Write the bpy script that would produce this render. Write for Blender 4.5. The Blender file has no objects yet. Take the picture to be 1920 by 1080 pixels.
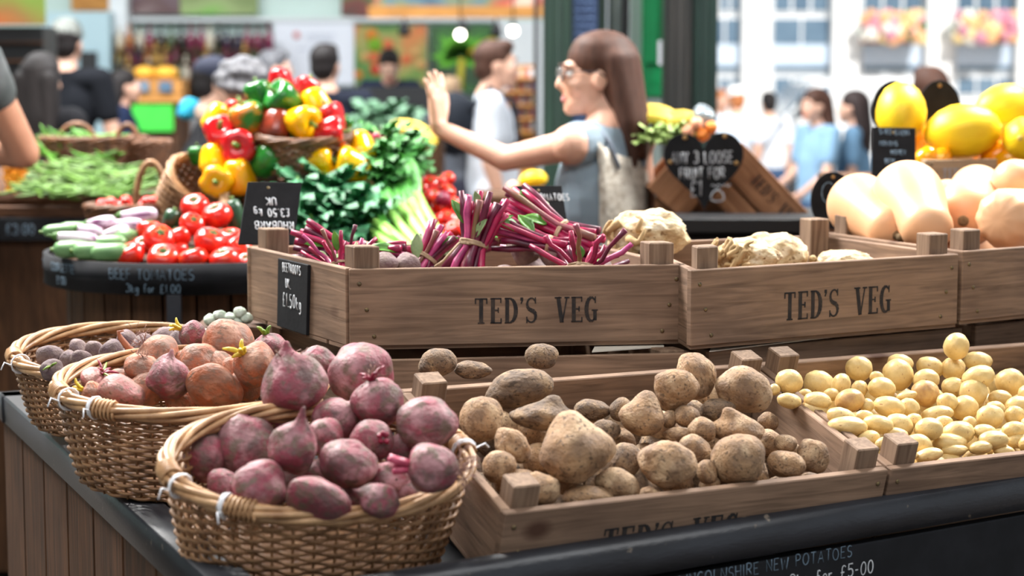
import bpy, bmesh, math, random
from mathutils import Vector, Matrix, Euler, noise

random.seed(7)
PI = math.pi
scene = bpy.context.scene
COL = scene.collection

def srgb(r, g, b):
    def f(c):
        c = c / 255.0
        return c / 12.92 if c <= 0.04045 else ((c + 0.055) / 1.055) ** 2.4
    return (f(r), f(g), f(b))

# ------------------------------------------------------------------ camera
CAM_Z = 1.58
FPX = 3700.0
PITCH = math.atan(420.0 / FPX)
cam_data = bpy.data.cameras.new('camera')
cam = bpy.data.objects.new('camera', cam_data)
COL.objects.link(cam)
cam.location = (0, 0, CAM_Z)
cam.rotation_euler = (PI / 2 - PITCH, 0, 0)
cam_data.sensor_width = 36.0
cam_data.lens = 36.0 * FPX / 1920.0
cam_data.clip_end = 200
cam_data.dof.use_dof = True
cam_data.dof.focus_distance = 3.12
cam_data.dof.aperture_fstop = 3.6
scene.camera = cam

# ------------------------------------------------------------------ exposure
vs = scene.view_settings
vs.view_transform = 'Standard'
vs.look = 'None'
vs.gamma = 1.0
vs.use_curve_mapping = False
vs.exposure = 0.1

# ------------------------------------------------------------------ daylight and added fill
world = bpy.data.worlds.new('sky')
scene.world = world
world.use_nodes = True
bg = world.node_tree.nodes['Background']
bg.inputs[0].default_value = (0.86, 0.93, 1.0, 1)
bg.inputs[1].default_value = 0.62

def lamp(name, kind, loc, direction, energy, color=(1, 1, 1), **kw):
    d = bpy.data.lights.new(name, kind)
    d.energy = energy
    d.color = color
    for k, v in kw.items():
        setattr(d, k, v)
    o = bpy.data.objects.new(name, d)
    COL.objects.link(o)
    o.location = loc
    o.rotation_euler = Vector(direction).to_track_quat('-Z', 'Y').to_euler()
    return o

# the sun over the street (added unseen roof slabs keep it off the stall)
lamp('sun', 'SUN', (0, 0, 12), (-0.26, 0.80, -0.62), 4.6, (1.0, 0.96, 0.90), angle=0.02)
# added area lights under the opaque roof, standing in for daylight
lamp('overhead_fill', 'AREA', (-2.2, 5.6, 4.6), (0.40, -0.52, -1), 800, (1.0, 0.98, 0.95), shape='RECTANGLE', size=2.4, size_y=1.8)
lamp('overhead_fill', 'AREA', (2.6, 5.6, 4.6), (-0.40, -0.45, -1), 590, (1.0, 0.985, 0.96), shape='RECTANGLE', size=1.6, size_y=2.0)
lamp('overhead_fill', 'AREA', (-0.6, 0.6, 4.7), (0.05, 0.45, -1), 165, (0.98, 0.99, 1.0), shape='RECTANGLE', size=5.0, size_y=2.0)
lamp('overhead_fill', 'AREA', (-2.5, 10.5, 4.8), (0, 0.35, -1), 1250, (0.97, 0.99, 1.0), shape='RECTANGLE', size=7.0, size_y=4.0)

# ------------------------------------------------------------------ geometry helpers
_cp, _sp = math.cos(PITCH), math.sin(PITCH)
def P(px, py, Y):
    """World point seen at photo pixel (px, py), Y metres in front of the camera."""
    u = (px - 960.0) / FPX
    v = (540.0 - py) / FPX
    d = Vector((u, _cp + v * _sp, -_sp + v * _cp))
    t = Y / d.y
    return Vector((0, 0, CAM_Z)) + d * t
def PZ(px, py, z):
    u = (px - 960.0) / FPX
    v = (540.0 - py) / FPX
    d = Vector((u, _cp + v * _sp, -_sp + v * _cp))
    t = (z - CAM_Z) / d.z
    return Vector((0, 0, CAM_Z)) + d * t
def S(npx, Y):
    return npx * Y / 3715.0

class MB:
    """Collects shapes and links them as one mesh object."""
    def __init__(self):
        self.v, self.f, self.s = [], [], []
    def add(self, vs_, fs, smooth=True, M=None):
        n = len(self.v)
        for p in vs_:
            p = Vector(p)
            self.v.append(M @ p if M is not None else p)
        for f in fs:
            self.f.append([i + n for i in f])
            self.s.append(smooth)
        return self
    def box(self, c, size, M=None):
        x, y, z = [s / 2 for s in size]
        c = Vector(c)
        vv = [c + Vector((sx * x, sy * y, sz * z)) for sx in (-1, 1) for sy in (-1, 1) for sz in (-1, 1)]
        return self.add(vv, [(0, 1, 3, 2), (4, 6, 7, 5), (0, 4, 5, 1), (2, 3, 7, 6), (0, 2, 6, 4), (1, 5, 7, 3)], False, M)
    def hexa(self, bot, top, M=None):
        n = len(bot)
        fs = [tuple(range(n - 1, -1, -1)), tuple(range(n, 2 * n))]
        for i in range(n):
            j = (i + 1) % n
            fs.append((i, j, n + j, n + i))
        return self.add(list(bot) + list(top), fs, False, M)
    def prism(self, poly, z0, z1, M=None):
        return self.hexa([Vector((p[0], p[1], z0)) for p in poly], [Vector((p[0], p[1], z1)) for p in poly], M)
    def tube(self, pts, r, n=6, closed=False, cap=True, M=None, flat=None):
        pts = [Vector(p) for p in pts]
        m = len(pts)
        rr = r if isinstance(r, (list, tuple)) else [r] * m
        vv, fs = [], []
        ref = None
        for i in range(m):
            if closed:
                t = pts[(i + 1) % m] - pts[i - 1]
            else:
                t = pts[min(i + 1, m - 1)] - pts[max(i - 1, 0)]
            if t.length < 1e-9:
                t = Vector((0, 0, 1))
            t.normalize()
            if ref is None:
                ref = t.orthogonal().normalized() if flat is None else Vector(flat)
            b = t.cross(ref)
            if b.length < 1e-6:
                b = t.orthogonal()
            b.normalize()
            a = b.cross(t).normalized()
            ref = a if flat is None else Vector(flat)
            for k in range(n):
                w = 2 * PI * k / n
                vv.append(pts[i] + a * (math.cos(w) * rr[i]) + b * (math.sin(w) * rr[i]))
        for i in range(m if closed else m - 1):
            j = (i + 1) % m
            for k in range(n):
                l = (k + 1) % n
                fs.append((i * n + k, i * n + l, j * n + l, j * n + k))
        if cap and not closed:
            fs.append(tuple(range(n - 1, -1, -1)))
            fs.append(tuple((m - 1) * n + k for k in range(n)))
        return self.add(vv, fs, True, M)
    def lathe(self, prof, n=20, M=None, smooth=True, sx=1.0, sy=1.0):
        """prof: list of (radius, z) from bottom to top; ends close themselves."""
        vv, fs = [], []
        m = len(prof)
        for r, z in prof:
            for k in range(n):
                w = 2 * PI * k / n
                vv.append((r * math.cos(w) * sx, r * math.sin(w) * sy, z))
        for i in range(m - 1):
            for k in range(n):
                l = (k + 1) % n
                fs.append((i * n + k, i * n + l, (i + 1) * n + l, (i + 1) * n + k))
        fs.append(tuple(range(n - 1, -1, -1)))
        fs.append(tuple((m - 1) * n + k for k in range(n)))
        return self.add(vv, fs, smooth, M)
    def ell(self, c, r, n=16, m=10, rot=None):
        r = Vector(r) if isinstance(r, (tuple, list, Vector)) else Vector((r, r, r))
        R = rot.to_matrix().to_4x4() if rot is not None else Matrix.Identity(4)
        M = Matrix.Translation(Vector(c)) @ R @ Matrix.Diagonal((r.x, r.y, r.z, 1))
        prof = []
        for i in range(m + 1):
            a = -PI / 2 + PI * i / m
            prof.append((max(math.cos(a), 0.02), math.sin(a)))
        return self.lathe(prof, n, M)
    def cap(self, p0, p1, r0, r1, n=12):
        """tapered capsule"""
        p0, p1 = Vector(p0), Vector(p1)
        d = p1 - p0
        L = d.length
        t = d / L if L > 1e-6 else Vector((0, 0, 1))
        pts, rr = [], []
        for a in (-80, -50, -20):
            a = math.radians(a)
            pts.append(p0 + t * (r0 * math.sin(a)))
            rr.append(r0 * math.cos(a))
        pts.append(p0); rr.append(r0)
        pts.append(p1); rr.append(r1)
        for a in (20, 50, 80):
            a = math.radians(a)
            pts.append(p1 + t * (r1 * math.sin(a)))
            rr.append(r1 * math.cos(a))
        return self.tube(pts, rr, n)
    def mesh(self, name, bevel=0.0, seg=1, fn=None):
        me = bpy.data.meshes.new(name)
        me.from_pydata([tuple(p) for p in self.v], [], self.f)
        me.polygons.foreach_set('use_smooth', self.s)
        if bevel > 0 or fn:
            bm = bmesh.new()
            bm.from_mesh(me)
            if fn:
                for v in bm.verts:
                    v.co = fn(v.co)
            if bevel > 0:
                bmesh.ops.bevel(bm, geom=bm.edges[:], offset=bevel, segments=seg, affect='EDGES', clamp_overlap=True)
            bm.to_mesh(me)
            bm.free()
        me.update()
        return me
    def build(self, name, mat, parent=None, bevel=0.0, world=False, fn=None, seg=1):
        if world and parent is not None:
            W = root_matrix(parent).inverted()
            self.v = [W @ p for p in self.v]
        return link(name, self.mesh(name, bevel, seg, fn), mat, parent)

def root_matrix(o):
    M = o.matrix_basis.copy()
    while o.parent is not None:
        o = o.parent
        M = o.matrix_basis @ M
    return M
def link(name, me, mat, parent=None):
    o = bpy.data.objects.new(name, me)
    COL.objects.link(o)
    if mat is not None:
        me.materials.clear()
        me.materials.append(mat)
    if parent is not None:
        o.parent = parent
    return o
def tag(o, label=None, cat=None, group=None, kind=None):
    if label: o['label'] = label
    if cat: o['category'] = cat
    if group: o['group'] = group
    if kind: o['kind'] = kind
    return o
def thing(name, label, cat, loc=(0, 0, 0), rot=(0, 0, 0), group=None):
    o = bpy.data.objects.new(name, None)
    COL.objects.link(o)
    o.empty_display_size = 0.05
    o.location = loc
    o.rotation_euler = rot
    return tag(o, label, cat, group)
def dup(src, label=None, cat=None, group=None):
    c = src.copy()
    COL.objects.link(c)
    def kids(a, b):
        for ch in list(a.children):
            d = ch.copy()
            COL.objects.link(d)
            d.parent = b
            kids(ch, d)
    kids(src, c)
    return tag(c, label, cat, group)
def struct(o):
    o['kind'] = 'structure'
    return o
def remove_tree(o):
    for ch in list(o.children):
        remove_tree(ch)
    bpy.data.objects.remove(o)

def blob_mesh(name, mb, voxel, smooth=6, factor=0.5):
    """Melts overlapping closed shapes into one continuous surface."""
    me = mb.mesh(name + '_raw')
    o = bpy.data.objects.new(name + '_raw', me)
    COL.objects.link(o)
    md = o.modifiers.new('r', 'REMESH')
    md.mode = 'VOXEL'
    md.voxel_size = voxel
    if smooth:
        ms = o.modifiers.new('s', 'SMOOTH')
        ms.factor = factor
        ms.iterations = smooth
    dg = bpy.context.evaluated_depsgraph_get()
    res = bpy.data.meshes.new_from_object(o.evaluated_get(dg))
    bpy.data.objects.remove(o)
    bpy.data.meshes.remove(me)
    res.name = name
    res.polygons.foreach_set('use_smooth', [True] * len(res.polygons))
    return res

# ------------------------------------------------------------------ materials
MATS = {}
def mat(name, col, col2=None, rough=0.6, scale=8.0, stretch=(1, 1, 1), detail=4.0, lo=0.35, hi=0.65, bump=0.0, bscale=None,
        metal=0.0, spec=0.5, coord='Object', speck=None, speck_scale=60, speck_at=0.62, speck_w=0.06, rand=True, coat=0.0,
        sub=0.0, trans=0.0, alpha=1.0, emit=None, emit_s=0.0, sheen=0.0, tint=0.0, col3=None, scale3=3.0, at3=0.55):
    if name in MATS:
        return MATS[name]
    m = bpy.data.materials.new(name)
    MATS[name] = m
    m.use_nodes = True
    nt = m.node_tree
    N, L = nt.nodes, nt.links
    b = N['Principled BSDF']
    b.inputs['Roughness'].default_value = rough
    b.inputs['Metallic'].default_value = metal
    b.inputs['Specular IOR Level'].default_value = spec
    b.inputs['Coat Weight'].default_value = coat
    b.inputs['Sheen Weight'].default_value = sheen
    b.inputs['Transmission Weight'].default_value = trans
    b.inputs['Alpha'].default_value = alpha
    if sub:
        b.inputs['Subsurface Weight'].default_value = sub
        b.inputs['Subsurface Radius'].default_value = (0.01, 0.006, 0.004)
    if emit:
        b.inputs['Emission Color'].default_value = (*emit, 1)
        b.inputs['Emission Strength'].default_value = emit_s
    if col2 is None and bump == 0 and not speck:
        b.inputs['Base Color'].default_value = (*col, 1)
        return m
    tc = N.new('ShaderNodeTexCoord')
    mp = N.new('ShaderNodeMapping')
    mp.inputs['Scale'].default_value = stretch
    vec = tc.outputs[coord]
    if rand:
        oi = N.new('ShaderNodeObjectInfo')
        mu = N.new('ShaderNodeMath'); mu.operation = 'MULTIPLY'; mu.inputs[1].default_value = 37.0
        L.new(oi.outputs['Random'], mu.inputs[0])
        va = N.new('ShaderNodeVectorMath'); va.operation = 'ADD'
        L.new(vec, va.inputs[0]); L.new(mu.outputs[0], va.inputs[1])
        vec = va.outputs[0]
    L.new(vec, mp.inputs['Vector'])
    nz = N.new('ShaderNodeTexNoise')
    nz.inputs['Scale'].default_value = scale
    nz.inputs['Detail'].default_value = detail
    nz.inputs['Roughness'].default_value = 0.6
    L.new(mp.outputs[0], nz.inputs['Vector'])
    c2 = col2 or tuple(c * 0.8 for c in col)
    rp = N.new('ShaderNodeValToRGB')
    rp.color_ramp.elements[0].position = lo
    rp.color_ramp.elements[0].color = (*col, 1)
    rp.color_ramp.elements[1].position = hi
    rp.color_ramp.elements[1].color = (*c2, 1)
    L.new(nz.outputs['Fac'], rp.inputs[0])
    out = rp.outputs[0]
    def layer(out, sc, c, at, w, vecout, det=3.0):
        n2 = N.new('ShaderNodeTexNoise')
        n2.inputs['Scale'].default_value = sc
        n2.inputs['Detail'].default_value = det
        L.new(vecout, n2.inputs['Vector'])
        r2 = N.new('ShaderNodeValToRGB')
        r2.color_ramp.elements[0].position = at
        r2.color_ramp.elements[0].color = (0, 0, 0, 1)
        r2.color_ramp.elements[1].position = min(at + w, 1.0)
        r2.color_ramp.elements[1].color = (1, 1, 1, 1)
        L.new(n2.outputs['Fac'], r2.inputs[0])
        mx = N.new('ShaderNodeMix'); mx.data_type = 'RGBA'
        L.new(r2.outputs[0], mx.inputs[0])
        L.new(out, mx.inputs[6])
        mx.inputs[7].default_value = (*c, 1)
        return mx.outputs[2]
    if col3:
        out = layer(out, scale3, col3, at3, 0.15, vec)
    if speck:
        out = layer(out, speck_scale, speck, speck_at, speck_w, vec)
    if tint and rand:
        hs = N.new('ShaderNodeHueSaturation')
        mr = N.new('ShaderNodeMapRange')
        mr.inputs[3].default_value = 1.0 - tint
        mr.inputs[4].default_value = 1.0 + tint
        L.new(oi.outputs['Random'], mr.inputs[0])
        L.new(mr.outputs[0], hs.inputs['Value'])
        L.new(out, hs.inputs['Color'])
        out = hs.outputs[0]
    L.new(out, b.inputs['Base Color'])
    if bump:
        n3 = N.new('ShaderNodeTexNoise')
        n3.inputs['Scale'].default_value = bscale or scale * 4
        n3.inputs['Detail'].default_value = 4
        L.new(mp.outputs[0], n3.inputs['Vector'])
        bp = N.new('ShaderNodeBump')
        bp.inputs['Strength'].default_value = min(1.0, bump)
        bp.inputs['Distance'].default_value = 0.004
        L.new(n3.outputs['Fac'], bp.inputs['Height'])
        L.new(bp.outputs[0], b.inputs['Normal'])
    return m

def wood(name, light, dark, axis='z', knots=True, rough=0.75):
    """Plain sawn board: grain runs across the given axis, with knots."""
    if name in MATS:
        return MATS[name]
    m = bpy.data.materials.new(name)
    MATS[name] = m
    m.use_nodes = True
    nt = m.node_tree; N, L = nt.nodes, nt.links
    b = N['Principled BSDF']
    b.inputs['Roughness'].default_value = rough
    b.inputs['Specular IOR Level'].default_value = 0.25
    tc = N.new('ShaderNodeTexCoord')
    oi = N.new('ShaderNodeObjectInfo')
    mu = N.new('ShaderNodeMath'); mu.operation = 'MULTIPLY'; mu.inputs[1].default_value = 23.0
    L.new(oi.outputs['Random'], mu.inputs[0])
    va = N.new('ShaderNodeVectorMath'); va.operation = 'ADD'
    L.new(tc.outputs['Object'], va.inputs[0]); L.new(mu.outputs[0], va.inputs[1])
    mp = N.new('ShaderNodeMapping')
    k = {'z': (1.6, 1.6, 26), 'y': (26, 1.2, 26), 'x': (26, 26, 1.6)}[axis] if axis != 'x' else (26, 26, 1.6)
    mp.inputs['Scale'].default_value = k
    L.new(va.outputs[0], mp.inputs['Vector'])
    n1 = N.new('ShaderNodeTexNoise'); n1.inputs['Scale'].default_value = 3.2; n1.inputs['Detail'].default_value = 6; n1.inputs['Distortion'].default_value = 1.2
    L.new(mp.outputs[0], n1.inputs['Vector'])
    rp = N.new('ShaderNodeValToRGB')
    rp.color_ramp.elements[0].position = 0.3; rp.color_ramp.elements[0].color = (*dark, 1)
    rp.color_ramp.elements[1].position = 0.68; rp.color_ramp.elements[1].color = (*light, 1)
    L.new(n1.outputs['Fac'], rp.inputs[0])
    out = rp.outputs[0]
    # broad weathering
    n2 = N.new('ShaderNodeTexNoise'); n2.inputs['Scale'].default_value = 7; n2.inputs['Detail'].default_value = 3
    L.new(va.outputs[0], n2.inputs['Vector'])
    mx = N.new('ShaderNodeMix'); mx.data_type = 'RGBA'; mx.blend_type = 'MULTIPLY'
    r2 = N.new('ShaderNodeValToRGB')
    r2.color_ramp.elements[0].position = 0.3; r2.color_ramp.elements[0].color = (0.78, 0.76, 0.76, 1)
    r2.color_ramp.elements[1].position = 0.7; r2.color_ramp.elements[1].color = (1.12, 1.1, 1.06, 1)
    L.new(n2.outputs['Fac'], r2.inputs[0])
    mx.inputs[0].default_value = 1.0
    L.new(out, mx.inputs[6]); L.new(r2.outputs[0], mx.inputs[7])
    out = mx.outputs[2]
    if knots:
        mk = N.new('ShaderNodeMapping'); mk.inputs['Scale'].default_value = (5.5, 5.5, 8.5)
        L.new(va.outputs[0], mk.inputs['Vector'])
        vo = N.new('ShaderNodeTexVoronoi'); vo.inputs['Scale'].default_value = 1.0
        L.new(mk.outputs[0], vo.inputs['Vector'])
        rk = N.new('ShaderNodeValToRGB')
        rk.color_ramp.elements[0].position = 0.07; rk.color_ramp.elements[0].color = (1, 1, 1, 1)
        rk.color_ramp.elements[1].position = 0.16; rk.color_ramp.elements[1].color = (0, 0, 0, 1)
        L.new(vo.outputs['Distance'], rk.inputs[0])
        m2 = N.new('ShaderNodeMix'); m2.data_type = 'RGBA'
        L.new(rk.outputs[0], m2.inputs[0])
        L.new(out, m2.inputs[6])
        m2.inputs[7].default_value = (dark[0] * 0.55, dark[1] * 0.42, dark[2] * 0.4, 1)
        out = m2.outputs[2]
    L.new(out, b.inputs['Base Color'])
    bp = N.new('ShaderNodeBump'); bp.inputs['Strength'].default_value = 0.35; bp.inputs['Distance'].default_value = 0.002
    L.new(n1.outputs['Fac'], bp.inputs['Height']); L.new(bp.outputs[0], b.inputs['Normal'])
    return m

M_crate = wood('crate_wood', srgb(154, 126, 105), srgb(112, 90, 74))
M_crate_pale = wood('pale_crate_wood', srgb(186, 162, 132), srgb(150, 122, 96))
M_post = wood('post_wood', srgb(146, 122, 102), srgb(104, 82, 66), axis='x', knots=False)
M_plank = wood('plank_wood', srgb(98, 65, 43), srgb(54, 36, 24), axis='x', knots=False)
M_dark_wood = wood('dark_wood', srgb(92, 62, 42), srgb(58, 38, 26))
M_stencil = mat('stencil_ink', srgb(38, 34, 34), srgb(70, 58, 50), rough=0.9, scale=60, lo=0.45, hi=0.75)
M_nail = mat('nail_steel', srgb(150, 130, 90), srgb(90, 80, 66), rough=0.45, scale=300, metal=0.7)
M_black_metal = mat('black_painted_metal', srgb(46, 48, 54), srgb(30, 30, 34), rough=0.38, scale=5, stretch=(1, 1, 3), detail=6,
                    bump=0.15, bscale=90, speck=srgb(110, 100, 90), speck_scale=40, speck_at=0.70, speck_w=0.06)
M_black_board = mat('chalkboard_paint', srgb(24, 25, 28), srgb(32, 33, 37), rough=0.85, scale=14, spec=.25)
M_slate = mat('slate', srgb(27, 27, 30), srgb(20, 20, 23), rough=0.85, scale=30, bump=0.1, spec=.25)
M_chalk = mat('chalk', srgb(214, 216, 218), srgb(180, 184, 190), rough=0.95, scale=120)
M_chalk_dim = mat('worn_chalk', srgb(112, 132, 148), srgb(80, 96, 110), rough=0.95, scale=120)
M_wicker = mat('wicker', srgb(168, 126, 88), srgb(112, 78, 50), rough=0.5, scale=26, spec=0.4, bump=0.2, bscale=150, tint=0.1)
M_wicker_rim = mat('wicker_rim', srgb(206, 164, 120), srgb(150, 108, 72), rough=0.42, scale=22, spec=0.5, bump=0.15, bscale=120)
M_wicker_dark = mat('dark_wicker', srgb(128, 84, 54), srgb(84, 54, 34), rough=0.5, scale=30)
M_wire = mat('white_wire', srgb(232, 232, 236), rough=0.35)
# ------------------------------------------------------------------ lettering (own stroke alphabet)
def arc(cx, cy, rx, ry, a0, a1, n=8):
    return [(cx + rx * math.cos(math.radians(a0 + (a1 - a0) * i / n)), cy + ry * math.sin(math.radians(a0 + (a1 - a0) * i / n))) for i in range(n + 1)]
GL = {
 'A': (.62, [[(0, 0), (.31, 1), (.62, 0)], [(.12, .36), (.5, .36)]]),
 'B': (.55, [[(0, 0), (0, 1)], [(0, 1)] + arc(.25, .76, .25, .24, 90, -90) + [(0, .52)], [(.05, .52)] + arc(.28, .26, .27, .26, 90, -90) + [(0, 0)]]),
 'C': (.55, [arc(.32, .5, .32, .5, 50, 310, 12)]),
 'D': (.58, [[(0, 0), (0, 1)], [(0, 1)] + arc(.2, .5, .38, .5, 90, -90, 10) + [(0, 0)]]),
 'E': (.48, [[(.48, 1), (0, 1), (0, 0), (.48, 0)], [(0, .52), (.38, .52)]]),
 'F': (.48, [[(.48, 1), (0, 1), (0, 0)], [(0, .52), (.38, .52)]]),
 'G': (.6, [arc(.32, .5, .32, .5, 50, 330, 12) + [(.6, .45), (.36, .45)]]),
 'H': (.55, [[(0, 0), (0, 1)], [(.55, 0), (.55, 1)], [(0, .5), (.55, .5)]]),
 'I': (.1, [[(.05, 0), (.05, 1)]]),
 'K': (.52, [[(0, 0), (0, 1)], [(.5, 1), (.02, .46), (.52, 0)]]),
 'L': (.46, [[(0, 1), (0, 0), (.46, 0)]]),
 'M': (.7, [[(0, 0), (.06, 1), (.35, .35), (.64, 1), (.7, 0)]]),
 'N': (.56, [[(0, 0), (0, 1), (.56, 0), (.56, 1)]]),
 'O': (.64, [arc(.32, .5, .32, .5, 90, 450, 16)]),
 'P': (.5, [[(0, 0), (0, 1)], [(0, 1)] + arc(.22, .74, .27, .26, 90, -90) + [(0, .48)]]),
 'R': (.54, [[(0, 0), (0, 1)], [(0, 1)] + arc(.22, .74, .27, .26, 90, -90) + [(0, .48)], [(.2, .48), (.54, 0)]]),
 'S': (.5, [arc(.26, .75, .24, .25, 40, 270, 9) + arc(.24, .25, .26, .25, 90, -140, 9)]),
 'T': (.56, [[(0, 1), (.56, 1)], [(.28, 1), (.28, 0)]]),
 'U': (.54, [[(0, 1), (0, .3)] + arc(.27, .27, .27, .27, 180, 360, 8) + [(.54, 1)]]),
 'V': (.58, [[(0, 1), (.29, 0), (.58, 1)]]),
 'W': (.8, [[(0, 1), (.18, 0), (.4, .8), (.62, 0), (.8, 1)]]),
 'X': (.54, [[(0, 0), (.54, 1)], [(0, 1), (.54, 0)]]),
 'Y': (.54, [[(0, 1), (.27, .5), (.54, 1)], [(.27, .5), (.27, 0)]]),
 '0': (.5, [arc(.25, .5, .25, .5, 90, 450, 14)]),
 '1': (.2, [[(0, .78), (.14, 1), (.14, 0)]]),
 '2': (.5, [arc(.25, .73, .25, .27, 170, -30, 8) + [(0, 0), (.5, 0)]]),
 '3': (.5, [arc(.22, .75, .25, .25, 150, -80, 8) + arc(.22, .26, .28, .26, 80, -150, 8)]),
 '4': (.52, [[(.4, 0), (.4, 1), (0, .32), (.52, .32)]]),
 '5': (.5, [[(.46, 1), (.06, 1), (.03, .56)] + arc(.22, .31, .27, .31, 120, -140, 9)]),
 '6': (.5, [arc(.5, .5, .5, .5, 110, 180, 5) + arc(.25, .28, .25, .28, 180, 540, 12)]),
 '8': (.5, [arc(.25, .75, .2, .25, 270, 630, 12), arc(.25, .25, .25, .25, 90, 450, 12)]),
 '9': (.5, [arc(.25, .72, .25, .28, 0, 360, 12), [(.5, .72), (.42, 0)]]),
 '£': (.5, [arc(.3, .76, .18, .22, 20, 180, 7) + [(.14, .3), (.02, 0), (.5, 0)], [(0, .46), (.34, .46)]]),
 '.': (.08, [[(.02, 0), (.05, .05)]]), '-': (.3, [[(0, .48), (.28, .48)]]), "'": (.1, [[(.06, 1), (.02, .78)]]),
 'k': (.4, [[(0, 0), (0, .9)], [(.36, .58), (.02, .26), (.4, 0)]]),
 'g': (.4, [arc(.2, .33, .19, .24, 0, 360, 10), [(.39, .56), (.39, -.1)] + arc(.2, -.1, .19, .2, 0, -150, 6)]),
 'o': (.4, [arc(.2, .3, .19, .27, 0, 360, 10)]), 'r': (.3, [[(0, 0), (0, .58)], [(0, .38), (.12, .55), (.28, .54)]]),
 'f': (.32, [arc(.24, .8, .14, .18, 30, 180, 5) + [(.1, 0)], [(0, .55), (.28, .55)]]),
 'e': (.4, [[(.03, .32), (.38, .32)] + arc(.2, .3, .19, .27, 0, 310, 9)]),
 'a': (.4, [arc(.2, .3, .19, .27, 0, 360, 10), [(.39, .57), (.39, 0)]]),
 ' ': (.36, []),
}
def stroke_text(mb, txt, h, r, M, align='c', jit=0.03, gap=0.2, squash=1.0, rng=None):
    """Flat chalk strokes on the XY plane of M."""
    rng = rng or random.Random(len(txt) * 13 + ord(txt[0]))
    adv = sum(GL[c][0] * squash + gap for c in txt) - gap
    x = {'c': -adv / 2, 'l': 0, 'r': -adv}[align]
    Z = Matrix.Diagonal((1, 1, 0.18, 1))
    for c in txt:
        w, strokes = GL[c]
        dy = rng.uniform(-jit, jit)
        tilt = rng.uniform(-jit, jit)
        for st in strokes:
            pts = [Vector(((x + (px + py * tilt) * squash) * h, (py + dy) * h, 0)) for px, py in st]
            mb.tube(pts, r * rng.uniform(.85, 1.15), 6, M=M @ Z, flat=(0, 0, 1))
        x += w * squash + gap
    return mb

# stencilled serif capitals: (width, list of (x0, y0, x1, y1, thickness_x)) plus curves
def stencil_text(mb, h, M, word_gap=0.62, word=0):
    def quad(p, q, w0):
        p, q = Vector((*p, 0)), Vector((*q, 0))
        d = (q - p); n = Vector((-d.y, d.x, 0)).normalized() * w0 / 2
        mb.hexa([(p + n) * h, (p - n) * h, (q - n) * h, (q + n) * h], [(a * h) + Vector((0, 0, .0005)) for a in (p + n, p - n, q - n, q + n)], M)
    def bow(pts, ws):
        for i in range(len(pts) - 1):
            quad(pts[i], pts[i + 1], (ws[i] + ws[i + 1]) / 2)
    TH, TN = .15, .055
    def serif(x, y, s=.26):
        quad((x - s / 2, y), (x + s / 2, y), TN)
    def glyph(c, x):
        if c == 'T':
            quad((x + .24, .03), (x + .24, .97), TH); serif(x + .24, .028)
            quad((x, .97), (x + .48, .97), TN); quad((x + .02, .98), (x + .02, .78), .05); quad((x + .46, .98), (x + .46, .78), .05)
            return .48
        if c == 'E':
            quad((x + .1, 0), (x + .1, 1), TH); quad((x, .972), (x + .42, .972), TN); quad((x, .028), (x + .43, .028), TN)
            quad((x + .17, .52), (x + .31, .52), TN); quad((x + .31, .62), (x + .31, .42), .05)
            quad((x + .41, 1), (x + .41, .8), .05); quad((x + .42, 0), (x + .42, .2), .05)
            return .44
        if c == 'D':
            quad((x + .1, 0), (x + .1, 1), TH); quad((x, .972), (x + .24, .972), TN); quad((x, .028), (x + .24, .028), TN)
            pts = arc(x + .2, .5, .24, .47, 85, -85, 10)
            bow(pts, [.06 + .1 * math.sin(PI * i / 10) for i in range(11)])
            return .5
        if c == "'":
            quad((x + .05, 1), (x + .05, .88), .11); quad((x + .08, .9), (x + .02, .76), .05)
            return .1
        if c == 'S':
            pts = arc(x + .21, .74, .17, .235, 30, 260, 8) + arc(x + .2, .26, .18, .235, 80, -150, 8)
            n = len(pts)
            bow(pts, [.06 + .1 * math.exp(-((i - n / 2) / 3.2) ** 2) for i in range(n)])
            quad((x + .365, 1), (x + .365, .76), .045); quad((x + .03, 0), (x + .03, .25), .045)
            return .42
        if c == 'V':
            quad((x + .1, 1), (x + .25, 0), TH); quad((x + .45, 1), (x + .27, 0), TN)
            serif(x + .1, .972, .27); serif(x + .45, .972, .2)
            return .5
        if c == 'G':
            pts = arc(x + .24, .5, .2, .47, 50, 310, 12)
            bow(pts, [.055 + .1 * math.sin(PI * i / 12) ** 1.2 for i in range(13)])
            quad((x + .39, 1), (x + .39, .74), .045); quad((x + .38, .06), (x + .38, .46), TH * .9); serif(x + .37, .46, .24)
            return .47
        return .2
    s = "TED'S VEG"
    def width():
        t = 0
        for c in s:
            t += word_gap if c == ' ' else {'T': .48, 'E': .44, 'D': .5, "'": .1, 'S': .42, 'V': .5, 'G': .47}[c] + .12
        return t - .12
    x = -width() / 2
    wi = 0
    for c in s:
        if c == ' ':
            x += word_gap
            wi += 1
        else:
            n0 = (len(mb.v), len(mb.f))
            x += glyph(c, x) + .12
            if wi != word:
                del mb.v[n0[0]:], mb.f[n0[1]:], mb.s[n0[1]:]
    return mb

def frame(o, xdir, zhint=(0, 0, 1)):
    """matrix with X along xdir, Z near zhint."""
    x = Vector(xdir).normalized()
    z = Vector(zhint)
    z = (z - x * z.dot(x)).normalized()
    y = z.cross(x)
    M = Matrix.Identity(4)
    for i in range(3):
        M[i][0], M[i][1], M[i][2], M[i][3] = x[i], y[i], z[i], Vector(o)[i]
    return M
def face_frame(o, right, up):
    """text plane: X=right, Y=up, Z=out of the face"""
    x = Vector(right).normalized(); y = Vector(up); y = (y - x * y.dot(x)).normalized(); z = x.cross(y)
    M = Matrix.Identity(4)
    for i in range(3):
        M[i][0], M[i][1], M[i][2], M[i][3] = x[i], y[i], z[i], Vector(o)[i]
    return M
def set_frame(o, M):
    o.location = M.to_translation()
    o.rotation_euler = M.to_euler()

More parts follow.
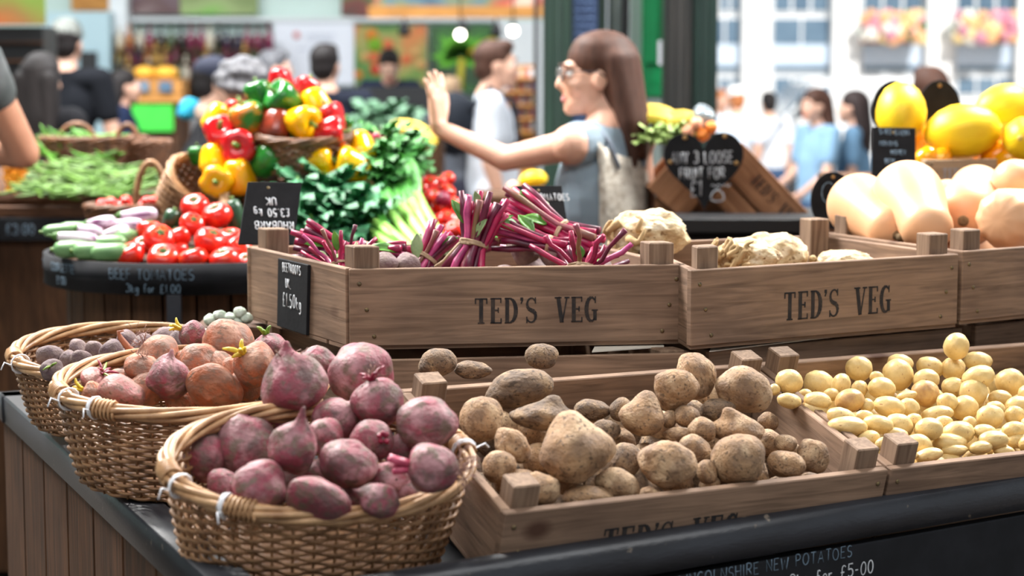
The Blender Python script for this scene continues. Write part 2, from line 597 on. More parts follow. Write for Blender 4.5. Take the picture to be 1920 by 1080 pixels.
# ------------------------------------------------------------------ wooden crates
def crate(name, label, rim, h, zup=(0, 0, 1), group='stencilled wooden vegetable crates', wood_m=None, post=.042, post_up=.036, posts=(1, 1, 1, 1),
          text=True, text_h=.043, text_pos=.5, text_z=None, t=.014, nails=True, slats=5, text_m=None, post_m=None):
    """rim: four world points of the top rim (front left, front right, back right, back left)."""
    rim = [Vector(p) for p in rim]
    M = frame(rim[0], rim[1] - rim[0], zup)
    o = thing(name, label, 'crate', group=group)
    M0 = M @ Matrix.Translation((0, 0, -h))
    set_frame(o, M0)
    Wi = M0.inverted()
    q = [Wi @ p for p in rim]
    q = [Vector((p.x, p.y, h)) for p in q]
    wm = wood_m or M_crate
    pm = post_m or M_post
    def inn(i, j, k):
        """inward unit normal of edge i->j (towards k)"""
        d = (q[j] - q[i]).normalized()
        n = Vector((-d.y, d.x, 0))
        return n if (q[k] - q[i]).dot(n) > 0 else -n
    dn = Vector((0, 0, -1))
    def board(nm, a, b, n, z0=0.006, z1=h):
        mb = MB()
        bot = [Vector((p.x, p.y, z0)) for p in (a, b, b + n * t, a + n * t)]
        top = [Vector((p.x, p.y, z1)) for p in (a, b, b + n * t, a + n * t)]
        if (bot[1] - bot[0]).cross(bot[2] - bot[1]).z < 0:
            bot.reverse(); top.reverse()
        mb.hexa(bot, top)
        return mb.build(nm, wm, o, bevel=.0016)
    nf, nb = inn(0, 1, 2), inn(2, 3, 0)
    nl, nr = inn(3, 0, 1), inn(1, 2, 3)
    fb = board('front_board', q[0], q[1], nf)
    board('back_board', q[2], q[3], nb)
    dl = (q[3] - q[0]).normalized(); dr = (q[2] - q[1]).normalized()
    board('side_board', q[0] + dl * (t / max(.3, dl.dot(nf))), q[3] - dl * (t / max(.3, dl.dot(nf))), nl)
    board('side_board', q[1] + dr * (t / max(.3, dr.dot(nf))), q[2] - dr * (t / max(.3, dr.dot(nf))), nr)
    # slatted base
    for k in range(slats):
        mb = MB()
        f0, f1 = (k + .06) / slats, (k + .94) / slats
        a0, a1 = q[0].lerp(q[3], f0), q[0].lerp(q[3], f1)
        b0, b1 = q[1].lerp(q[2], f0), q[1].lerp(q[2], f1)
        poly = [Vector((p.x, p.y, 0)) for p in (a0, b0, b1, a1)]
        mb.hexa(poly, [p + Vector((0, 0, .006)) for p in poly])
        mb.build('base_slat', wm, o)
    # corner posts
    cs = [(q[0], (q[1] - q[0]).normalized(), dl, nl, nf), (q[1], (q[0] - q[1]).normalized(), dr, nr, nf),
          (q[2], (q[3] - q[2]).normalized(), -dr, nr, nb), (q[3], (q[2] - q[3]).normalized(), -dl, nl, nb)]
    for i, (p, dx, dy, n1, n2) in enumerate(cs):
        if not posts[i]:
            continue
        up = posts[i] * post_up
        mb = MB()
        a = p + dx * (t / max(.3, abs(dx.dot(n1)))) + dy * (t / max(.3, abs(dy.dot(n2))))
        c = [a, a + dx * post, a + dx * post + dy * post, a + dy * post]
        bot = [Vector((v.x, v.y, .006)) for v in c]
        top = [Vector((v.x, v.y, h + up)) for v in c]
        if (bot[1] - bot[0]).cross(bot[2] - bot[1]).z < 0:
            bot.reverse(); top.reverse()
        mb.hexa(bot, top)
        mb.build('corner_post', pm, o, bevel=.002)
    ex = (q[1] - q[0]).normalized()
    fo = -nf
    if nails:
        for end in (0, 1):
            for k, fz in enumerate((.82, .5, .17)):
                jx = .028 + .012 * ((k * 7 + end * 3) % 3 - 1)
                c = (q[0] + ex * jx) if end == 0 else (q[1] - ex * jx)
                c = Vector((c.x, c.y, h * fz)) + fo * .0004
                nm = MB()
                nm.lathe([(.0034, -.0005), (.0036, .0008), (.002, .0016)], 8, M=face_frame(c, ex, (0, 0, 1)))
                nm.build('nail_head', M_nail, o)
    if text:
        L = (q[1] - q[0]).length
        c = q[0] + ex * (L * text_pos)
        z = (h * .46 if text_z is None else text_z) - text_h / 2
        for wd in (0, 1):
            mb = MB()
            stencil_text(mb, text_h, face_frame(Vector((c.x, c.y, z)) + fo * .0004, ex, (0, 0, 1)), word=wd)
            mb.build('lettering', text_m or M_stencil, o)
    return o

# ------------------------------------------------------------------ market stall counter
K = Vector((-.324, 2.258, 0))
A33 = math.atan2(.545, .839)
FD = Vector((.839, .545, 0)).normalized()
LD = Vector((-.405, .914, 0)).normalized()
ND = Vector((-FD.y, FD.x, 0))
CT = 0.95
cnt = thing('stall_counter', 'dark plank market counter with black metal edge carrying the vegetable crates and baskets', 'counter', K, (0, 0, A33))
def lk(a, b, z=0):
    """point a metres along the front edge, b metres along the left side (local)"""
    l = Vector((LD.dot(FD), LD.dot(ND), 0))
    return Vector((a, 0, z)) + l * b
# black metal edge: front rail (rounded) and left rail
prof = [(0.0, -.052), (-.004, -.030), (-.003, -.012), (.004, -.003), (.016, .001), (.034, .0), (.05, -.004), (.05, -.052)]
def rail(name, p0, p1, inw, prof):
    mb = MB()
    n = len(prof)
    vv = [p0 + inw * a + Vector((0, 0, CT + b)) for a, b in prof] + [p1 + inw * a + Vector((0, 0, CT + b)) for a, b in prof]
    fs = [(i, (i + 1) % n, n + (i + 1) % n, n + i) for i in range(n)] + [tuple(range(n - 1, -1, -1)), tuple(range(n, 2 * n))]
    mb.add(vv, fs, True)
    o = mb.build(name, M_black_metal, cnt)
    return o
l_dir = Vector((LD.dot(FD), LD.dot(ND), 0))
l_in = Vector((l_dir.y, -l_dir.x, 0))
rail('front_edge', lk(0, 0), lk(2.7, 0), Vector((0, 1, 0)), prof)
flat = [(0.0, -.050), (-.001, -.003), (.003, .001), (.053, .001), (.055, -.004), (.055, -.050)]
rail('side_edge', lk(0, .0), lk(0, 1.645), l_in, flat)
BK0, BK1 = 1.645, 1.03
rail('back_edge', lk(2.7, BK1), lk(0, BK0), (lk(2.7, BK1) - lk(0, BK0)).cross(Vector((0, 0, 1))).normalized(), flat)
# side cladding: separate vertical planks
npl = 8
for k in range(npl):
    b0, b1 = .012 + k * .204, .012 + k * .204 + .194
    mb = MB()
    p = [lk(.006, b0), lk(.006, b1), lk(.026, b1), lk(.026, b0)]
    mb.hexa([Vector((v.x, v.y, .02)) for v in reversed(p)], [Vector((v.x, v.y, CT - .052)) for v in reversed(p)])
    mb.build('side_plank', M_plank, cnt, bevel=.002)
# front: black chalk board with writing, then planks
mb = MB(); mb.box((1.35, .012, CT - .115), (2.68, .02, .108)); fbd = mb.build('front_board', M_black_board, cnt, bevel=.002)
for k in range(12):
    mb = MB(); mb.box((.12 + k * .223, .02, .4), (.217, .02, .76)); mb.build('front_plank', M_plank, cnt, bevel=.002)
mb = MB()
q0 = lk(.03, .02); 
mb.hexa([lk(.05, .04, .03), lk(2.66, .04, .03), lk(2.66, .98, .03), lk(.05, 1.59, .03)], [lk(.05, .04, .80), lk(2.66, .04, .80), lk(2.66, .98, .80), lk(.05, 1.59, .80)])
mb.build('carcass', M_black_board, cnt)
# low deck for the baskets, a sloping shelf for the front crates and a riser for the upper crates
TILT = math.radians(14)
SH0 = CT - .055
DECK = .985
LOW = .868
def slab(name, a0, a1, b0, b1, z0, za, zb, m=None):
    mb = MB()
    mb.hexa([lk(a0, b0, z0), lk(a1, b0, z0), lk(a1, b1, z0), lk(a0, b1, z0)], [lk(a0, b0, za), lk(a1, b0, za), lk(a1, b1, zb), lk(a0, b1, zb)])
    return mb.build(name, m or M_black_board, cnt)
slab('basket_deck', .058, .425, .058, .74, .802, LOW, .952)
slab('basket_deck', .058, .425, .745, 1.48, .802, .953, .953)
slab('display_shelf', .43, 2.66, .058, .60, .802, SH0 - .034, SH0 - .034 + math.tan(TILT) * .53)
mb = MB()
mb.hexa([lk(.43, .605, .802), lk(2.66, .605, .802), lk(2.66, .97, .802), lk(.43, 1.46, .802)], [lk(.43, .605, DECK), lk(2.66, .605, DECK), lk(2.66, .97, DECK), lk(.43, 1.46, DECK)])
mb.build('riser', M_black_board, cnt)

# chalk writing on the front board
Wc = root_matrix(cnt)
def on_board(px, py):
    nn = -ND; o_ = Wc @ Vector((0, .0015, 0))
    d = P(px, py, 1.0) - Vector((0, 0, CAM_Z))
    return Wc.inverted() @ (Vector((0, 0, CAM_Z)) + d * ((o_ - Vector((0, 0, CAM_Z))).dot(nn) / d.dot(nn)))
mb = MB()
stroke_text(mb, "LINCOLNSHIRE NEW POTATOES", .0165, .00095, face_frame(on_board(1440, 1072), (1, 0, 0), (0, 0, 1)), jit=.05, gap=.27)
mb.build('chalk_writing', M_chalk_dim, cnt)
mb = MB()
stroke_text(mb, "2kg for £5-00", .019, .0012, face_frame(on_board(1560, 1088), (1, 0, 0), (0, 0, 1)), jit=.05, gap=.25)
mb.build('chalk_writing', M_chalk, cnt)

# ------------------------------------------------------------------ the crates on the counter
CD = Vector((math.cos(math.radians(31.5)), math.sin(math.radians(31.5)), -.020)).normalized()
CN = Vector((-CD.y, CD.x, 0)).normalized()
YT = CN * math.cos(TILT) + Vector((0, 0, 1)) * math.sin(TILT)
UPT = CD.cross(YT).normalized()
def tilted(FL, L, D, skew=.06):
    FL = Vector(FL)
    FR = FL + CD * L
    return [FL, FR, FR + CD * skew + YT * D, FL + CD * skew + YT * D]
POT_RIM = tilted(P(948, 964, 2.49), .655, .42, .065)
crate_pot = crate('wooden_crate', 'tilted wooden crate at the front heaped with large muddy potatoes', POT_RIM, .115, UPT, post_up=.03, text_z=.052, text_pos=.42, text_h=.047)
NEW_RIM = tilted(POT_RIM[1] + CD * .006, .70, .42, .065)
crate_new = crate('wooden_crate', 'tilted wooden crate filled with small pale new potatoes', NEW_RIM, .115, UPT, post_up=.032, text=False)
RT = NEW_RIM[1] + CD * .006
crate_edge = crate('wooden_crate', 'tilted wooden crate at the right end beside the new potatoes', tilted(RT, .5, .42, .065), .115, UPT, post_up=.045, text=False)

zU = 1.244
def onz(px, py, z=zU): return PZ(px, py, z)
C1 = [PZ(655, 505, zU), PZ(1286, 496, zU), PZ(1088, 452, zU), PZ(463, 462, zU)]
crate_beet = crate('wooden_crate', 'upper wooden crate holding bunched beetroots, with two slate signs at its left end', C1, .135, text_pos=.55)
C2 = [PZ(1297, 507, zU), PZ(1798, 476, zU), PZ(1536, 440, zU), PZ(1180, 455, zU)]
crate_cel = crate('wooden_crate', 'upper wooden crate in the middle holding the knobbly celeriac', C2, .132, text_pos=.53, text_h=.048)
C3 = [C2[1] + Vector((.008, .004, .004)), C2[1] + Vector((.008 + .50, .004 + .325, .004)), C2[1] + Vector((.32, .76, .004)), C2[2] + Vector((.012, .006, .004))]
crate_squash = crate('wooden_crate', 'upper wooden crate at the right holding butternut squashes', C3, .132, text=False)
# crates underneath that carry the upper row
Zs = DECK + .118
S1 = [PZ(752, 690, Zs), PZ(1290, 668, Zs), C1[2] + Vector((-.02, -.01, Zs - zU)), C1[3] + Vector((.06, -.02, Zs - zU))]
S1[0] = Vector((-.205, 3.165, Zs)); S1[1] = Vector((.305, 3.245, Zs))
crate('wooden_crate', 'lower wooden crate under the beetroot crate with loose potatoes along its front', S1, .115, text=False, posts=(0, .1, .1, .1), nails=False, t=.012)
S2 = [Vector((.330, 3.262, Zs)), Vector((.82, 3.56, Zs)), C2[2] + Vector((0, 0, Zs - zU)), C2[3] + Vector((.02, 0, Zs - zU))]
crate('wooden_crate', 'lower wooden crate under the celeriac crate behind the new potatoes', S2, .115, text=False, posts=(.1, .1, .1, .1), nails=False, t=.012)
S3 = [Vector((.85, 3.585, Zs)), Vector((1.35, 3.91, Zs)), C3[2] + Vector((0, 0, Zs - C3[2].z)), C3[3] + Vector((.02, 0, Zs - C3[3].z))]
crate('wooden_crate', 'lower wooden crate under the squash crate at the right', S3, .115, text=False, posts=(.1, .1, .1, .1), nails=False, t=.012)
# ------------------------------------------------------------------ wicker baskets
def wicker_basket(name, label, loc, a, b, h, rotz=0.0, tilt=0.0, tilt_dir=0.0, flare=1.22, rows=21, stakes=44, wr=.0029, group='oval wicker vegetable baskets',
                  m_body=None, m_rim=None, bind=(), wires=(), rim_r=.0058, fine=4, cat='basket', rim_dip=0.0):
    """oval basket; a, b = half axes at the rim, base narrower by 1/flare. tilt leans the basket about a horizontal axis."""
    o = thing(name, label, cat, group=group)
    R = Matrix.Rotation(tilt_dir, 4, 'Z') @ Matrix.Rotation(tilt, 4, 'X') @ Matrix.Rotation(-tilt_dir, 4, 'Z') @ Matrix.Rotation(rotz, 4, 'Z')
    set_frame(o, Matrix.Translation(Vector(loc)) @ R)
    mb_ = m_body or M_wicker
    mr_ = m_rim or M_wicker_rim
    def ring(f, off, th):
        s = (1 / flare) + (1 - 1 / flare) * f ** .75
        return Vector(((a * s + off) * math.cos(th), (b * s + off) * math.sin(th), h * f - rim_dip * f * f * abs(math.sin(th)) ** 2))
    weave = MB()
    ns = stakes
    n = ns * fine // 2 * 2
    for r in range(rows):
        f = (r + .5) / rows
        pts = []
        for i in range(n):
            th = 2 * PI * i / n
            pts.append(ring(f, wr * 1.15 * math.cos(th * ns / 2 + PI * (r % 2)), th))
        weave.tube(pts, wr * .92, 5, closed=True)
    weave.build('woven_side', mb_, o)
    st = MB()
    for i in range(ns):
        th = 2 * PI * (i + .0) / ns
        st.tube([ring(f, 0, th) for f in (0, .25, .5, .75, 1.0)], wr * .7, 5)
    s_ = st.build('stakes', mb_, o)
    s_['kind'] = 'stuff'
    fl = MB()
    s0 = 1 / flare
    fl.lathe([(.01, .0), (1.0, .0), (1.0, .006), (.01, .006)], 40, Matrix.Diagonal((a * s0, b * s0, 1, 1)), smooth=False)
    fl.build('woven_base', mb_, o)
    rim = MB()
    m = 110
    for k in range(5):
        pts = []
        for i in range(m):
            th = 2 * PI * i / m
            p = ring(1.0, 0, th)
            w = th * 3 + k * 2 * PI / 5
            out = Vector((math.cos(th) / a, math.sin(th) / b, 0)).normalized()
            wob = .0008 * math.sin(th * 5 + k * 2)
            pts.append(p + out * (rim_r * 1.25 * math.cos(w) + wob) + Vector((0, 0, rim_r * 1.25 * math.sin(w) + .003 + wob)))
        rim.tube(pts, rim_r * .78, 7, closed=True)
    rim.build('braided_rim', mr_, o)
    for th0 in bind:
        bm_ = MB()
        pts = []
        turns = 6
        for i in range(turns * 10 + 1):
            th = th0 + (i / (turns * 10) - .5) * (.036 / a * 1.1)
            p = ring(1.0, 0, th)
            w = 2 * PI * i / 10
            out = Vector((math.cos(th) / a, math.sin(th) / b, 0)).normalized()
            pts.append(p + out * (rim_r * 2.35 * math.cos(w)) + Vector((0, 0, rim_r * 2.35 * math.sin(w) + .003)))
        bm_.tube(pts, .0021, 5)
        bm_.build('rim_binding', mr_, o)
    for th0 in wires:
        w_ = MB()
        pts = []
        p = ring(1.0, 0, th0)
        out = Vector((math.cos(th0) / a, math.sin(th0) / b, 0)).normalized()
        tg = Vector((-out.y, out.x, 0))
        for i in range(37):
            w = 2 * PI * i / 12
            rr = rim_r * (2.4 + .5 * i / 36)
            pts.append(p + out * (rr * math.cos(w)) + Vector((0, 0, rr * math.sin(w) + .003)) + tg * (.0028 * i / 12))
        pts += [pts[-1] + out * .012 + Vector((0, 0, .006)), pts[-1] + out * .02 - Vector((0, 0, .004)) + tg * .006]
        w_.tube(pts, .0013, 5)
        w_.build('wire_tie', M_wire, o)
    return o

ROT_B = math.radians(22)
bk_front = wicker_basket('wicker_basket', 'front wicker basket on the counter corner piled with muddy purple beetroots', P(585, 1012, 2.57) - Vector((0, 0, .036)), .197, .138, .160, rotz=math.radians(16), tilt=math.radians(19), tilt_dir=math.radians(18),
                         bind=(PI * 1.30, PI * 1.04, .12, .35), wires=(PI * 1.10, PI * 1.25, .03))
bk_mid = wicker_basket('wicker_basket', 'middle wicker basket piled with orange and pink beetroots', P(358, 876, 2.93) - Vector((0, 0, .006)), .200, .160, .138, rotz=math.radians(28), tilt=math.radians(8), tilt_dir=math.radians(25),
                       bind=(PI * 1.20, PI * 1.0, .05, .4), wires=(PI * 1.05, PI * 1.16, -.02))
bk_back = wicker_basket('wicker_basket', 'rear left wicker basket holding small dark beetroots', P(232, 776, 3.36) - Vector((0, 0, .006)), .185, .155, .114, rotz=math.radians(24), tilt=math.radians(9), tilt_dir=math.radians(25),
                        bind=(PI * 1.28, PI * .98, .3), wires=(PI * 1.05,))

# ------------------------------------------------------------------ root vegetables
M_beet = mat('beet_skin', srgb(146, 66, 80), srgb(104, 78, 76), rough=0.62, scale=1.3, lo=.4, hi=.62, bump=.6, bscale=6, speck=srgb(110, 88, 76), speck_scale=2.4, speck_at=.50, speck_w=.16, tint=.1,
             col3=srgb(172, 124, 128), scale3=1.0, at3=.5)
M_beet_dark = mat('dark_beet_skin', srgb(98, 76, 82), srgb(126, 106, 100), rough=0.75, scale=1.6, bump=.5, bscale=6, tint=.15)
M_beet_gold = mat('golden_beet_skin', srgb(170, 96, 62), srgb(134, 98, 82), rough=0.66, scale=1.2, lo=.4, hi=.6, bump=.55, bscale=6, speck=srgb(122, 94, 76), speck_scale=3.5, speck_at=.54, speck_w=.14, tint=.1,
                  col3=srgb(180, 132, 108), scale3=.9, at3=.5)
M_beet_pink = mat('pink_beet_skin', srgb(172, 92, 94), srgb(150, 112, 100), rough=0.58, scale=1.2, bump=.5, bscale=6, speck=srgb(112, 84, 72), speck_scale=3.5, speck_at=.55, speck_w=.12, tint=.1)
M_soil = mat('clinging_soil', srgb(94, 74, 54), srgb(62, 48, 36), rough=0.95, scale=4, bump=.9, bscale=9)
M_rootlet = mat('beet_rootlets', srgb(150, 110, 100), srgb(110, 78, 64), rough=0.8, scale=3)
M_stub = mat('cut_beet_stalk', srgb(206, 92, 118), srgb(150, 40, 72), rough=0.45, scale=2)
M_yellow_stalk = mat('yellow_beet_stalk', srgb(226, 196, 44), srgb(190, 164, 60), rough=0.45, scale=2)
M_green_sprout = mat('green_sprout', srgb(132, 160, 48), srgb(92, 120, 36), rough=0.5, scale=2)
M_red_stem = mat('red_beet_stem', srgb(158, 30, 62), srgb(108, 20, 46), rough=0.4, scale=2)
M_potato = mat('potato_skin', srgb(166, 130, 94), srgb(128, 100, 76), rough=0.75, scale=1.2, lo=.38, hi=.62, bump=.6, bscale=7, speck=srgb(104, 80, 58), speck_scale=5.5, speck_at=.57, speck_w=.1, tint=.1,
               col3=srgb(186, 156, 122), scale3=.9, at3=.5)
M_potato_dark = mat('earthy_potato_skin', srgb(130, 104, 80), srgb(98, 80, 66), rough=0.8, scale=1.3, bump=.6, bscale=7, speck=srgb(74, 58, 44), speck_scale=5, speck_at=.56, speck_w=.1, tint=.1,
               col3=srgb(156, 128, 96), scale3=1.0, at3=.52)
M_newpot = mat('new_potato_skin', srgb(222, 194, 134), srgb(204, 170, 106), rough=0.42, scale=1.0, lo=.35, hi=.7, spec=.45, bump=.15, bscale=5, speck=srgb(176, 132, 84), speck_scale=3.5, speck_at=.66, speck_w=.05, tint=.07)

def lumps(seed, amp, freq):
    off = Vector((seed * 3.1, seed * 7.7, seed * 1.3))
    return lambda p: p * (1 + amp * noise.noise(p * freq + off) + amp * .4 * noise.noise(p * freq * 2.3 + off))
def root_mesh(name, seed, kind):
    rng = random.Random(seed)
    if kind == 'beet':      # unit radius, crown at +z, tail at -z
        prof = [(.07, -1.62), (.10, -1.42), (.17, -1.24), (.33, -1.08), (.56, -.9), (.8, -.64), (.95, -.32), (1.0, 0), (.96, .3), (.84, .56), (.64, .76), (.42, .88), (.30, .93), (.26, .99), (.12, 1.0)]
    elif kind == 'round':
        prof = [(.05, -1.18), (.12, -1.06), (.34, -.97), (.62, -.8), (.85, -.53), (.98, -.2), (1.0, .1), (.92, .42), (.74, .68), (.5, .84), (.34, .88), (.27, .95), (.1, .96)]
    mb = MB()
    mb.lathe(prof, 30)
    lf = lumps(seed, .2, 1.2)
    fine = lumps(seed + 5, .02, 6)
    me = mb.mesh(name, fn=lambda p: fine(lf(p)))
    return sub(me)
def sub(me, lv=1):
    o = bpy.data.objects.new('tmp', me); COL.objects.link(o)
    md = o.modifiers.new('s', 'SUBSURF'); md.levels = lv; md.render_levels = lv
    dg = bpy.context.evaluated_depsgraph_get()
    r = bpy.data.meshes.new_from_object(o.evaluated_get(dg))
    n = me.name
    bpy.data.objects.remove(o); bpy.data.meshes.remove(me)
    r.name = n
    r.polygons.foreach_set('use_smooth', [True] * len(r.polygons))
    return r
def spud_mesh(name, seed, elong=1.25, flat=.88, amp=.12, knobs=()):
    bm = bmesh.new()
    bmesh.ops.create_icosphere(bm, subdivisions=4, radius=1.0)
    lf = lumps(seed, amp, 1.1)
    f2 = lumps(seed + 3, .025, 4.5)
    for v in bm.verts:
        p = f2(lf(v.co))
        for (d, w, hh) in knobs:
            d_ = Vector(d).normalized()
            ang = v.co.normalized().angle(d_)
            p += d_ * (hh * math.exp(-(ang / w) ** 2) * (1 - .25 * math.exp(-(ang / (w * .5)) ** 2)))
        v.co = Vector((p.x * elong, p.y, p.z * flat))
    me = bpy.data.meshes.new(name)
    bm.to_mesh(me); bm.free()
    me.polygons.foreach_set('use_smooth', [True] * len(me.polygons))
    return me
BEET_ME = [root_mesh('beet', s, 'beet') for s in range(4)]
ROUND_ME = [root_mesh('beet_round', 10 + s, 'round') for s in range(4)]

def rot_to(axis, spin=0.0):
    """rotation taking +Z to axis, then spun about it"""
    ax = Vector(axis).normalized()
    q = Vector((0, 0, 1)).rotation_difference(ax)
    return (q.to_matrix().to_4x4() @ Matrix.Rotation(spin, 4, 'Z'))
def beet(name, label, px, py, r, Y, axis=(0, 0, 1), kind='round', v=0, m=None, stretch=(1, 1, 1), group=None, extras=(), cat='beetroot'):
    """r in photo pixels; axis points from tail to crown"""
    me = (BEET_ME if kind == 'beet' else ROUND_ME)[v % 4]
    R = S(r, Y)
    rr = random.Random(int(px * 7 + py))
    Mx = Matrix.Translation(P(px, py, Y)) @ rot_to(axis, rr.uniform(0, 6)) @ Matrix.Diagonal((R * stretch[0], R * stretch[1], R * stretch[2], 1))
    if not extras:
        o = bpy.data.objects.new(name, mesh_with(me, m or M_beet)); COL.objects.link(o)
        o.matrix_basis = Mx
        return tag(o, label, cat, group)
    o = thing(name, label, cat, group=group)
    o.matrix_basis = Mx
    b = bpy.data.objects.new('root', mesh_with(me, m or M_beet)); COL.objects.link(b); b.parent = o
    for ex in extras:
        ex(o, rr)
    return o
_mm = {}
def mesh_with(me, m):
    k = (me.name, m.name)
    if k not in _mm:
        c = me.copy(); c.materials.clear(); c.materials.append(m); c.name = me.name + '_' + m.name
        _mm[k] = c
    return _mm[k]
def stubs(n=4, L=.6, r=.11, m=None, spread=.5, nm='stalk_stub'):
    def f(o, rng):
        for i in range(n):
            w = 2 * PI * i / n + rng.uniform(-.4, .4)
            d = Vector((math.cos(w) * spread, math.sin(w) * spread, 1)).normalized()
            base = Vector((math.cos(w) * .13, math.sin(w) * .13, .85))
            l = L * rng.uniform(.6, 1.2)
            mb = MB()
            mb.tube([base, base + d * l * .5 + Vector((0, 0, .05)), base + d * l], [r * 1.1, r, r * .85], 8)
            mb.build(nm, m or M_stub, o)
    return f
def sprouts(n=3, L=1.0, m=None, bend=.6, r=.06):
    def f(o, rng):
        for i in range(n):
            w = 2 * PI * i / n + rng.uniform(-.5, .5)
            base = Vector((math.cos(w) * .1, math.sin(w) * .1, .88))
            d = Vector((math.cos(w), math.sin(w), 0))
            l = L * rng.uniform(.6, 1.2)
            mb = MB()
            mb.tube([base + Vector((0, 0, l * t)) * (1 - .35 * t) + d * (bend * l * t * t) for t in (0, .25, .5, .75, 1)], [r, r * 1.2, r * 1.3, r * 1.1, r * .5], 7)
            mb.build('leaf_stalk', m or M_yellow_stalk, o)
    return f
def beard(n=26, L=.7, at=-1.0, m=None, z=None):
    def f(o, rng):
        mb = MB()
        for i in range(n):
            w = rng.uniform(0, 2 * PI)
            rad = rng.uniform(.02, .3)
            p = Vector((math.cos(w) * rad, math.sin(w) * rad, at * (1.05 - rad * .5)))
            pts = [p]
            d = Vector((math.cos(w) * .7, math.sin(w) * .7, at)).normalized()
            for k in range(4):
                d = (d + Vector((rng.uniform(-.6, .6), rng.uniform(-.6, .6), rng.uniform(-.6, .6)))).normalized()
                pts.append(pts[-1] + d * L * rng.uniform(.15, .3))
            mb.tube(pts, .018, 4)
        b = mb.build('rootlets', m or M_rootlet, o)
        b['kind'] = 'stuff'
    return f
def dirt(at=.8, r=.42):
    def f(o, rng):
        mb = MB()
        for i in range(16):
            w = rng.uniform(0, 2 * PI); q = rng.uniform(0, r)
            mb.ell((math.cos(w) * q, math.sin(w) * q, at - q * .35), (rng.uniform(.07, .16), rng.uniform(.07, .16), rng.uniform(.05, .12)), 8, 6)
        b = mb.build('clinging_soil', M_soil, o)
        b['kind'] = 'stuff'
    return f

def Yf(py, y0, Y0, y1, Y1):
    t = (py - y0) / (y1 - y0)
    return Y0 + (Y1 - Y0) * t
g = 'beetroots in the front basket'
def fb(py): return Yf(py, 960, 2.46, 660, 2.74)
FRONT = [
 ('large purple beetroot with its tail pointing up, topmost left of the front basket', 550, 722, 63, 2.66, (.12, .1, -1), 'beet', 0, (1.02, 1.0, .86), (beard(10, .5, -1.0),)),
 ('large greyish purple beetroot at the very top of the front basket under the upper crate', 678, 702, 64, 2.74, (-.5, .3, .8), 'round', 1, (1, 1, 1), (beard(34, .8, -.8),)),
 ('purple beetroot with red stem stubs and soil crown, upper right of the front basket', 708, 752, 49, 2.60, (-.25, -.1, 1), 'round', 2, (1.03, 1, .95), (dirt(.85, .45), sprouts(4, .8, M_red_stem, .9, .07), beard(10, .6, 1.0))),
 ('broad pale pink beetroot at the right edge of the front basket heap', 800, 795, 60, 2.56, (.1, -.2, 1), 'round', 3, (1.02, 1, .86), ()),
 ('large dark purple beetroot at the left of the front basket heap', 463, 838, 62, 2.60, (-.3, .2, 1), 'round', 0, (1, 1, 1.08), ()),
 ('magenta beetroot with a thin brown tail pointing up, middle left of the front basket', 548, 840, 49, 2.46, (-.3, .2, -1), 'beet', 1, (1, 1, 1), ()),
 ('dusky beetroot with a dark patch in the middle of the front basket', 652, 868, 54, 2.46, (.3, -.2, 1), 'round', 2, (1.03, 1, .9), ()),
 ('small brownish pink beetroot behind the magenta one, in the front basket', 610, 818, 36, 2.54, (-.8, -.2, .4), 'round', 3, (1, 1, 1), ()),
 ('shaded pink beetroot under the topmost ones of the front basket', 630, 788, 46, 2.62, (.7, 0, .6), 'round', 0, (1, 1, 1), ()),
 ('muddy beetroot with a cut red crown facing front, centre of the front basket', 697, 826, 42, 2.53, (.55, -.75, .25), 'round', 1, (1, 1, 1), (stubs(6, .25, .12, M_red_stem, .8), dirt(.8, .4))),
 ('pink beetroot lying with pink cut stalks to the left, right of the front basket', 808, 878, 50, 2.42, (-1, -.15, .12), 'round', 2, (1, 1, 1), (stubs(4, .75, .15, M_stub, .28), beard(40, 1.1, -1.0))),
 ('rosy beetroot at the front left of the front basket just above its rim', 488, 913, 54, 2.42, (.2, -.5, .8), 'round', 3, (1.02, 1, .9), ()),
 ('flattened greyish beetroot resting on the front rim of the front basket', 598, 940, 64, 2.40, (.2, .6, .7), 'round', 0, (1.08, 1, .62), ()),
 ('small brown beetroot with a pale tail at the front rim of the front basket', 712, 940, 37, 2.40, (.85, .1, -.4), 'beet', 2, (1, 1, 1), ()),
 ('mud-caked beetroot below the pink one with cut stalks, in the front basket', 733, 900, 42, 2.48, (0, -.4, .9), 'round', 1, (1, 1, .9), (dirt(.7, .8), dirt(.2, 1.0))),
 ('reddish beetroot at the left rim of the front basket', 387, 858, 50, 2.58, (-.4, -.2, .9), 'round', 1, (.86, .9, 1.1), ()),
 ('small pink beetroot low at the left of the front basket between two larger ones', 416, 908, 32, 2.50, (.4, -.2, .9), 'round', 2, (1, 1, 1), ()),
 ('pinkish beetroot at the back of the front basket behind the two topmost ones', 595, 688, 40, 2.80, (.2, -.2, 1), 'round', 3, (1, 1, 1), ()),
]
for i, (lb, px, py, r, Y, ax, kd, v, stc, ex) in enumerate(FRONT):
    beet('beetroot', lb, px, py, r, Y, ax, kd, v, M_beet, stc, g, ex)
for px, py, r, Y in ((585, 890, 30, 2.52), (660, 930, 30, 2.47), (755, 850, 36, 2.58), (520, 790, 34, 2.66), (770, 925, 28, 2.47), (440, 950, 26, 2.47), (560, 900, 40, 2.53), (680, 780, 40, 2.66), (620, 890, 40, 2.56)):
    beet('beetroot', 'beetroot mostly hidden deep between the others in the front basket', px, py, r, Y, (px % 3 - 1, -.3, .8), 'round', px, M_beet, (1, 1, 1), g)

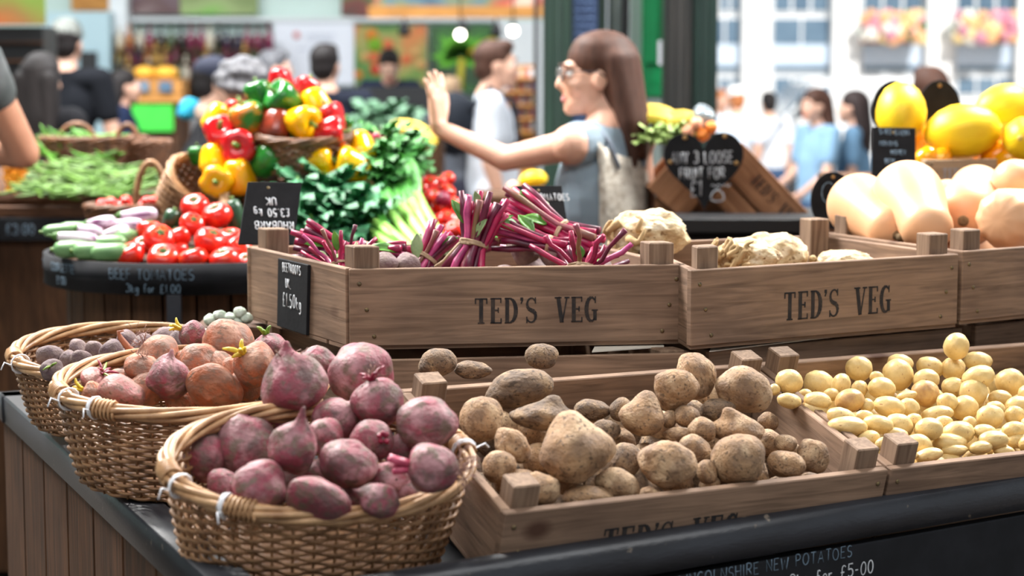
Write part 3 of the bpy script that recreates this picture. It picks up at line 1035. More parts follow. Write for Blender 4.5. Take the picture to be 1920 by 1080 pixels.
g = 'orange and pink beetroots in the middle basket'
GOLD = [
 ('round orange-brown beetroot at the top of the middle basket', 427, 640, 51, 3.03, (.0, -.1, 1), 'round', 0, M_beet_gold, (1, 1, .85), ()),
 ('orange-brown beetroot left below the topmost one in the middle basket', 378, 677, 43, 2.98, (.3, -.4, .8), 'round', 1, M_beet_gold, (1, 1, .8), ()),
 ('dusky purple beetroot with its pointed tail up, centre of the middle basket', 316, 710, 43, 2.88, (-.15, .1, -1), 'beet', 2, M_beet, (1, 1, .9), ()),
 ('beige and orange beetroot behind the purple pointed one in the middle basket', 292, 668, 45, 3.0, (-.7, -.2, .6), 'round', 2, M_beet_gold, (1, 1, .85), (beard(14, .5, 1.0),)),
 ('flat sandy beetroot lying on the front rim of the middle basket', 402, 728, 56, 2.86, (.2, .7, .5), 'round', 3, M_beet_gold, (1.05, 1, .55), ()),
 ('pink beetroot at the front left rim of the middle basket', 228, 735, 47, 2.84, (.3, .2, .9), 'round', 0, M_beet_pink, (1.05, 1, .66), ()),
 ('tan beetroot with dark rootlets in the middle of the middle basket', 266, 690, 34, 2.94, (.2, -.3, .9), 'round', 1, M_beet_gold, (1, 1, .8), (beard(12, .5, 1.0),)),
 ('pink beetroot with small red leaf stems at the left of the middle basket', 180, 716, 30, 2.92, (.6, -.1, .8), 'round', 2, M_beet_pink, (1.3, 1, .75), (sprouts(5, 1.0, M_red_stem, .8, .08), sprouts(2, .8, M_green_sprout, 1.1, .07))),
 ('orange beetroot with yellow stalks looping over it, right of the middle basket', 480, 683, 44, 2.88, (-.55, -.5, .6), 'round', 3, M_beet_gold, (1, 1, .9), (sprouts(5, 1.0, M_yellow_stalk, .5, .09),)),
 ('small orange beetroot tucked in the middle of the middle basket', 437, 690, 24, 2.95, (0, -.5, .8), 'round', 0, M_beet_gold, (1, 1, 1), ()),
 ('violet beetroot below the yellow sprouting stalks, back of the middle basket', 360, 627, 27, 3.12, (-.9, -.1, .5), 'round', 1, M_beet, (1, 1, .9), (sprouts(5, 1.3, M_yellow_stalk, .35, .1), dirt(.8, .5))),
 ('beetroot with yellow stalks drooping over the left rim of the middle basket', 175, 738, 24, 2.86, (-.9, -.2, .4), 'round', 2, M_beet_gold, (1, 1, 1), (sprouts(5, 1.5, M_yellow_stalk, .4, .11),)),
 ('beetroot with a green sprout at the back right of the middle basket', 505, 655, 34, 3.06, (-.2, -.1, 1), 'round', 3, M_beet, (1, 1, .9), (sprouts(3, 1.0, M_green_sprout, .3, .09),)),
]
for lb, px, py, r, Y, ax, kd, v, m_, stc, ex in GOLD:
    beet('beetroot', lb, px, py, r, Y, ax, kd, v, m_, stc, g, ex)
for px, py, r, Y in ((340, 740, 34, 2.92), (270, 730, 34, 2.92), (460, 720, 34, 2.9), (350, 690, 36, 3.0), (225, 720, 30, 2.94), (410, 690, 36, 2.98)):
    beet('beetroot', 'beetroot mostly hidden between the others in the middle basket', px, py, r, Y, (px % 3 - 1, -.3, .8), 'round', px, M_beet_gold, (1, 1, 1), g)
g = 'small dark beetroots in the rear basket'
for i, (px, py, r, Y) in enumerate(((97, 672, 28, 3.24), (147, 655, 20, 3.32), (127, 675, 19, 3.22), (153, 675, 21, 3.2), (178, 657, 20, 3.3), (208, 660, 25, 3.24), (98, 694, 22, 3.14), (238, 642, 25, 3.34),
                                     (305, 634, 23, 3.4), (270, 650, 24, 3.3), (335, 640, 22, 3.36), (190, 690, 24, 3.2), (140, 705, 24, 3.12), (240, 680, 26, 3.24), (290, 660, 24, 3.32))):
    ex = (beard(22, 1.4, 1.0),) if i in (7, 9) else ((sprouts(2, .8, M_green_sprout, .8, .09),) if i == 6 else ())
    lb = {6: 'small dark beetroot with a tiny green shoot at the left of the rear basket', 7: 'dark beetroot with wiry roots at the back of the rear basket',
          0: 'largest dark beetroot at the left of the rear basket', 5: 'plump dark beetroot at the right front of the rear basket', 9: 'dark beetroot with long curling roots beside the middle basket'}.get(i, 'small dark beetroot among its like in the rear basket')
    beet('beetroot', lb, px, py, r, Y, (math.sin(i * 2.1), math.cos(i * 1.7), .5), 'round', i, M_beet_dark, (1.05, 1, .85), g, ex)
# long curved root sticking out between rear and middle baskets
mb = MB(); mb.tube([P(258, 668, 3.06), P(240, 652, 3.05), P(225, 632, 3.05), P(222, 622, 3.05), P(232, 620, 3.05)], [.007, .006, .0045, .003, .0015], 8)
tag(mb.build('beet_tail', M_beet_gold), 'thin curled orange root tail sticking up between the rear and middle baskets', 'root')

# ------------------------------------------------------------------ large potatoes
SP = [spud_mesh('spud', 20 + s, e, f, a) for s, (e, f, a) in enumerate(((1.2, .9, .12), (1.32, .88, .14), (1.08, .95, .12), (1.45, .85, .12), (1.15, .92, .2)))]
g = 'large muddy potatoes in the front crate'
def plane_Y(px, py, lift):
    """depth where the pixel ray meets the heap surface lift metres above the crate's rim plane"""
    o = POT_RIM[0] + UPT * lift
    d = P(px, py, 1.0) - Vector((0, 0, CAM_Z))
    t = (o - Vector((0, 0, CAM_Z))).dot(UPT) / d.dot(UPT)
    return (d * t).y
def potato(label, px, py, rx, ry, roll=0.0, v=0, m=None, me=None, Y=None, lift=.0, group=g, name='potato', cat='potato', yaw=0.0, pitch=0.0, depth=None, extra=None):
    Y = Y or plane_Y(px, py, lift)
    base = me or SP[v % len(SP)]
    bb = [max(abs(c.co[k]) for c in base.vertices) for k in range(3)]
    sx, sz = S(rx, Y), S(ry, Y)
    sy = depth or (sx + sz) / 2
    # long axis along the view's horizontal, rolled in the picture plane
    Mx = Matrix.Translation(P(px, py, Y)) @ Matrix.Rotation(-PITCH, 4, 'X') @ Matrix.Rotation(roll, 4, 'Y') @ Matrix.Diagonal((sx / bb[0], sy / bb[1], sz / bb[2], 1)) @ Matrix.Rotation(yaw, 4, 'X')
    o = bpy.data.objects.new(name, mesh_with(base, m or M_potato)); COL.objects.link(o)
    o.matrix_basis = Mx
    return tag(o, label, cat, group)
KN_BIG = spud_mesh('spud_knob_big', 41, 1.05, .95, .13, knobs=(((-.1, 0, 1), .55, .52), ((1, .3, .05), .5, .55), ((-.5, -.7, -.5), .8, .15)))
KN_NUB = spud_mesh('spud_knob_nub', 42, 1.2, .8, .12, knobs=(((.12, -.1, 1), .34, .85), ((-1, 0, -.2), .5, .3)))
KN_TWO = spud_mesh('spud_two_lobes', 43, .95, 1.1, .1, knobs=(((.1, 0, 1), .55, .75), ((-.7, -.2, .2), .4, .22)))
KN_DUCK = spud_mesh('spud_nubbed', 44, 1.25, .85, .12, knobs=(((-.4, -.2, .9), .33, .8), ((-1, 0, -.2), .5, .35)))
KN_LUMP = spud_mesh('spud_lumpy', 45, 1.15, .95, .2, knobs=(((-.7, 0, .5), .5, .25), ((.6, -.2, .6), .4, .2)))
KN_CONE = spud_mesh('spud_cone', 46, .9, 1.2, .1, knobs=(((-.1, 0, 1), .5, .6),))
POT = [
 ('very large knobbly potato with a peak and side lobe, centre of the front crate', 1075, 846, 84, 78, 0, KN_BIG, M_potato, .030, .06),
 ('large oval potato leaning on the back board at the upper left of the front crate', 973, 728, 67, 37, -.22, SP[0], M_potato_dark, None, None),
 ('round earthy potato at the left end of the front crate by the back corner', 903, 786, 43, 45, .0, SP[2], M_potato, .02, None),
 ('potato with a small head-like nub behind the very large knobbly one', 1025, 782, 72, 44, .1, KN_NUB, M_potato_dark, .02, None),
 ('rough flaking potato beside the very large knobbly one', 960, 836, 42, 34, .75, SP[4], M_potato, .01, None),
 ('small golden brown potato at the left side board of the front crate', 936, 876, 33, 33, .3, SP[2], M_potato, .0, None),
 ('cone shaped potato beside the front left corner post', 1017, 922, 36, 42, -.35, KN_CONE, M_potato, .0, None),
 ('split potato with a torn skin lying at the front board', 1101, 934, 51, 26, .0, SP[1], M_potato, -.02, None),
 ('smooth oval potato at the front board left of the large egg shaped one', 1158, 909, 45, 32, .35, SP[0], M_potato, -.005, None),
 ('dusty potato between the very large knobbly one and the egg shaped one', 1172, 864, 34, 36, .4, SP[2], M_potato_dark, .0, None),
 ('large pale egg shaped potato with a clod of soil, front middle of the front crate', 1252, 870, 60, 50, .12, SP[4], M_potato, .02, None),
 ('large round potato at the front right of the front crate', 1385, 861, 54, 50, -.1, SP[2], M_potato, .02, None),
 ('upright two lobed potato at the middle of the front crate', 1205, 784, 47, 54, .1, KN_TWO, M_potato, .025, None),
 ('lumpy potato leaning against the topmost one at the back right of the front crate', 1268, 731, 46, 41, -.2, KN_LUMP, M_potato, .055, None),
 ('topmost potato at the back right of the front crate under the upper crates', 1306, 704, 38, 47, -.35, SP[1], M_potato, .06, None),
 ('big dark potato at the right side board of the front crate', 1395, 730, 56, 44, .35, SP[0], M_potato, .06, None),
 ('duck shaped potato with a round nub, right of the front crate', 1385, 806, 62, 42, .12, KN_DUCK, M_potato, .03, None),
 ('small potato left of the duck shaped one', 1316, 806, 28, 25, .2, SP[0], M_potato, .03, None),
 ('small round potato under the lumpy one at the back', 1288, 781, 25, 22, .3, SP[2], M_potato, .03, None),
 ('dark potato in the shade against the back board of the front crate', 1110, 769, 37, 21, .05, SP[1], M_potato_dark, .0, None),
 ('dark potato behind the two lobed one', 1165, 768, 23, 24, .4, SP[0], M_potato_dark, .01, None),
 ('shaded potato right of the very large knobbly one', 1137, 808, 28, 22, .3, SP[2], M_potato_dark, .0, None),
 ('small potato with scabs between the egg shaped and the duck shaped ones', 1268, 815, 26, 16, -.1, SP[4], M_potato, .01, None),
 ('potato behind the large egg shaped one at its right', 1302, 845, 36, 30, .4, SP[1], M_potato, .01, None),
 ('small potato squeezed left of the large round one', 1326, 886, 20, 26, -.3, SP[2], M_potato, .0, None),
 ('little potato at the front board left of the large round one', 1330, 906, 21, 15, -.2, SP[0], M_potato, -.015, None),
 ('little rough potato at the right side board of the front crate', 1473, 832, 23, 18, .2, SP[2], M_potato, .01, None),
 ('oval potato right of the large round one at the front crate', 1474, 871, 39, 26, .15, SP[3], M_potato, .0, None),
 ('bent potato at the front right corner post', 1524, 856, 36, 36, .9, SP[4], M_potato, .0, None),
 ('small potato low at the front board under the egg shaped one', 1218, 926, 24, 14, .0, SP[0], M_potato, -.02, None),
 ('small pale potato behind the front left corner post', 978, 893, 26, 14, -.1, SP[1], M_potato, -.01, None),
 ('dark potato under the big dark one at the right side board', 1345, 768, 36, 22, -.2, SP[1], M_potato_dark, .03, None),
 ('tiny potato under the lumpy one at the back', 1256, 786, 15, 18, .2, SP[2], M_potato, .02, None),
]
_pots = []
for lb, px, py, rx, ry, roll, me, m_, lift, dep in POT:
    if lift is None:
        o = potato(lb, px, py, rx, ry, roll, me=me, m=m_, Y=2.90)
    else:
        o = potato(lb, px, py, rx, ry, roll, me=me, m=m_, lift=lift, depth=dep)
    _pots.append(o)
for px, py, r in ((1010, 860, 30), (1060, 905, 30), (1210, 860, 30), (1160, 830, 30), (1100, 800, 34), (1240, 800, 30), (1440, 830, 26), (1420, 900, 22), (1270, 905, 28), (950, 905, 22), (1350, 830, 34), (1480, 845, 20), (1320, 740, 34), (1000, 810, 30), (940, 800, 30), (1440, 790, 18)):
    potato('potato mostly hidden deep between the others in the front crate', px, py, r * 1.15, r, .3, v=px, lift=-.03)
for k in range(40):
    rr = random.Random(400 + k)
    u, w = (k % 10 + rr.uniform(.1, .9)) / 10, (k // 10 + rr.uniform(.1, .9)) / 4
    p = POT_RIM[0] + CD * (.05 + .55 * u + .06 * w) + YT * (.045 + .33 * w) - UPT * .066
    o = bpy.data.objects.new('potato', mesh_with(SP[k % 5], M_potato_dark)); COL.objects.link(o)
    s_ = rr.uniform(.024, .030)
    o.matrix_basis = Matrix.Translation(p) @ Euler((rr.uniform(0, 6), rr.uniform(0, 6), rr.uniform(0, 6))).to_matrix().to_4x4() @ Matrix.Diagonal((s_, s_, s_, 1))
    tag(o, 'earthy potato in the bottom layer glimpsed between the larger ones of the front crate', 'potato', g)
# potatoes lying on the crate behind
g2 = 'potatoes along the crate under the beetroot crate'
potato('scarred brown potato at the left below the beetroot crate', 820, 680, 38, 28, -.2, v=0, m=M_potato_dark, Y=3.02, group=g2)
potato('flat brown potato between the other two below the beetroot crate', 886, 694, 38, 18, .05, v=1, m=M_potato_dark, Y=3.04, group=g2)
potato('round scabby potato below the lettering of the beetroot crate', 1016, 668, 33, 25, .1, v=2, m=M_potato_dark, Y=3.06, group=g2)

# ------------------------------------------------------------------ new potatoes
NP_ME = [spud_mesh('new_potato', 60 + s, e, f, a) for s, (e, f, a) in enumerate(((1.1, .92, .06), (1.22, .9, .08), (1.02, .97, .06), (1.35, .88, .08)))]
NPL = [(215,292,58,52),(336,300,64,54),(425,305,40,48),(497,240,57,54),(655,265,64,68),(665,220,55,40),(590,320,58,47),(500,320,35,35),(785,235,58,45),(880,240,50,48),(770,285,55,45),(765,340,60,58),(880,315,50,42),(980,210,60,40),(892,150,53,57),(980,275,70,50),(1110,295,62,58),(960,340,60,60),(1070,360,50,35),(215,370,52,34),(330,370,58,38),(315,410,58,45),(460,370,62,50),(425,435,62,40),(620,395,67,45),(700,400,45,42),(530,390,30,30),(855,375,45,40),(925,400,58,54),(1030,435,58,50),(1140,390,55,40),(1130,430,45,45),(815,425,68,36),(520,435,40,28),(450,475,85,45),(575,465,65,40),(660,470,60,50),(720,450,35,30),(780,485,60,48),(900,500,68,52),(1010,500,52,36),(1125,490,52,38),(535,525,50,35),(645,505,55,30),(735,550,60,48),(865,540,72,40),(1040,530,65,40),(1140,530,50,35),(780,590,60,30),(885,570,55,25),(990,560,50,28),(280,345,30,25),(155,325,25,25),(570,275,30,25),(690,350,45,20),(945,460,30,30),
       (1190,345,50,45),(1200,470,50,40),(1190,540,50,35),(1215,410,50,40),(1085,575,45,25),(700,590,40,22),(600,545,40,30),(385,345,35,28),(1050,400,40,30),(840,460,40,30)]
g = 'pale new potatoes heaped in the right front crate'
special = {14: 'topmost new potato by the back right corner post of its crate', 4: 'large new potato with dark specks high at the back board', 6: 'new potato in front of the speckled one at the back board',
           11: 'brownish new potato with a cracked top in the middle of its crate', 22: 'browned new potato at the left of its crate', 34: 'long new potato behind the left front corner post', 28: 'new potato with a dark eye scar right of the middle of its crate',
           3: 'shaded new potato leaning on the back board of its crate', 0: 'new potato nearest the back left corner of its crate'}
M_np_brown = mat('browned_new_potato_skin', srgb(206, 168, 106), srgb(176, 132, 84), rough=.45, scale=1.2, bump=.15, bscale=5)
for i, (cx, cy, rx, ry) in enumerate(NPL):
    px, py = cx / 2.159 + 1380, cy / 2.159 + 580
    rr = random.Random(i)
    lift = -.012 + .022 * rr.random() + (.05 if i == 14 else .0) - (.012 if cy > 520 else 0) + (.012 if cy < 300 else 0)
    potato(special.get(i, 'pale yellow new potato among many like it in the right front crate'), px, py, rx / 2.159, ry / 2.159, rr.uniform(-.3, .3), v=i, m=M_np_brown if i in (11, 22) else M_newpot, me=NP_ME[i % 4], lift=lift, group=g, name='new_potato')
for k in range(60):
    rr = random.Random(900 + k)
    u, w = (k % 12 + rr.uniform(.2, .8)) / 12, (k // 12 + rr.uniform(.2, .8)) / 5
    p = NEW_RIM[0] + CD * (.04 + .56 * u + .06 * w) + YT * (.04 + .33 * w) - UPT * .052
    o = bpy.data.objects.new('new_potato', mesh_with(NP_ME[k % 4], M_newpot)); COL.objects.link(o)
    s_ = rr.uniform(.02, .024)
    o.matrix_basis = Matrix.Translation(p) @ Euler((rr.uniform(0, 6), rr.uniform(0, 6), rr.uniform(0, 6))).to_matrix().to_4x4() @ Matrix.Diagonal((s_, s_, s_, 1))
    tag(o, 'pale yellow new potato in the lower layer glimpsed between the upper ones', 'potato', g)
# ------------------------------------------------------------------ contents of the upper crates
M_stem = mat('beet_stem', srgb(178, 26, 78), srgb(128, 20, 62), rough=0.35, scale=26, stretch=(1, 1, 1), spec=.5, tint=.1)
M_stem_pink = mat('pale_beet_stem', srgb(202, 84, 132), srgb(150, 40, 98), rough=0.35, scale=26, tint=.1)
M_stem_dk = mat('dark_beet_stem', srgb(112, 16, 56), srgb(70, 18, 40), rough=0.4, scale=26, tint=.1)
M_stem_gr = mat('greenish_beet_stem', srgb(120, 110, 60), srgb(130, 40, 70), rough=0.45, scale=12, tint=.1)
M_leaf = mat('beet_leaf', srgb(92, 150, 44), srgb(54, 104, 34), rough=0.45, scale=30)
M_leaf_pale = mat('pale_leaf', srgb(150, 168, 120), srgb(108, 134, 86), rough=0.55, scale=30)
M_twine = mat('twine', srgb(196, 170, 140), srgb(150, 124, 98), rough=0.9, scale=80)
M_beet_grey = mat('bunched_beet_skin', srgb(112, 86, 88), srgb(136, 116, 108), rough=0.7, scale=1.4, bump=.5, bscale=6)

def leaf_mb(mb, base, d, up, L, W, curl=.3, n=7):
    d = Vector(d).normalized(); up = Vector(up)
    s = d.cross(up).normalized(); u = s.cross(d).normalized()
    vv, fs = [], []
    for i in range(n):
        t = i / (n - 1)
        w = W * math.sin(PI * min(1, t * .92 + .06)) ** .8
        c = Vector(base) + d * (L * t) + u * (-curl * L * t * t)
        for k, q in enumerate((-1, -.5, 0, .5, 1)):
            vv.append(c + s * (w * q) + u * (abs(q) * W * .35 + .12 * W * math.sin(t * 9 + q * 3)))
    for i in range(n - 1):
        for k in range(4):
            a = i * 5 + k
            fs.append((a, a + 1, a + 6, a + 5))
    m = len(vv)
    th = -u * (W * .06 + .0006)
    vv2 = vv + [p + th for p in vv]
    fs2 = fs + [tuple(reversed([q + m for q in f])) for f in fs]
    for i in range(n - 1):
        fs2.append((i * 5, (i + 1) * 5, (i + 1) * 5 + m, i * 5 + m))
        fs2.append((i * 5 + 4, i * 5 + 4 + m, (i + 1) * 5 + 4 + m, (i + 1) * 5 + 4))
    mb.add(vv2, fs2, True)
    return mb
def beet_bunch(label, base, tip, n, spread, r, Y, tie=.45, leaves=(), beets=0, mstem=None, group='bunches of beetroot stems in the upper crate', seed=1, fan=.3, dy=.03, tips_cut=True, tail=None):
    """stems run from pixel base to pixel tip at depth Y; tied with twine."""
    rng = random.Random(seed)
    b, t = P(*base, Y), P(*tip, Y + dy)
    o = thing('beetroot_bunch', label, 'beetroot', b, group=group)
    ax = (t - b); L = ax.length; ax.normalize()
    s = ax.orthogonal().normalized(); s2 = ax.cross(s)
    sp = S(spread, Y); rr = S(r, Y) * .74; n = int(n * 1.6)
    for i in range(n):
        w = 2.399 * i; q = math.sqrt((i + .5) / n)
        off = s * math.cos(w) * q + s2 * math.sin(w) * q
        l0 = rng.uniform(-.06, .05) * L; l1 = L * rng.uniform(.82, 1.06)
        pts = []
        for k in range(6):
            f = k / 5
            wd = sp * (.35 + fan * abs(f - tie) * 2.2)
            pts.append(b + ax * (l0 + (l1 - l0) * f) + off * wd + Vector((rng.uniform(-1, 1), rng.uniform(-1, 1), rng.uniform(-1, 1))) * sp * .05)
        mb = MB(); mb.tube(pts, [rr * q for q in ((1.2, 1.1, .95, .9, 1.0, .8) if i % 3 else (.9, .8, .75, .7, .8, 1.1))], 7)
        mb.build('stem', ((mstem or M_stem), M_stem_dk, M_stem, M_stem_pink, (mstem or M_stem), M_stem_gr, M_stem_dk)[i % 7], o, world=True)
    mb = MB()
    c = b + ax * (L * tie)
    pts = []
    for i in range(34):
        w = 2 * PI * i / 11
        pts.append(c + (s * math.cos(w) + s2 * math.sin(w)) * sp * (.46 + .02 * math.sin(i)) + ax * (rr * .4 * (i / 11 - 1.5)))
    if tail:
        pts += [P(*p, Y - .03) for p in tail]
    mb.tube(pts, rr * .32, 5); mb.build('twine_tie', M_twine, o, world=True)
    for (f, da, L_, W_, kind) in leaves:
        mb = MB()
        p = b + ax * (L * f) + s * sp * .4 * math.cos(da) + s2 * sp * .4 * math.sin(da)
        d = ax * .8 + (s * math.cos(da) + s2 * math.sin(da)) * .7
        leaf_mb(mb, p, d, (0, -.6, .8), S(L_, Y), S(W_, Y))
        mb.build('leaf', M_leaf if kind == 0 else M_leaf_pale, o, world=True)
    return o
beet_bunch('upright beetroot bunch tied with twine, tallest in the upper crate', (872, 520), (912, 372), 16, 58, 9.5, 3.42, tie=.42, leaves=((.62, 2.6, 55, 12, 0), (.8, .5, 30, 8, 0), (.5, 4, 40, 10, 1), (.7, 5.4, 44, 9, 0), (.88, 3.4, 26, 8, 1), (.85, 1.5, 26, 7, 0)), seed=3, fan=.42, tail=((862, 455), (830, 490), (815, 500)))
beet_bunch('beetroot bunch lying diagonally with red cut stems up against the tomato sign', (1112, 468), (950, 384), 15, 56, 9.5, 3.50, tie=.36, leaves=((.5, 1, 46, 13, 0), (.62, 3, 40, 12, 1), (.4, 5, 50, 12, 0), (.75, 2, 36, 9, 0), (.8, 4.2, 32, 9, 0)), seed=5, fan=.42, dy=.08)
beet_bunch('beetroot bunch with magenta stems below the diagonal one', (1070, 470), (935, 432), 9, 36, 8.5, 3.44, tie=.3, leaves=((.7, 1.5, 50, 14, 0), (.9, 3, 40, 10, 0), (.55, 2.4, 44, 12, 0)), seed=8, fan=.5)
beet_bunch('short beetroot bunch with cut ends pointing up at the right of the crate', (1092, 520), (1098, 458), 11, 70, 8, 3.36, tie=.2, leaves=((.6, .2, 40, 11, 0), (.4, 3.6, 24, 9, 0)), seed=11, fan=.75)
beet_bunch('beetroot bunch leaning left with pale leaves, left of the tallest one', (775, 520), (838, 432), 10, 46, 8, 3.46, tie=.4, leaves=((.5, 2, 40, 12, 1), (.7, 4.5, 36, 10, 0), (.3, 3, 44, 12, 1), (.6, 5.5, 40, 13, 1)), seed=13, fan=.4, mstem=M_stem_pink)
beet_bunch('beetroot bunch lying at the left end behind the slate sign of the crate', (668, 480), (556, 448), 10, 40, 9, 3.55, tie=.25, leaves=((.5, 1, 36, 9, 0),), seed=17, fan=.45)
beet_bunch('stubby beetroot bunch with green and brown cut stalks behind the front left post', (640, 515), (628, 452), 12, 52, 5.5, 3.40, tie=.25, leaves=((.6, 1.0, 36, 8, 0), (.6, 4, 36, 8, 0), (.5, 2.6, 30, 7, 1)), seed=19, fan=.7)
beet_bunch('beetroot bunch lying flat behind the front left corner post', (762, 478), (672, 466), 8, 30, 8.5, 3.48, tie=.8, leaves=((.1, 1.2, 60, 12, 0),), seed=23, fan=.3)
beet_bunch('beetroot bunch with red stems lying behind the upright one', (1010, 440), (905, 452), 9, 36, 8, 3.60, tie=.7, leaves=((.4, 1.2, 50, 14, 0), (.7, 4, 44, 12, 0)), seed=29, fan=.4)
g = 'grey beetroots among the stems in the upper crate'
for px, py, r, Y, lb in ((722, 494, 26, 3.40, 'grey beetroot beside the front left post of the upper crate'), (766, 496, 25, 3.42, 'grey beetroot left of the upright bunch in the upper crate'),
                         (1040, 474, 32, 3.46, 'grey brown beetroot under the diagonal bunch in the upper crate'), (985, 470, 30, 3.50, 'beetroot between the upright and the diagonal bunch in the upper crate')):
    beet('beetroot', lb, px, py, r, Y, (.4, -.2, .8), 'round', int(px), M_beet_grey, (1, 1, .9), g)
for k in range(9):
    px = 590 + k * 72
    p = P(px, 480, 3.52)
    beet('beetroot', 'beetroot hidden low under the bunches in the upper crate', px, 530, 36, 3.46, (.4, -.2, .8), 'round', k, M_beet_grey, (1, 1, .9), g)
    if k % 2 == 0:
        beet('beetroot', 'beetroot hidden low under the bunches in the upper crate', px - 20, 515, 36, 3.60, (-.4, .2, .8), 'round', k, M_beet_grey, (1, 1, .9), g)

# celeriac
M_celeriac = mat('celeriac_skin', srgb(218, 198, 160), srgb(170, 140, 98), rough=0.8, scale=2.2, lo=.4, hi=.65, bump=.9, bscale=6, speck=srgb(128, 98, 62), speck_scale=5, speck_at=.63, speck_w=.06, col3=srgb(236, 222, 194), scale3=1.5, at3=.5)
M_cel_root = mat('celeriac_roots', srgb(206, 178, 130), srgb(150, 118, 76), rough=0.8, scale=3)
def celeriac(label, px, py, rx, ry, Y, seed, roots=0, depth=None):
    o = thing('celeriac', label, 'celeriac', P(px, py, Y), group='celeriac in the upper crates')
    bm = bmesh.new(); bmesh.ops.create_icosphere(bm, subdivisions=5, radius=1.0)
    f1, f2, f3 = lumps(seed, .16, 1.6), lumps(seed + 2, .07, 4.5), lumps(seed + 5, .03, 11)
    for v in bm.verts:
        v.co = f3(f2(f1(v.co)))
    me = bpy.data.meshes.new('celeriac'); bm.to_mesh(me); bm.free()
    me.polygons.foreach_set('use_smooth', [True] * len(me.polygons))
    b = link('root', me, M_celeriac, o)
    sx, sz = S(rx, Y), S(ry, Y)
    b.scale = (sx / 1.05, (depth or (sx + sz) / 2) / 1.05, sz / 1.05)
    rng = random.Random(seed)
    if roots:
        mb = MB()
        for i in range(roots):
            w = rng.uniform(PI * .55, PI * 1.5); e = rng.uniform(-.7, .5)
            p = Vector((math.cos(w) * math.cos(e) * sx, -abs(math.sin(w)) * math.cos(e) * sx * .9, math.sin(e) * sz))
            t = Vector((rng.uniform(-1, 1), rng.uniform(-1, 1), rng.uniform(-1, 1)))
            n_ = p.normalized(); t = (t - n_ * t.dot(n_)).normalized()
            rr = rng.uniform(.06, .13) * sx
            bt_ = n_.cross(t)
            q = [p + t * (k * rr * .8) + bt_ * (rr * .9 * math.sin(k * 1.1 + i)) + n_ * (rr * .6 * math.sin(k * .8)) for k in range(6)]
            mb.tube(q, [rr * .8, rr * .8, rr * .7, rr * .6, rr * .45, rr * .3], 7)
        r_ = mb.build('gnarled_roots', M_cel_root, o); r_['kind'] = 'stuff'
    return o
celeriac('largest knobbly celeriac standing tall between the two upper crates', 1214, 442, 80, 52, 3.66, 3, 8)
celeriac('celeriac with a tangle of gnarled roots beside the front left post', 1400, 482, 66, 36, 3.52, 5, 46)
celeriac('pale round topped celeriac behind the gnarled one in the middle crate', 1450, 482, 66, 50, 3.66, 7, 8)
celeriac('celeriac at the right end of the middle crate just above its rim', 1583, 500, 62, 34, 3.62, 9, 8)

# butternut squashes
M_squash = mat('squash_skin', srgb(232, 182, 140), srgb(220, 164, 120), rough=0.42, scale=3.5, spec=.4, bump=.08, bscale=10)
M_squash_stem = mat('squash_stem', srgb(150, 126, 92), srgb(112, 90, 62), rough=0.8, scale=60)
def squash(label, p0, p1, Y0, Y1, r0, r1, ribs=0, scar=None, stem=True):
    """bulb centre at pixel p0 radius r0, neck end at pixel p1 radius r1."""
    a, b = P(*p0, Y0), P(*p1, Y1)
    o = thing('butternut_squash', label, 'squash', a, group='butternut squashes in the right upper crate')
    d = b - a; L = d.length
    R0, R1 = S(r0, Y0), S(r1, Y1)
    Mx = Matrix.Translation(a) @ rot_to(d)
    prof = []
    for i in range(33):
        t = i / 32
        z = -R0 + (L + R0 + R1 * .8) * t
        if z < 0:
            rr = math.sqrt(max(0, 1 - (z / R0) ** 2)) * R0
        elif z < L:
            f = z / L; f = f * f * (3 - 2 * f)
            rr = R0 * (1 - f) + R1 * f
        else:
            rr = R1 * math.sqrt(max(0, 1 - ((z - L) / (R1 * .8)) ** 2))
        if i == 0: rr = R0 * .10
        if i == 32: rr = R1 * .12
        prof.append((max(rr, .001), z))
    mb = MB(); mb.lathe(prof, 40, Mx)
    Wi = root_matrix(o).inverted(); Mi = Mx.inverted()
    if ribs:
        for k, p in enumerate(mb.v):
            l = Mi @ p
            w = math.atan2(l.y, l.x)
            f = 1 + .035 * math.cos(ribs * w)
            dz = 0
            rad = math.hypot(l.x, l.y)
            if l.z < 0: dz = R0 * .22 * math.exp(-(rad / (R0 * .25)) ** 2)
            mb.v[k] = Mx @ Vector((l.x * f, l.y * f, l.z + dz))
    mb.build('flesh', M_squash, o, world=True)
    if scar:
        s_ = MB(); s_.lathe([(R0 * .17, -R0 * .035), (R0 * .16, .0), (R0 * .06, R0 * .01)], 14, Mx @ Matrix.Translation((0, 0, -R0 * (1.0 if not ribs else .8))) @ Matrix.Rotation(PI, 4, 'X'))
        s_.build('blossom_scar', M_squash_stem, o, world=True)
    if stem:
        s_ = MB(); s_.lathe([(R1 * .22, 0), (R1 * .16, R1 * .3), (R1 * .2, R1 * .42)], 8, Mx @ Matrix.Translation((0, 0, L + R1 * .74)))
        s_.build('stem', M_squash_stem, o, world=True)
    return o
squash('left butternut squash with its neck pointing down to the right', (1612, 386), (1668, 430), 3.94, 3.80, 62, 46)
squash('tallest butternut squash leaning over the left one', (1702, 368), (1738, 428), 3.86, 3.74, 68, 50)
squash('butternut squash showing its round brown blossom scar behind the tallest one', (1812, 402), (1832, 360), 3.92, 4.14, 62, 52, scar=True)
squash('ribbed butternut squash with a dimpled end at the right edge', (1888, 410), (1960, 402), 3.74, 3.90, 57, 48, ribs=10, scar=True)
squash('butternut squash on top behind the ribbed one at the right edge', (1902, 340), (1990, 350), 3.98, 4.02, 42, 38)
squash('butternut squash mostly hidden behind the one with the blossom scar', (1776, 372), (1800, 400), 4.12, 4.16, 36, 34)
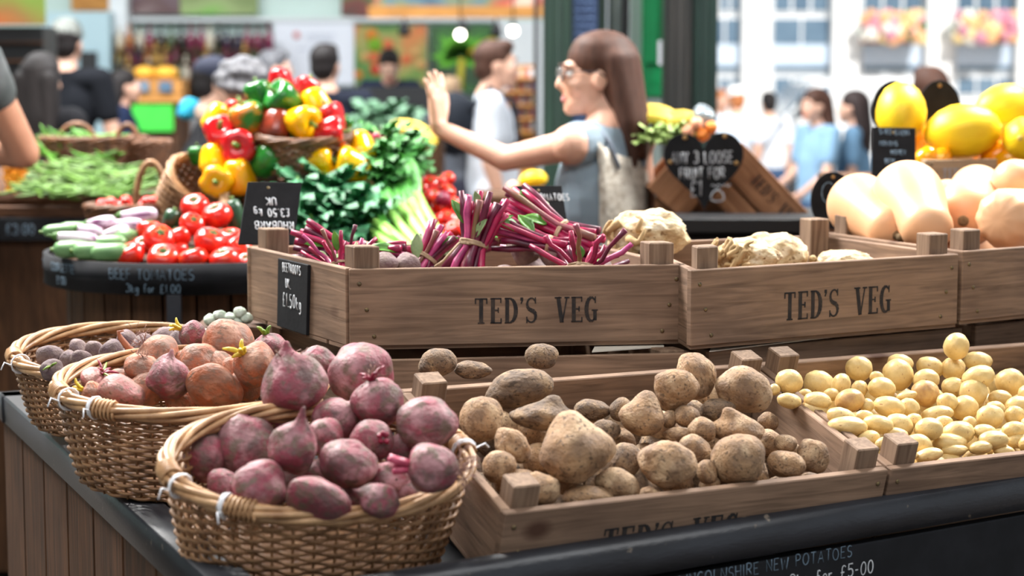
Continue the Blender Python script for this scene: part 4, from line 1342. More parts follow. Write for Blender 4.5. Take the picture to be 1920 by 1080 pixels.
squash('butternut squash lying underneath the others in the right upper crate', (1700, 470), (1840, 480), 3.95, 4.1, 54, 46)

# ------------------------------------------------------------------ slate price signs
def slate_sign(name, label, quad, Y, lines, m_text=None, thick=.006, rot180=False, board=None, cat='sign', r=.0016, hole=True, stake=0):
    """quad: world corners tl, tr, br, bl; lines: (text, height fraction, centre v fraction)"""
    tl, tr, br, bl = quad
    c = (tl + tr + br + bl) / 4
    right = ((tr - tl) + (br - bl)).normalized(); up = ((tl - bl) + (tr - br)).normalized()
    F = face_frame(c, right, up)
    o = thing(name, label, cat); set_frame(o, F)
    Fi = F.inverted()
    q = [Fi @ p for p in (bl, br, tr, tl)]
    q = [Vector((p.x, p.y, 0)) for p in q]
    mb = MB(); mb.hexa([p + Vector((0, 0, -thick)) for p in q], q)
    mb.build('slate_board', board or M_slate, o, bevel=.0008)
    H = (q[3] - q[0]).length; Wd = (q[1] - q[0]).length
    if stake:
        mb = MB(); mb.box((0, -H / 2 - stake / 2 + .02, -thick - .004), (.016, stake + .04, .008)); mb.build('stake', M_dark_wood, o)
    for t, hf, vf, *rest in lines:
        xo = rest[0] if rest else 0
        sq = rest[1] if len(rest) > 1 else 1
        m = MB()
        T = Matrix.Translation((xo * Wd, (.5 - vf) * H, .0004))
        if rot180: T = T @ Matrix.Rotation(PI, 4, 'Z')
        stroke_text(m, t, hf * H, r, T, squash=sq * .92, gap=.27)
        m.build('chalk_writing', m_text or M_chalk, o)
    if hole:
        m = MB(); m.lathe([(.0035, -.0002), (.003, .0004), (.0015, .0008)], 10, Matrix.Translation((0, H * (.5 - .10) * 1, 0)))
        m.build('nail_head', M_nail, o)
    return o
YR = 3.655
rp_ = Vector((0, 0, .0))
slate_sign('price_sign', 'black slate sign with upside-down chalk writing leaning on the back left post', [P(465, 341, 3.74), P(566, 342, 3.78), P(551, 458, 3.72), P(447, 457, 3.68)], YR,
           [('RHUBARB', .12, .64, .04, .9), ('£3.50 kg', .12, .44, .02, .85), ('UK', .12, .26, .02, 1)], rot180=True, r=.0017)
# beetroot sign screwed on the crate's left side board (set onto the plane of the board)
sA, sB = C1[3], C1[0]
sd = (sB - sA).normalized(); sn = Vector((sd.y, -sd.x, 0))
if sn.y > 0: sn = -sn
def on_side(px, py):
    d = P(px, py, 1.0) - Vector((0, 0, CAM_Z)); o_ = sA + sn * .0066
    t = (o_ - Vector((0, 0, CAM_Z))).dot(sn) / d.dot(sn)
    return Vector((0, 0, CAM_Z)) + d * t
slate_sign('price_sign', 'black slate sign chalked with the beetroot price on the left side of the upper crate', [on_side(521, 484), on_side(577, 497), on_side(574, 629), on_side(519, 611)], 0,
           [('BEETROOTS', .12, .17, .0, .75), ('UK.', .13, .40, -.12, .8), ('£1.50kg', .19, .67, .0, .78)], r=.0016, hole=False)
slate_sign('price_sign', 'slate sign chalked with tomato price behind the diagonal beetroot bunch', [P(962, 348, 3.98), P(1053, 348, 4.02), P(1068, 440, 3.98), P(972, 440, 3.94)], 0,
           [('VINE TOMATOES', .13, .30, .08, .8), ('£4.00', .12, .60, .0, .8), ('kg', .12, .85, .25, .8)], r=.0016, stake=.26)

# paper liners showing under the upper crates
M_paper = mat('liner_paper', srgb(226, 218, 204), srgb(206, 196, 180), rough=.8, scale=8)
for pts_, lb in (([P(1110, 655, 3.24), P(1245, 641, 3.30), P(1240, 638, 3.40), P(1120, 650, 3.36)], 'sheet of pale liner paper sticking out under the beetroot crate'),
                 ([P(1330, 658, 3.245), P(1560, 633, 3.42), P(1545, 630, 3.50), P(1340, 652, 3.36)], 'sheet of pale liner paper sticking out under the celeriac crate')):
    zp = Zs + .0015
    pp = [Vector((p.x, p.y, zp)) for p in pts_]
    mb = MB(); mb.hexa(pp, [p + Vector((0, 0, .0018)) for p in pp]); tag(mb.build('paper_liner', M_paper), lb, 'paper', 'liner papers under the upper crates')
# ------------------------------------------------------------------ produce stands behind the counter
M_tomato = mat('tomato_skin', srgb(214, 40, 24), srgb(196, 28, 18), rough=0.22, scale=1.2, spec=.5, col3=srgb(226, 74, 34), scale3=1.1, at3=.55)
M_calyx = mat('tomato_calyx', srgb(70, 110, 44), rough=0.6)
M_pep_red = mat('red_pepper', srgb(206, 22, 28), srgb(178, 14, 20), rough=0.18, scale=1.2, spec=.6)
M_pep_yel = mat('yellow_pepper', srgb(252, 190, 6), srgb(246, 170, 4), rough=0.18, scale=1.2, spec=.6)
M_pep_org = mat('orange_pepper', srgb(250, 150, 6), srgb(242, 176, 8), rough=0.18, scale=1.0, spec=.6)
M_pep_grn = mat('green_pepper', srgb(38, 122, 40), srgb(26, 92, 34), rough=0.18, scale=1.2, spec=.6)
M_pep_mix = mat('ripening_pepper', srgb(48, 120, 38), srgb(228, 118, 22), rough=0.2, scale=.7, lo=.48, hi=.6, spec=.6)
M_pep_brn = mat('brownish_pepper', srgb(160, 60, 40), srgb(112, 50, 34), rough=0.2, scale=1, spec=.6)
M_pep_stem = mat('pepper_stem', srgb(108, 140, 50), srgb(80, 112, 40), rough=0.5, scale=3)
M_aub = mat('striped_aubergine', srgb(226, 206, 222), srgb(128, 60, 112), rough=0.3, scale=1.6, stretch=(1, 1, .22), lo=.52, hi=.64, spec=.5)
M_cuc = mat('pale_courgette', srgb(120, 160, 104), srgb(92, 136, 82), rough=0.4, scale=2, stretch=(1, 1, .3))
M_cour = mat('dark_courgette', srgb(38, 78, 46), srgb(26, 60, 36), rough=0.35, scale=2)
M_bean = mat('runner_bean', srgb(92, 148, 44), srgb(64, 116, 34), rough=0.5, scale=2, tint=.25)
M_bean_l = mat('fine_green_bean', srgb(110, 150, 60), srgb(74, 112, 42), rough=0.5, scale=2, tint=.3)
M_kale = mat('kale_leaf', srgb(36, 104, 60), srgb(72, 142, 98), rough=0.5, scale=14, tint=.15)
M_leek = mat('leek_green', srgb(78, 156, 54), srgb(52, 122, 46), rough=0.4, scale=20, tint=.15)
M_leek_w = mat('leek_shank', srgb(156, 200, 100), srgb(104, 170, 62), rough=0.4, scale=14)
M_herb = mat('leafy_greens', srgb(70, 142, 58), srgb(40, 104, 46), rough=0.55, scale=20, tint=.2)
M_stand_wood = wood('stand_wood', srgb(96, 66, 44), srgb(62, 42, 28), axis='x', knots=False)

def vert_scale(o, loc, R, s):
    o.matrix_basis = Matrix.Translation(loc) @ R @ Matrix.Diagonal((s[0], s[1], s[2], 1))
def revolve_mesh(name, prof, n=24, lobes=0, depth=0.0, seed=0, amp=.04):
    mb = MB(); mb.lathe(prof, n)
    if lobes:
        for i, p in enumerate(mb.v):
            w = math.atan2(p.y, p.x)
            f = 1 + depth * (abs(math.cos(w * lobes / 2)) ** .7 - .6)
            mb.v[i] = Vector((p.x * f, p.y * f, p.z))
    return mb.mesh(name, fn=lumps(seed, amp, 1.2))
def child(o, name, me, m):
    return link(name, mesh_with(me, m), None, o) if False else _child(o, name, me, m)
def _child(o, name, me, m):
    c = bpy.data.objects.new(name, mesh_with(me, m)); COL.objects.link(c); c.parent = o
    return c
# unit meshes
TOM_ME = [revolve_mesh('tomato', [(.05, -.72), (.4, -.7), (.75, -.52), (.97, -.15), (1.0, .12), (.88, .45), (.6, .66), (.3, .66), (.12, .58), (.03, .55)], 26, 7 if s % 2 else 5, .05, s, .05) for s in range(3)]
mbs = MB()
for k in range(5):
    w = 2 * PI * k / 5
    mbs.tube([(0, 0, .58), (.16 * math.cos(w), .16 * math.sin(w), .66), (.42 * math.cos(w), .42 * math.sin(w), .66)], [.05, .07, .015], 5)
mbs.tube([(0, 0, .56), (.02, 0, .8)], .05, 6)
CALYX_ME = mbs.mesh('calyx')
PEP_ME = [revolve_mesh('pepper', [(.05, -1.0), (.3, -1.06), (.52, -.98), (.7, -.7), (.82, -.3), (.95, .2), (1.0, .55), (.9, .85), (.66, 1.0), (.36, .96), (.18, .86), (.04, .84)], 32, 4 if s else 3, .16, 30 + s, .06) for s in range(3)]
mbs = MB(); mbs.tube([(0, 0, .84), (0, 0, 1.0), (.05, 0, 1.2), (.16, 0, 1.36)], [.2, .11, .1, .13], 9)
PSTEM_ME = mbs.mesh('pepper_stem')
AUB_ME = revolve_mesh('aubergine', [(.05, -2.2), (.5, -2.15), (.85, -1.8), (1.0, -1.2), (.98, -.5), (.85, .3), (.66, 1.1), (.5, 1.7), (.3, 1.95), (.05, 2.0)], 20, 0, 0, 3, .04)
mbs = MB(); mbs.lathe([(.62, 1.5), (.6, 1.7), (.4, 1.98), (.14, 2.1), (.12, 2.5), (.03, 2.52)], 10)
AUBCAP_ME = mbs.mesh('aubergine_cap')
CUC_ME = revolve_mesh('courgette', [(.05, -2.0), (.6, -1.9), (.95, -1.4), (1.0, 0), (.95, 1.2), (.7, 1.8), (.3, 2.0), (.05, 2.02)], 18, 6, .05, 5, .04)
mbs = MB(); mbs.lathe([(.3, 1.92), (.22, 2.2), (.26, 2.4), (.05, 2.42)], 7)
CUCST_ME = mbs.mesh('courgette_stem')
def veg(name, label, cat, loc, R, s, body, parts=(), group=None, body_name='body'):
    """parts: (name, mesh, material)"""
    if not parts:
        o = bpy.data.objects.new(name, mesh_with(*body)); COL.objects.link(o)
    else:
        o = bpy.data.objects.new(name, None); COL.objects.link(o)
        _child(o, body_name, *body)
        for nm, me, m in parts:
            _child(o, nm, me, m)
    vert_scale(o, loc, R, s)
    return tag(o, label, cat, group)

# --- round tiered stand with a chalkboard band
RC = Vector((-.728, 4.60, 0)); RR = .36; RZ = 1.150
stand = thing('round_stand', 'round produce stand with a black chalk-lettered band carrying tomatoes and aubergines', 'stand', RC)
mb = MB()
n = 72
for (r, z) in ((RR, RZ - .068), (RR, RZ), (RR - .012, RZ), (RR - .012, RZ - .05)):
    for k in range(n):
        w = 2 * PI * k / n
        mb.v.append(Vector((r * math.cos(w), r * math.sin(w), z)))
for i in range(4):
    for k in range(n):
        l = (k + 1) % n; j = (i + 1) % 4
        mb.f.append([i * n + k, i * n + l, j * n + l, j * n + k]); mb.s.append(i in (0,))
mb.build('chalkboard_band', M_black_board, stand)
mb = MB(); mb.lathe([(RR - .013, RZ - .05), (RR - .013, RZ - .03)], 60, smooth=False); mb.build('tray', M_dark_wood, stand)
for k in range(26):
    w0, w1 = 2 * PI * k / 26 + .01, 2 * PI * (k + 1) / 26 - .01
    mb = MB()
    rr = RR - .05
    p = [Vector((rr * math.cos(w0), rr * math.sin(w0), .02)), Vector((rr * math.cos(w1), rr * math.sin(w1), .02)), Vector(((rr - .02) * math.cos(w1), (rr - .02) * math.sin(w1), .02)), Vector(((rr - .02) * math.cos(w0), (rr - .02) * math.sin(w0), .02))]
    if (k * 360 / 26) > 170:
        mb.hexa(list(reversed(p)), [q + Vector((0, 0, RZ - .072)) for q in reversed(p)])
        mb.build('drum_plank', M_stand_wood, stand)
mb = MB(); mb.lathe([(RR - .08, 0), (RR - .08, RZ - .05)], 40, smooth=False); mb.build('drum', M_stand_wood, stand)
mb = MB(); mb.box((-.002, -RR - .004, RZ - .11), (.03, .02, .09)); mb.build('bracket', M_black_metal, stand)
def band_text(txt, w0, z, h, r):
    mb = MB(); tmp = MB(); stroke_text(tmp, txt, h, r, Matrix.Identity(4), squash=.9)
    for p in tmp.v:
        w = math.radians(w0) + p.x / RR
        q = RR + .0008 + p.z
        mb.v.append(Vector((q * math.cos(w), q * math.sin(w), z + p.y)))
    mb.f, mb.s = tmp.f, tmp.s
    mb.build('chalk_writing', M_chalk_dim, stand)
band_text('BEEF TOMATOES', 261, RZ - .034, .022, .0016)
band_text('3kg for £1.00', 262, RZ - .062, .018, .0014)
band_text('COURGETTE', 220, RZ - .030, .018, .0014)
band_text('£1.00', 220, RZ - .058, .018, .0014)
band_text('UK', 194, RZ - .034, .02, .0014)
# inner mound the vegetables sit on
mb = MB(); mb.lathe([(.30, RZ - .03), (.26, RZ + .0), (.12, RZ + .035), (.02, RZ + .05)], 40); mb.build('display_mound', M_dark_wood, stand)

g = 'beef tomatoes on the round stand'
TM = [(365, 388, 27, 4.52, 'round beef tomato at the top of the heap on the round stand'), (407, 405, 29, 4.48, 'beef tomato showing its stalk scar at the top right of the heap'),
      (360, 421, 24, 4.44, 'beef tomato in the second row below the topmost one'), (279, 430, 23, 4.46, 'orange red beef tomato at the left top of the heap'),
      (298, 449, 30, 4.38, 'wide beef tomato at the left of the middle row'), (334, 446, 26, 4.42, 'beef tomato between the wide one and the ribbed one in the middle row'), (394, 453, 31, 4.36, 'large ribbed beef tomato at the right of the middle row'),
      (245, 478, 28, 4.34, 'beef tomato at the left end of the front row, beside the courgettes'), (307, 485, 31, 4.31, 'second beef tomato from the left in the front row'), (363, 486, 28, 4.30, 'third beef tomato from the left in the front row'),
      (421, 488, 29, 4.30, 'fourth beef tomato from the left in the front row'), (432, 449, 26, 4.42, 'beef tomato beside the slate rhubarb sign'), (448, 466, 24, 4.36, 'beef tomato partly behind the end of the upper crate'), (462, 492, 20, 4.32, 'beef tomato at the right end of the front row behind the crate'),
      (330, 470, 24, 4.40, 'beef tomato glimpsed behind the front row'), (270, 462, 22, 4.42, 'beef tomato glimpsed between the rows at the left')]
for i, (px, py, r, Y, lb) in enumerate(TM):
    rr = random.Random(i + 50)
    R = rot_to((rr.uniform(-.5, .5), rr.uniform(-1.0, .1), 1), rr.uniform(0, 6))
    s = S(r, Y) * 1.03
    veg('beef_tomato', lb, 'tomato', P(px, py, Y), R, (s, s, s), (TOM_ME[i % 3], M_tomato), (('calyx', CALYX_ME, M_calyx),), g, 'flesh')
g = 'striped aubergines on the round stand'
AU = [(255, 403, 40, 14, -.05, 4.66), (238, 420, 30, 12, .05, 4.60), (186, 418, 32, 13, -.1, 4.58), (212, 438, 32, 13, -.25, 4.52), (165, 432, 28, 12, .2, 4.50), (140, 447, 46, 14, .12, 4.42)]
ALB = ['striped aubergine on top at the right of the aubergines', 'striped aubergine under the top right one', 'striped aubergine at the upper left of the aubergines', 'white streaked aubergine in the middle of the aubergines', 'short striped aubergine left of the white streaked one', 'long striped aubergine at the front left, stem to the left']
for i, (px, py, L, r, roll, Y) in enumerate(AU):
    s = S(r, Y)
    R = Matrix.Rotation(roll, 4, 'Y') @ Matrix.Rotation(-PI / 2, 4, 'Y')
    veg('aubergine', ALB[i], 'aubergine', P(px, py, Y), R, (s, s, S(L, Y) / 2.2), (AUB_ME, M_aub), (('stem_cap', AUBCAP_ME, M_calyx),), g, 'flesh')
g = 'courgettes on the round stand'
CU = [(133, 468, 32, 17, .0, 4.36, M_cuc), (172, 472, 34, 18, .05, 4.34, M_cuc), (206, 474, 36, 18, -.05, 4.33, M_cuc), (208, 456, 30, 15, .0, 4.42, M_cuc), (240, 448, 22, 19, .3, 4.46, M_cuc), (112, 432, 32, 12, -.08, 4.52, M_cuc), (140, 426, 26, 10, .0, 4.58, M_cuc), (322, 412, 20, 17, .2, 4.50, M_cour), (441, 408, 34, 17, 1.4, 4.50, M_cour)]
CLB = ['pale green courgette at the left end of the front row', 'second pale courgette from the left in the front row', 'pale courgette of the front row next to the beef tomatoes', 'pale courgette lying behind the front row', 'rounded green courgette by the left beef tomatoes', 'light green courgette at the far left of the stand', 'light green courgette behind the far left one', 'dark green courgette end showing between the beef tomatoes', 'dark green courgette standing up beside the slate sign']
for i, (px, py, L, r, roll, Y, m_) in enumerate(CU):
    s = S(r, Y)
    R = Matrix.Rotation(roll, 4, 'Y') @ Matrix.Rotation(-PI / 2 if i != 7 else .1, 4, 'Y')
    veg('courgette', CLB[i], 'courgette', P(px, py, Y), R, (s, s, S(L, Y) / 2.0), (CUC_ME, m_), (('stem_end', CUCST_ME, M_pep_stem),), g, 'flesh')

# --- tall tiered stand behind: steps that carry the baskets
tier = thing('tiered_stand', 'dark wooden tiered stand under the pepper baskets and leafy greens', 'stand', (-.645, 5.36, 0))
for nm, c, sz in (('base', (0, 0, .42), (.57, .76, .84)), ('step', (0, .04, .96), (.57, .68, .24)), ('step', (.02, .06, 1.13), (.50, .50, .10))):
    mb = MB(); mb.box(c, sz); mb.build(nm, M_stand_wood, tier, bevel=.006)
# baskets
wicker_basket('wicker_basket', 'brown wicker basket high on the tiered stand filled with peppers of all colours', P(570, 322, 5.05), .118, .10, .095, tilt=math.radians(10), rows=10, stakes=30, fine=2, wr=.005, m_body=M_wicker_dark, m_rim=M_wicker_dark, group='baskets on the tiered stand')
wicker_basket('wicker_basket', 'wicker basket tipped sideways at the left of the tiered stand spilling yellow peppers', P(352, 392, 5.12), .105, .09, .10, rotz=.4, tilt=math.radians(48), tilt_dir=math.radians(50), rows=11, stakes=30, fine=2, wr=.005, group='baskets on the tiered stand')
wicker_basket('wicker_basket', 'wide wicker basket tipped forward on the tiered stand holding kale', P(565, 425, 4.98), .185, .13, .10, tilt=math.radians(38), rows=10, stakes=34, fine=2, wr=.005, group='baskets on the tiered stand', m_body=M_wicker_dark)
g = 'peppers heaped on the tiered stand'
PP = [(407, 222, 27, 'y', (-.3, -.2, -1), 5.12, 'yellow pepper at the left of the upper heap'), (413, 253, 30, 'r', (.1, -.7, .5), 5.06, 'red pepper below the left yellow one'), (448, 276, 31, 'r', (0, -1, .15), 5.0, 'red pepper with its green stem facing front'),
      (465, 225, 31, 'm', (-.3, -.2, 1), 5.04, 'green pepper turning orange at its lower side'), (486, 178, 24, 'g', (-.3, .2, 1), 5.10, 'dark green pepper at the top left of the heap'), (526, 154, 25, 'r', (.1, .2, -1), 5.14, 'red pepper at the very top of the heap'),
      (534, 187, 31, 'g', (-.5, -.4, .4), 5.06, 'large green pepper below the topmost red one'), (573, 170, 23, 'r', (.4, .3, .9), 5.12, 'red pepper at the top right of the heap'), (592, 196, 29, 'y', (.3, .1, -1), 5.08, 'yellow pepper behind the one with a long stem'),
      (565, 228, 31, 'y', (.75, -.7, -.1), 5.0, 'yellow pepper with a long stem pointing right'), (620, 224, 28, 'r', (-.4, .0, .8), 5.04, 'red pepper at the right of the upper heap'), (617, 249, 29, 'r', (1, -.1, .1), 5.0, 'red pepper lying on the rim of the upper basket'),
      (518, 233, 29, 'b', (-.2, -.1, -1), 5.03, 'brownish red pepper in the middle of the heap'), (488, 208, 22, 'r', (.2, 0, 1), 5.12, 'red pepper glimpsed between the two green ones'), (443, 208, 20, 'r', (.1, 0, 1), 5.14, 'red pepper peeking out behind the left yellow one'),
      (400, 297, 26, 'y', (.2, -.2, -1), 5.02, 'yellow pepper below the red ones at the left'), (407, 339, 29, 'o', (.05, -1, -.1), 4.94, 'orange yellow pepper showing its stem end in the tipped basket'), (446, 332, 32, 'o', (.1, .2, -1), 4.97, 'large orange yellow pepper in the tipped basket'),
      (500, 303, 31, 'g', (.6, -.1, .6), 5.0, 'green pepper lying left of the upper basket'), (597, 304, 31, 'y', (.9, -.2, .2), 4.98, 'yellow pepper lying in front of the upper basket'), (660, 312, 33, 'y', (-.9, -.2, .3), 4.97, 'large yellow pepper at the lower right of the heap'),
      (676, 274, 27, 'y', (.1, -.3, -1), 5.06, 'yellow pepper at the right side of the upper basket'), (371, 292, 17, 'g', (0, 0, 1), 5.1, 'small green pepper at the far left of the heap'), (553, 303, 20, 'b', (.3, -.4, .6), 5.02, 'brownish pepper in shade in front of the upper basket'),
      (643, 236, 17, 'g', (.3, 0, 1), 5.08, 'small green pepper at the right end of the upper basket')]
pm = {'y': M_pep_yel, 'r': M_pep_red, 'g': M_pep_grn, 'm': M_pep_mix, 'o': M_pep_org, 'b': M_pep_brn}
for i, (px, py, r, c, ax, Y, lb) in enumerate(PP):
    s = S(r, Y) * 1.06
    veg('bell_pepper', lb, 'pepper', P(px, py, Y), rot_to(ax, i * 1.3), (s, s, s * (.95 if abs(ax[1]) < .8 else .8)), (PEP_ME[i % 3], pm[c]), (('stem', PSTEM_ME, M_pep_stem),), g, 'flesh')
for i, (px, py, r, Y) in enumerate(((440, 245, 26, 5.16), (500, 250, 30, 5.14), (560, 255, 30, 5.10), (600, 240, 26, 5.14), (540, 215, 26, 5.16), (430, 300, 28, 5.10), (440, 360, 26, 5.06), (640, 300, 26, 5.08))):
    s = S(r, Y)
    veg('bell_pepper', 'bell pepper mostly hidden inside the heap on the tiered stand', 'pepper', P(px, py, Y), rot_to((.2, .3, 1), i), (s, s, s), (PEP_ME[i % 3], [M_pep_red, M_pep_yel, M_pep_grn][i % 3]), (('stem', PSTEM_ME, M_pep_stem),), g, 'flesh')

# --- kale: bunches of frilled leaves
def frill_leaf(mb, base, d, up, L, W, rng, n=9, m=11):
    d = Vector(d).normalized(); up = Vector(up)
    s = d.cross(up).normalized(); u = s.cross(d).normalized()
    ph = rng.uniform(0, 6)
    vv, fs = [], []
    for i in range(n):
        t = i / (n - 1)
        w = W * (math.sin(PI * min(1, t * .85 + .1)) ** .6)
        c = Vector(base) + d * (L * t) - u * (.35 * L * t * t)
        for k in range(m):
            q = k / (m - 1) * 2 - 1
            rf = abs(q) ** 1.5
            vv.append(c + s * (w * q) + u * (W * .30 * rf * math.sin(t * 19 + q * 7 + ph) - .2 * W * q * q) + d * (W * .18 * rf * math.cos(t * 15 + q * 9 + ph)))
    for i in range(n - 1):
        for k in range(m - 1):
            a = i * m + k
            fs.append((a, a + 1, a + m + 1, a + m))
    mb.add(vv, fs, True)
def greens(name, label, cat, px, py, Y, R, n, m_leaf, m_stalk, seed, group, L=.09, W=.035, up=(0, -.5, 1)):
    rng = random.Random(seed)
    o = thing(name, label, cat, P(px, py, Y), group=group)
    for i in range(n):
        w = 2.4 * i; q = math.sqrt((i + .5) / n)
        d = Vector((math.cos(w) * q, math.sin(w) * q * .6 - .35, .75 - q * .55)).normalized()
        b = d * (R * .25)
        mb = MB(); frill_leaf(mb, b, d, Vector((0, -.2, 1)) + d * .2, L * rng.uniform(.8, 1.2), W * rng.uniform(.8, 1.2), rng)
        mb.build('leaf', m_leaf, o)
        if i % 3 == 0:
            mb = MB(); mb.tube([(0, 0, -R * .3), tuple(b), tuple(b + d * L * .5)], [.004, .0035, .002], 6); mb.build('stalk', m_stalk, o)
    return o
gk = 'kale bunches in the tipped basket'
for i, (px, py, Y) in enumerate(((575, 372, 4.90), (625, 362, 4.94), (600, 410, 4.80), (650, 405, 4.84), (560, 425, 4.76), (640, 440, 4.74), (680, 430, 4.80), (600, 445, 4.70))):
    lb = ['dark green kale bunch at the upper left of the tipped basket', 'kale bunch at the top centre of the tipped basket', 'curly kale bunch in the middle of the tipped basket', 'kale bunch beside the leek stalks', 'kale bunch next to the slate rhubarb sign', 'kale bunch low behind the back rim of the upper crate', 'kale bunch under the leek stalks at the right', 'kale bunch lowest in the middle behind the upper crate'][i]
    greens('kale_bunch', lb, 'kale', px, py, Y, .06, 16, M_kale, M_leek_w, 100 + i, gk)
# --- leeks
def leek(label, base, tip, Y0, Y1, r, seed, group='leeks fanned out behind the upper crate'):
    rng = random.Random(seed)
    a, b = P(*base, Y0), P(*tip, Y1)
    o = thing('leek', label, 'leek', a, group=group)
    d = b - a; L = d.length; t = d.normalized()
    R = S(r, Y0)
    mb = MB(); mb.tube([a, a + d * .1, a + d * .35, a + d * .55], [R * .85, R, R * .95, R * 1.05], 12); mb.build('shank', M_leek_w, o, world=True)
    s = t.cross(Vector((0, -1, .3))).normalized()
    for k in range(4):
        q = (k - 1.5) / 1.5
        mb = MB()
        leaf_mb(mb, a + d * (.42 + .03 * k) + s * R * q * .4, t + s * q * .16 + Vector((0, -.08 * (k % 2), 0)), (0, -.8, .6), L * rng.uniform(.55, .72), R * 1.0, curl=.12 * q * q, n=8)
        mb.build('blade', M_leek, o, world=True)
    return o
for i, (b_, t_, Y0, Y1, r) in enumerate((((770, 470), (640, 372), 4.56, 4.90, 11), ((790, 470), (690, 352), 4.58, 4.95, 11), ((806, 462), (716, 335), 4.62, 5.0, 11), ((818, 455), (735, 322), 4.66, 5.02, 10), ((826, 445), (748, 305), 4.70, 5.05, 10), ((750, 472), (655, 410), 4.54, 4.84, 10), ((780, 476), (672, 385), 4.52, 4.86, 11))):
    lb = ['leek with its blades to the kale, lower left of the fan', 'leek second from the left in the fan', 'leek in the middle of the fan', 'leek right of the middle of the fan', 'leek standing steepest at the right of the fan', 'leek lying lowest in the fan', 'leek across the front of the fan'][i]
    leek(lb, b_, t_, Y0, Y1, r, 200 + i)
# --- leafy greens and radishes to the right of the pepper baskets
gh = 'leafy bunches at the right of the tiered stand'
for i, (px, py, Y) in enumerate(((716, 268, 5.2), (742, 296, 5.16), (700, 300, 5.08), (762, 318, 5.2), (722, 330, 5.0), (690, 345, 5.0), (755, 275, 5.3))):
    lb = ['leafy bunch beside the right yellow pepper', 'leafy bunch between the leeks and the waving hand', 'leafy bunch under the right yellow pepper', 'leafy bunch above the vine tomatoes', 'leafy bunch at the tips of the leek blades', 'leafy bunch behind the kale', 'leafy bunch at the back of the tiered stand'][i]
    greens('leafy_bunch', lb, 'greens', px, py, Y, .05, 12, M_herb, M_leek_w, 140 + i, gh, L=.07, W=.026)
M_radish = mat('radish_skin', srgb(184, 40, 82), srgb(150, 24, 62), rough=0.35, scale=2)
for i, (px, py) in enumerate(((690, 258), (700, 266), (707, 256), (697, 276), (708, 274), (716, 262))):
    Y = 5.14
    veg('radish', 'small crimson radish in the cluster right of the pepper heap', 'radish', P(px, py, Y), rot_to((.2, -.5, .6), i), (S(9, Y),) * 3, (ROUND_ME[i % 4], M_radish), (), 'radishes beside the pepper heap')
# --- second stand with vine tomatoes
vst = thing('produce_stand', 'dark stand carrying the vine tomatoes behind the upper crate', 'stand', (-.18, 5.35, 0))
mb = MB(); mb.box((0, 0, .50), (.34, .9, 1.0)); mb.build('base', M_stand_wood, vst, bevel=.006)
mb = MB(); mb.box((0, 0, 1.03), (.35, .94, .06)); mb.build('tray', M_dark_wood, vst, bevel=.006)
mb = MB(); mb.box((0, .02, 1.09), (.33, .6, .07)); mb.build('riser', M_dark_wood, vst, bevel=.006)
g = 'vine tomatoes behind the upper crate'
VT = [(806, 346, 19), (824, 342, 17), (838, 360, 18), (800, 372, 18), (826, 388, 19), (848, 384, 18), (862, 396, 17), (838, 410, 19), (816, 414, 18), (864, 418, 18), (790, 352, 14), (812, 366, 16), (880, 410, 15), (795, 400, 17), (850, 430, 18), (826, 436, 18), (800, 430, 18), (876, 436, 16), (840, 335, 14)]
for i, (px, py, r) in enumerate(VT):
    Y = 5.26 - (py - 335) * .0028
    rr = random.Random(i + 300)
    s = S(r, Y)
    lb = {0: 'vine tomato highest at the left of the heap beside the leeks', 8: 'vine tomato beside the right leek blades', 9: 'vine tomato next to the tallest beetroot bunch', 12: 'vine tomato at the right end of the vine tomatoes'}.get(i, 'shiny red vine tomato among its like behind the beetroot bunches')
    veg('vine_tomato', lb, 'tomato', P(px, py, Y), rot_to((rr.uniform(-.6, .6), rr.uniform(-1, 0), 1), i), (s, s, s), (TOM_ME[i % 3], M_tomato), (('calyx', CALYX_ME, M_calyx),), g, 'flesh')
M_onion = mat('red_onion_skin', srgb(150, 30, 66), srgb(112, 20, 52), rough=.4, scale=2)
veg('red_onion', 'purple red onion among the vine tomatoes', 'onion', P(832, 374, 5.1), rot_to((0, -.3, 1)), (S(15, 5.1),) * 3, (ROUND_ME[0], M_onion))
M_banana = mat('banana_skin', srgb(232, 196, 70), srgb(204, 176, 60), rough=.5, scale=4, tint=.1)
def bananas(name, label, px, py, Y, n, L, roll, seed, group='bananas'):
    o = thing(name, label, 'bananas', P(px, py, Y), (0, roll, 0), group)
    for k in range(n):
        pts = []
        for i in range(9):
            a = -1.0 + 2.0 * i / 8
            pts.append(Vector((L * .5 * math.sin(a) / math.sin(1), (k - n / 2) * L * .16, L * .35 * (math.cos(a) - .6) + k * L * .03)))
        mb = MB(); R = L * .1
        mb.tube(pts, [R * .3, R * .8, R, R * 1.05, R * 1.05, R, R * .9, R * .6, R * .25], 9)
        mb.build('banana', M_banana, o)
    return o
bananas('banana_bunch', 'yellow banana bunch between the leafy greens and the waving arm', 770, 262, 5.6, 5, .15, .3, 1)

def hoop(label, pl, pr, top, Y, r):
    a, b, t = P(*pl, Y), P(*pr, Y), P(pl[0] / 2 + pr[0] / 2, top, Y)
    c = (a + b) / 2
    pts = []
    for i in range(17):
        w = PI * i / 16
        pts.append(c + (a - c) * math.cos(w) + (t - c) * math.sin(w))
    mb = MB()
    mb.tube(pts, r, 8)
    return mb
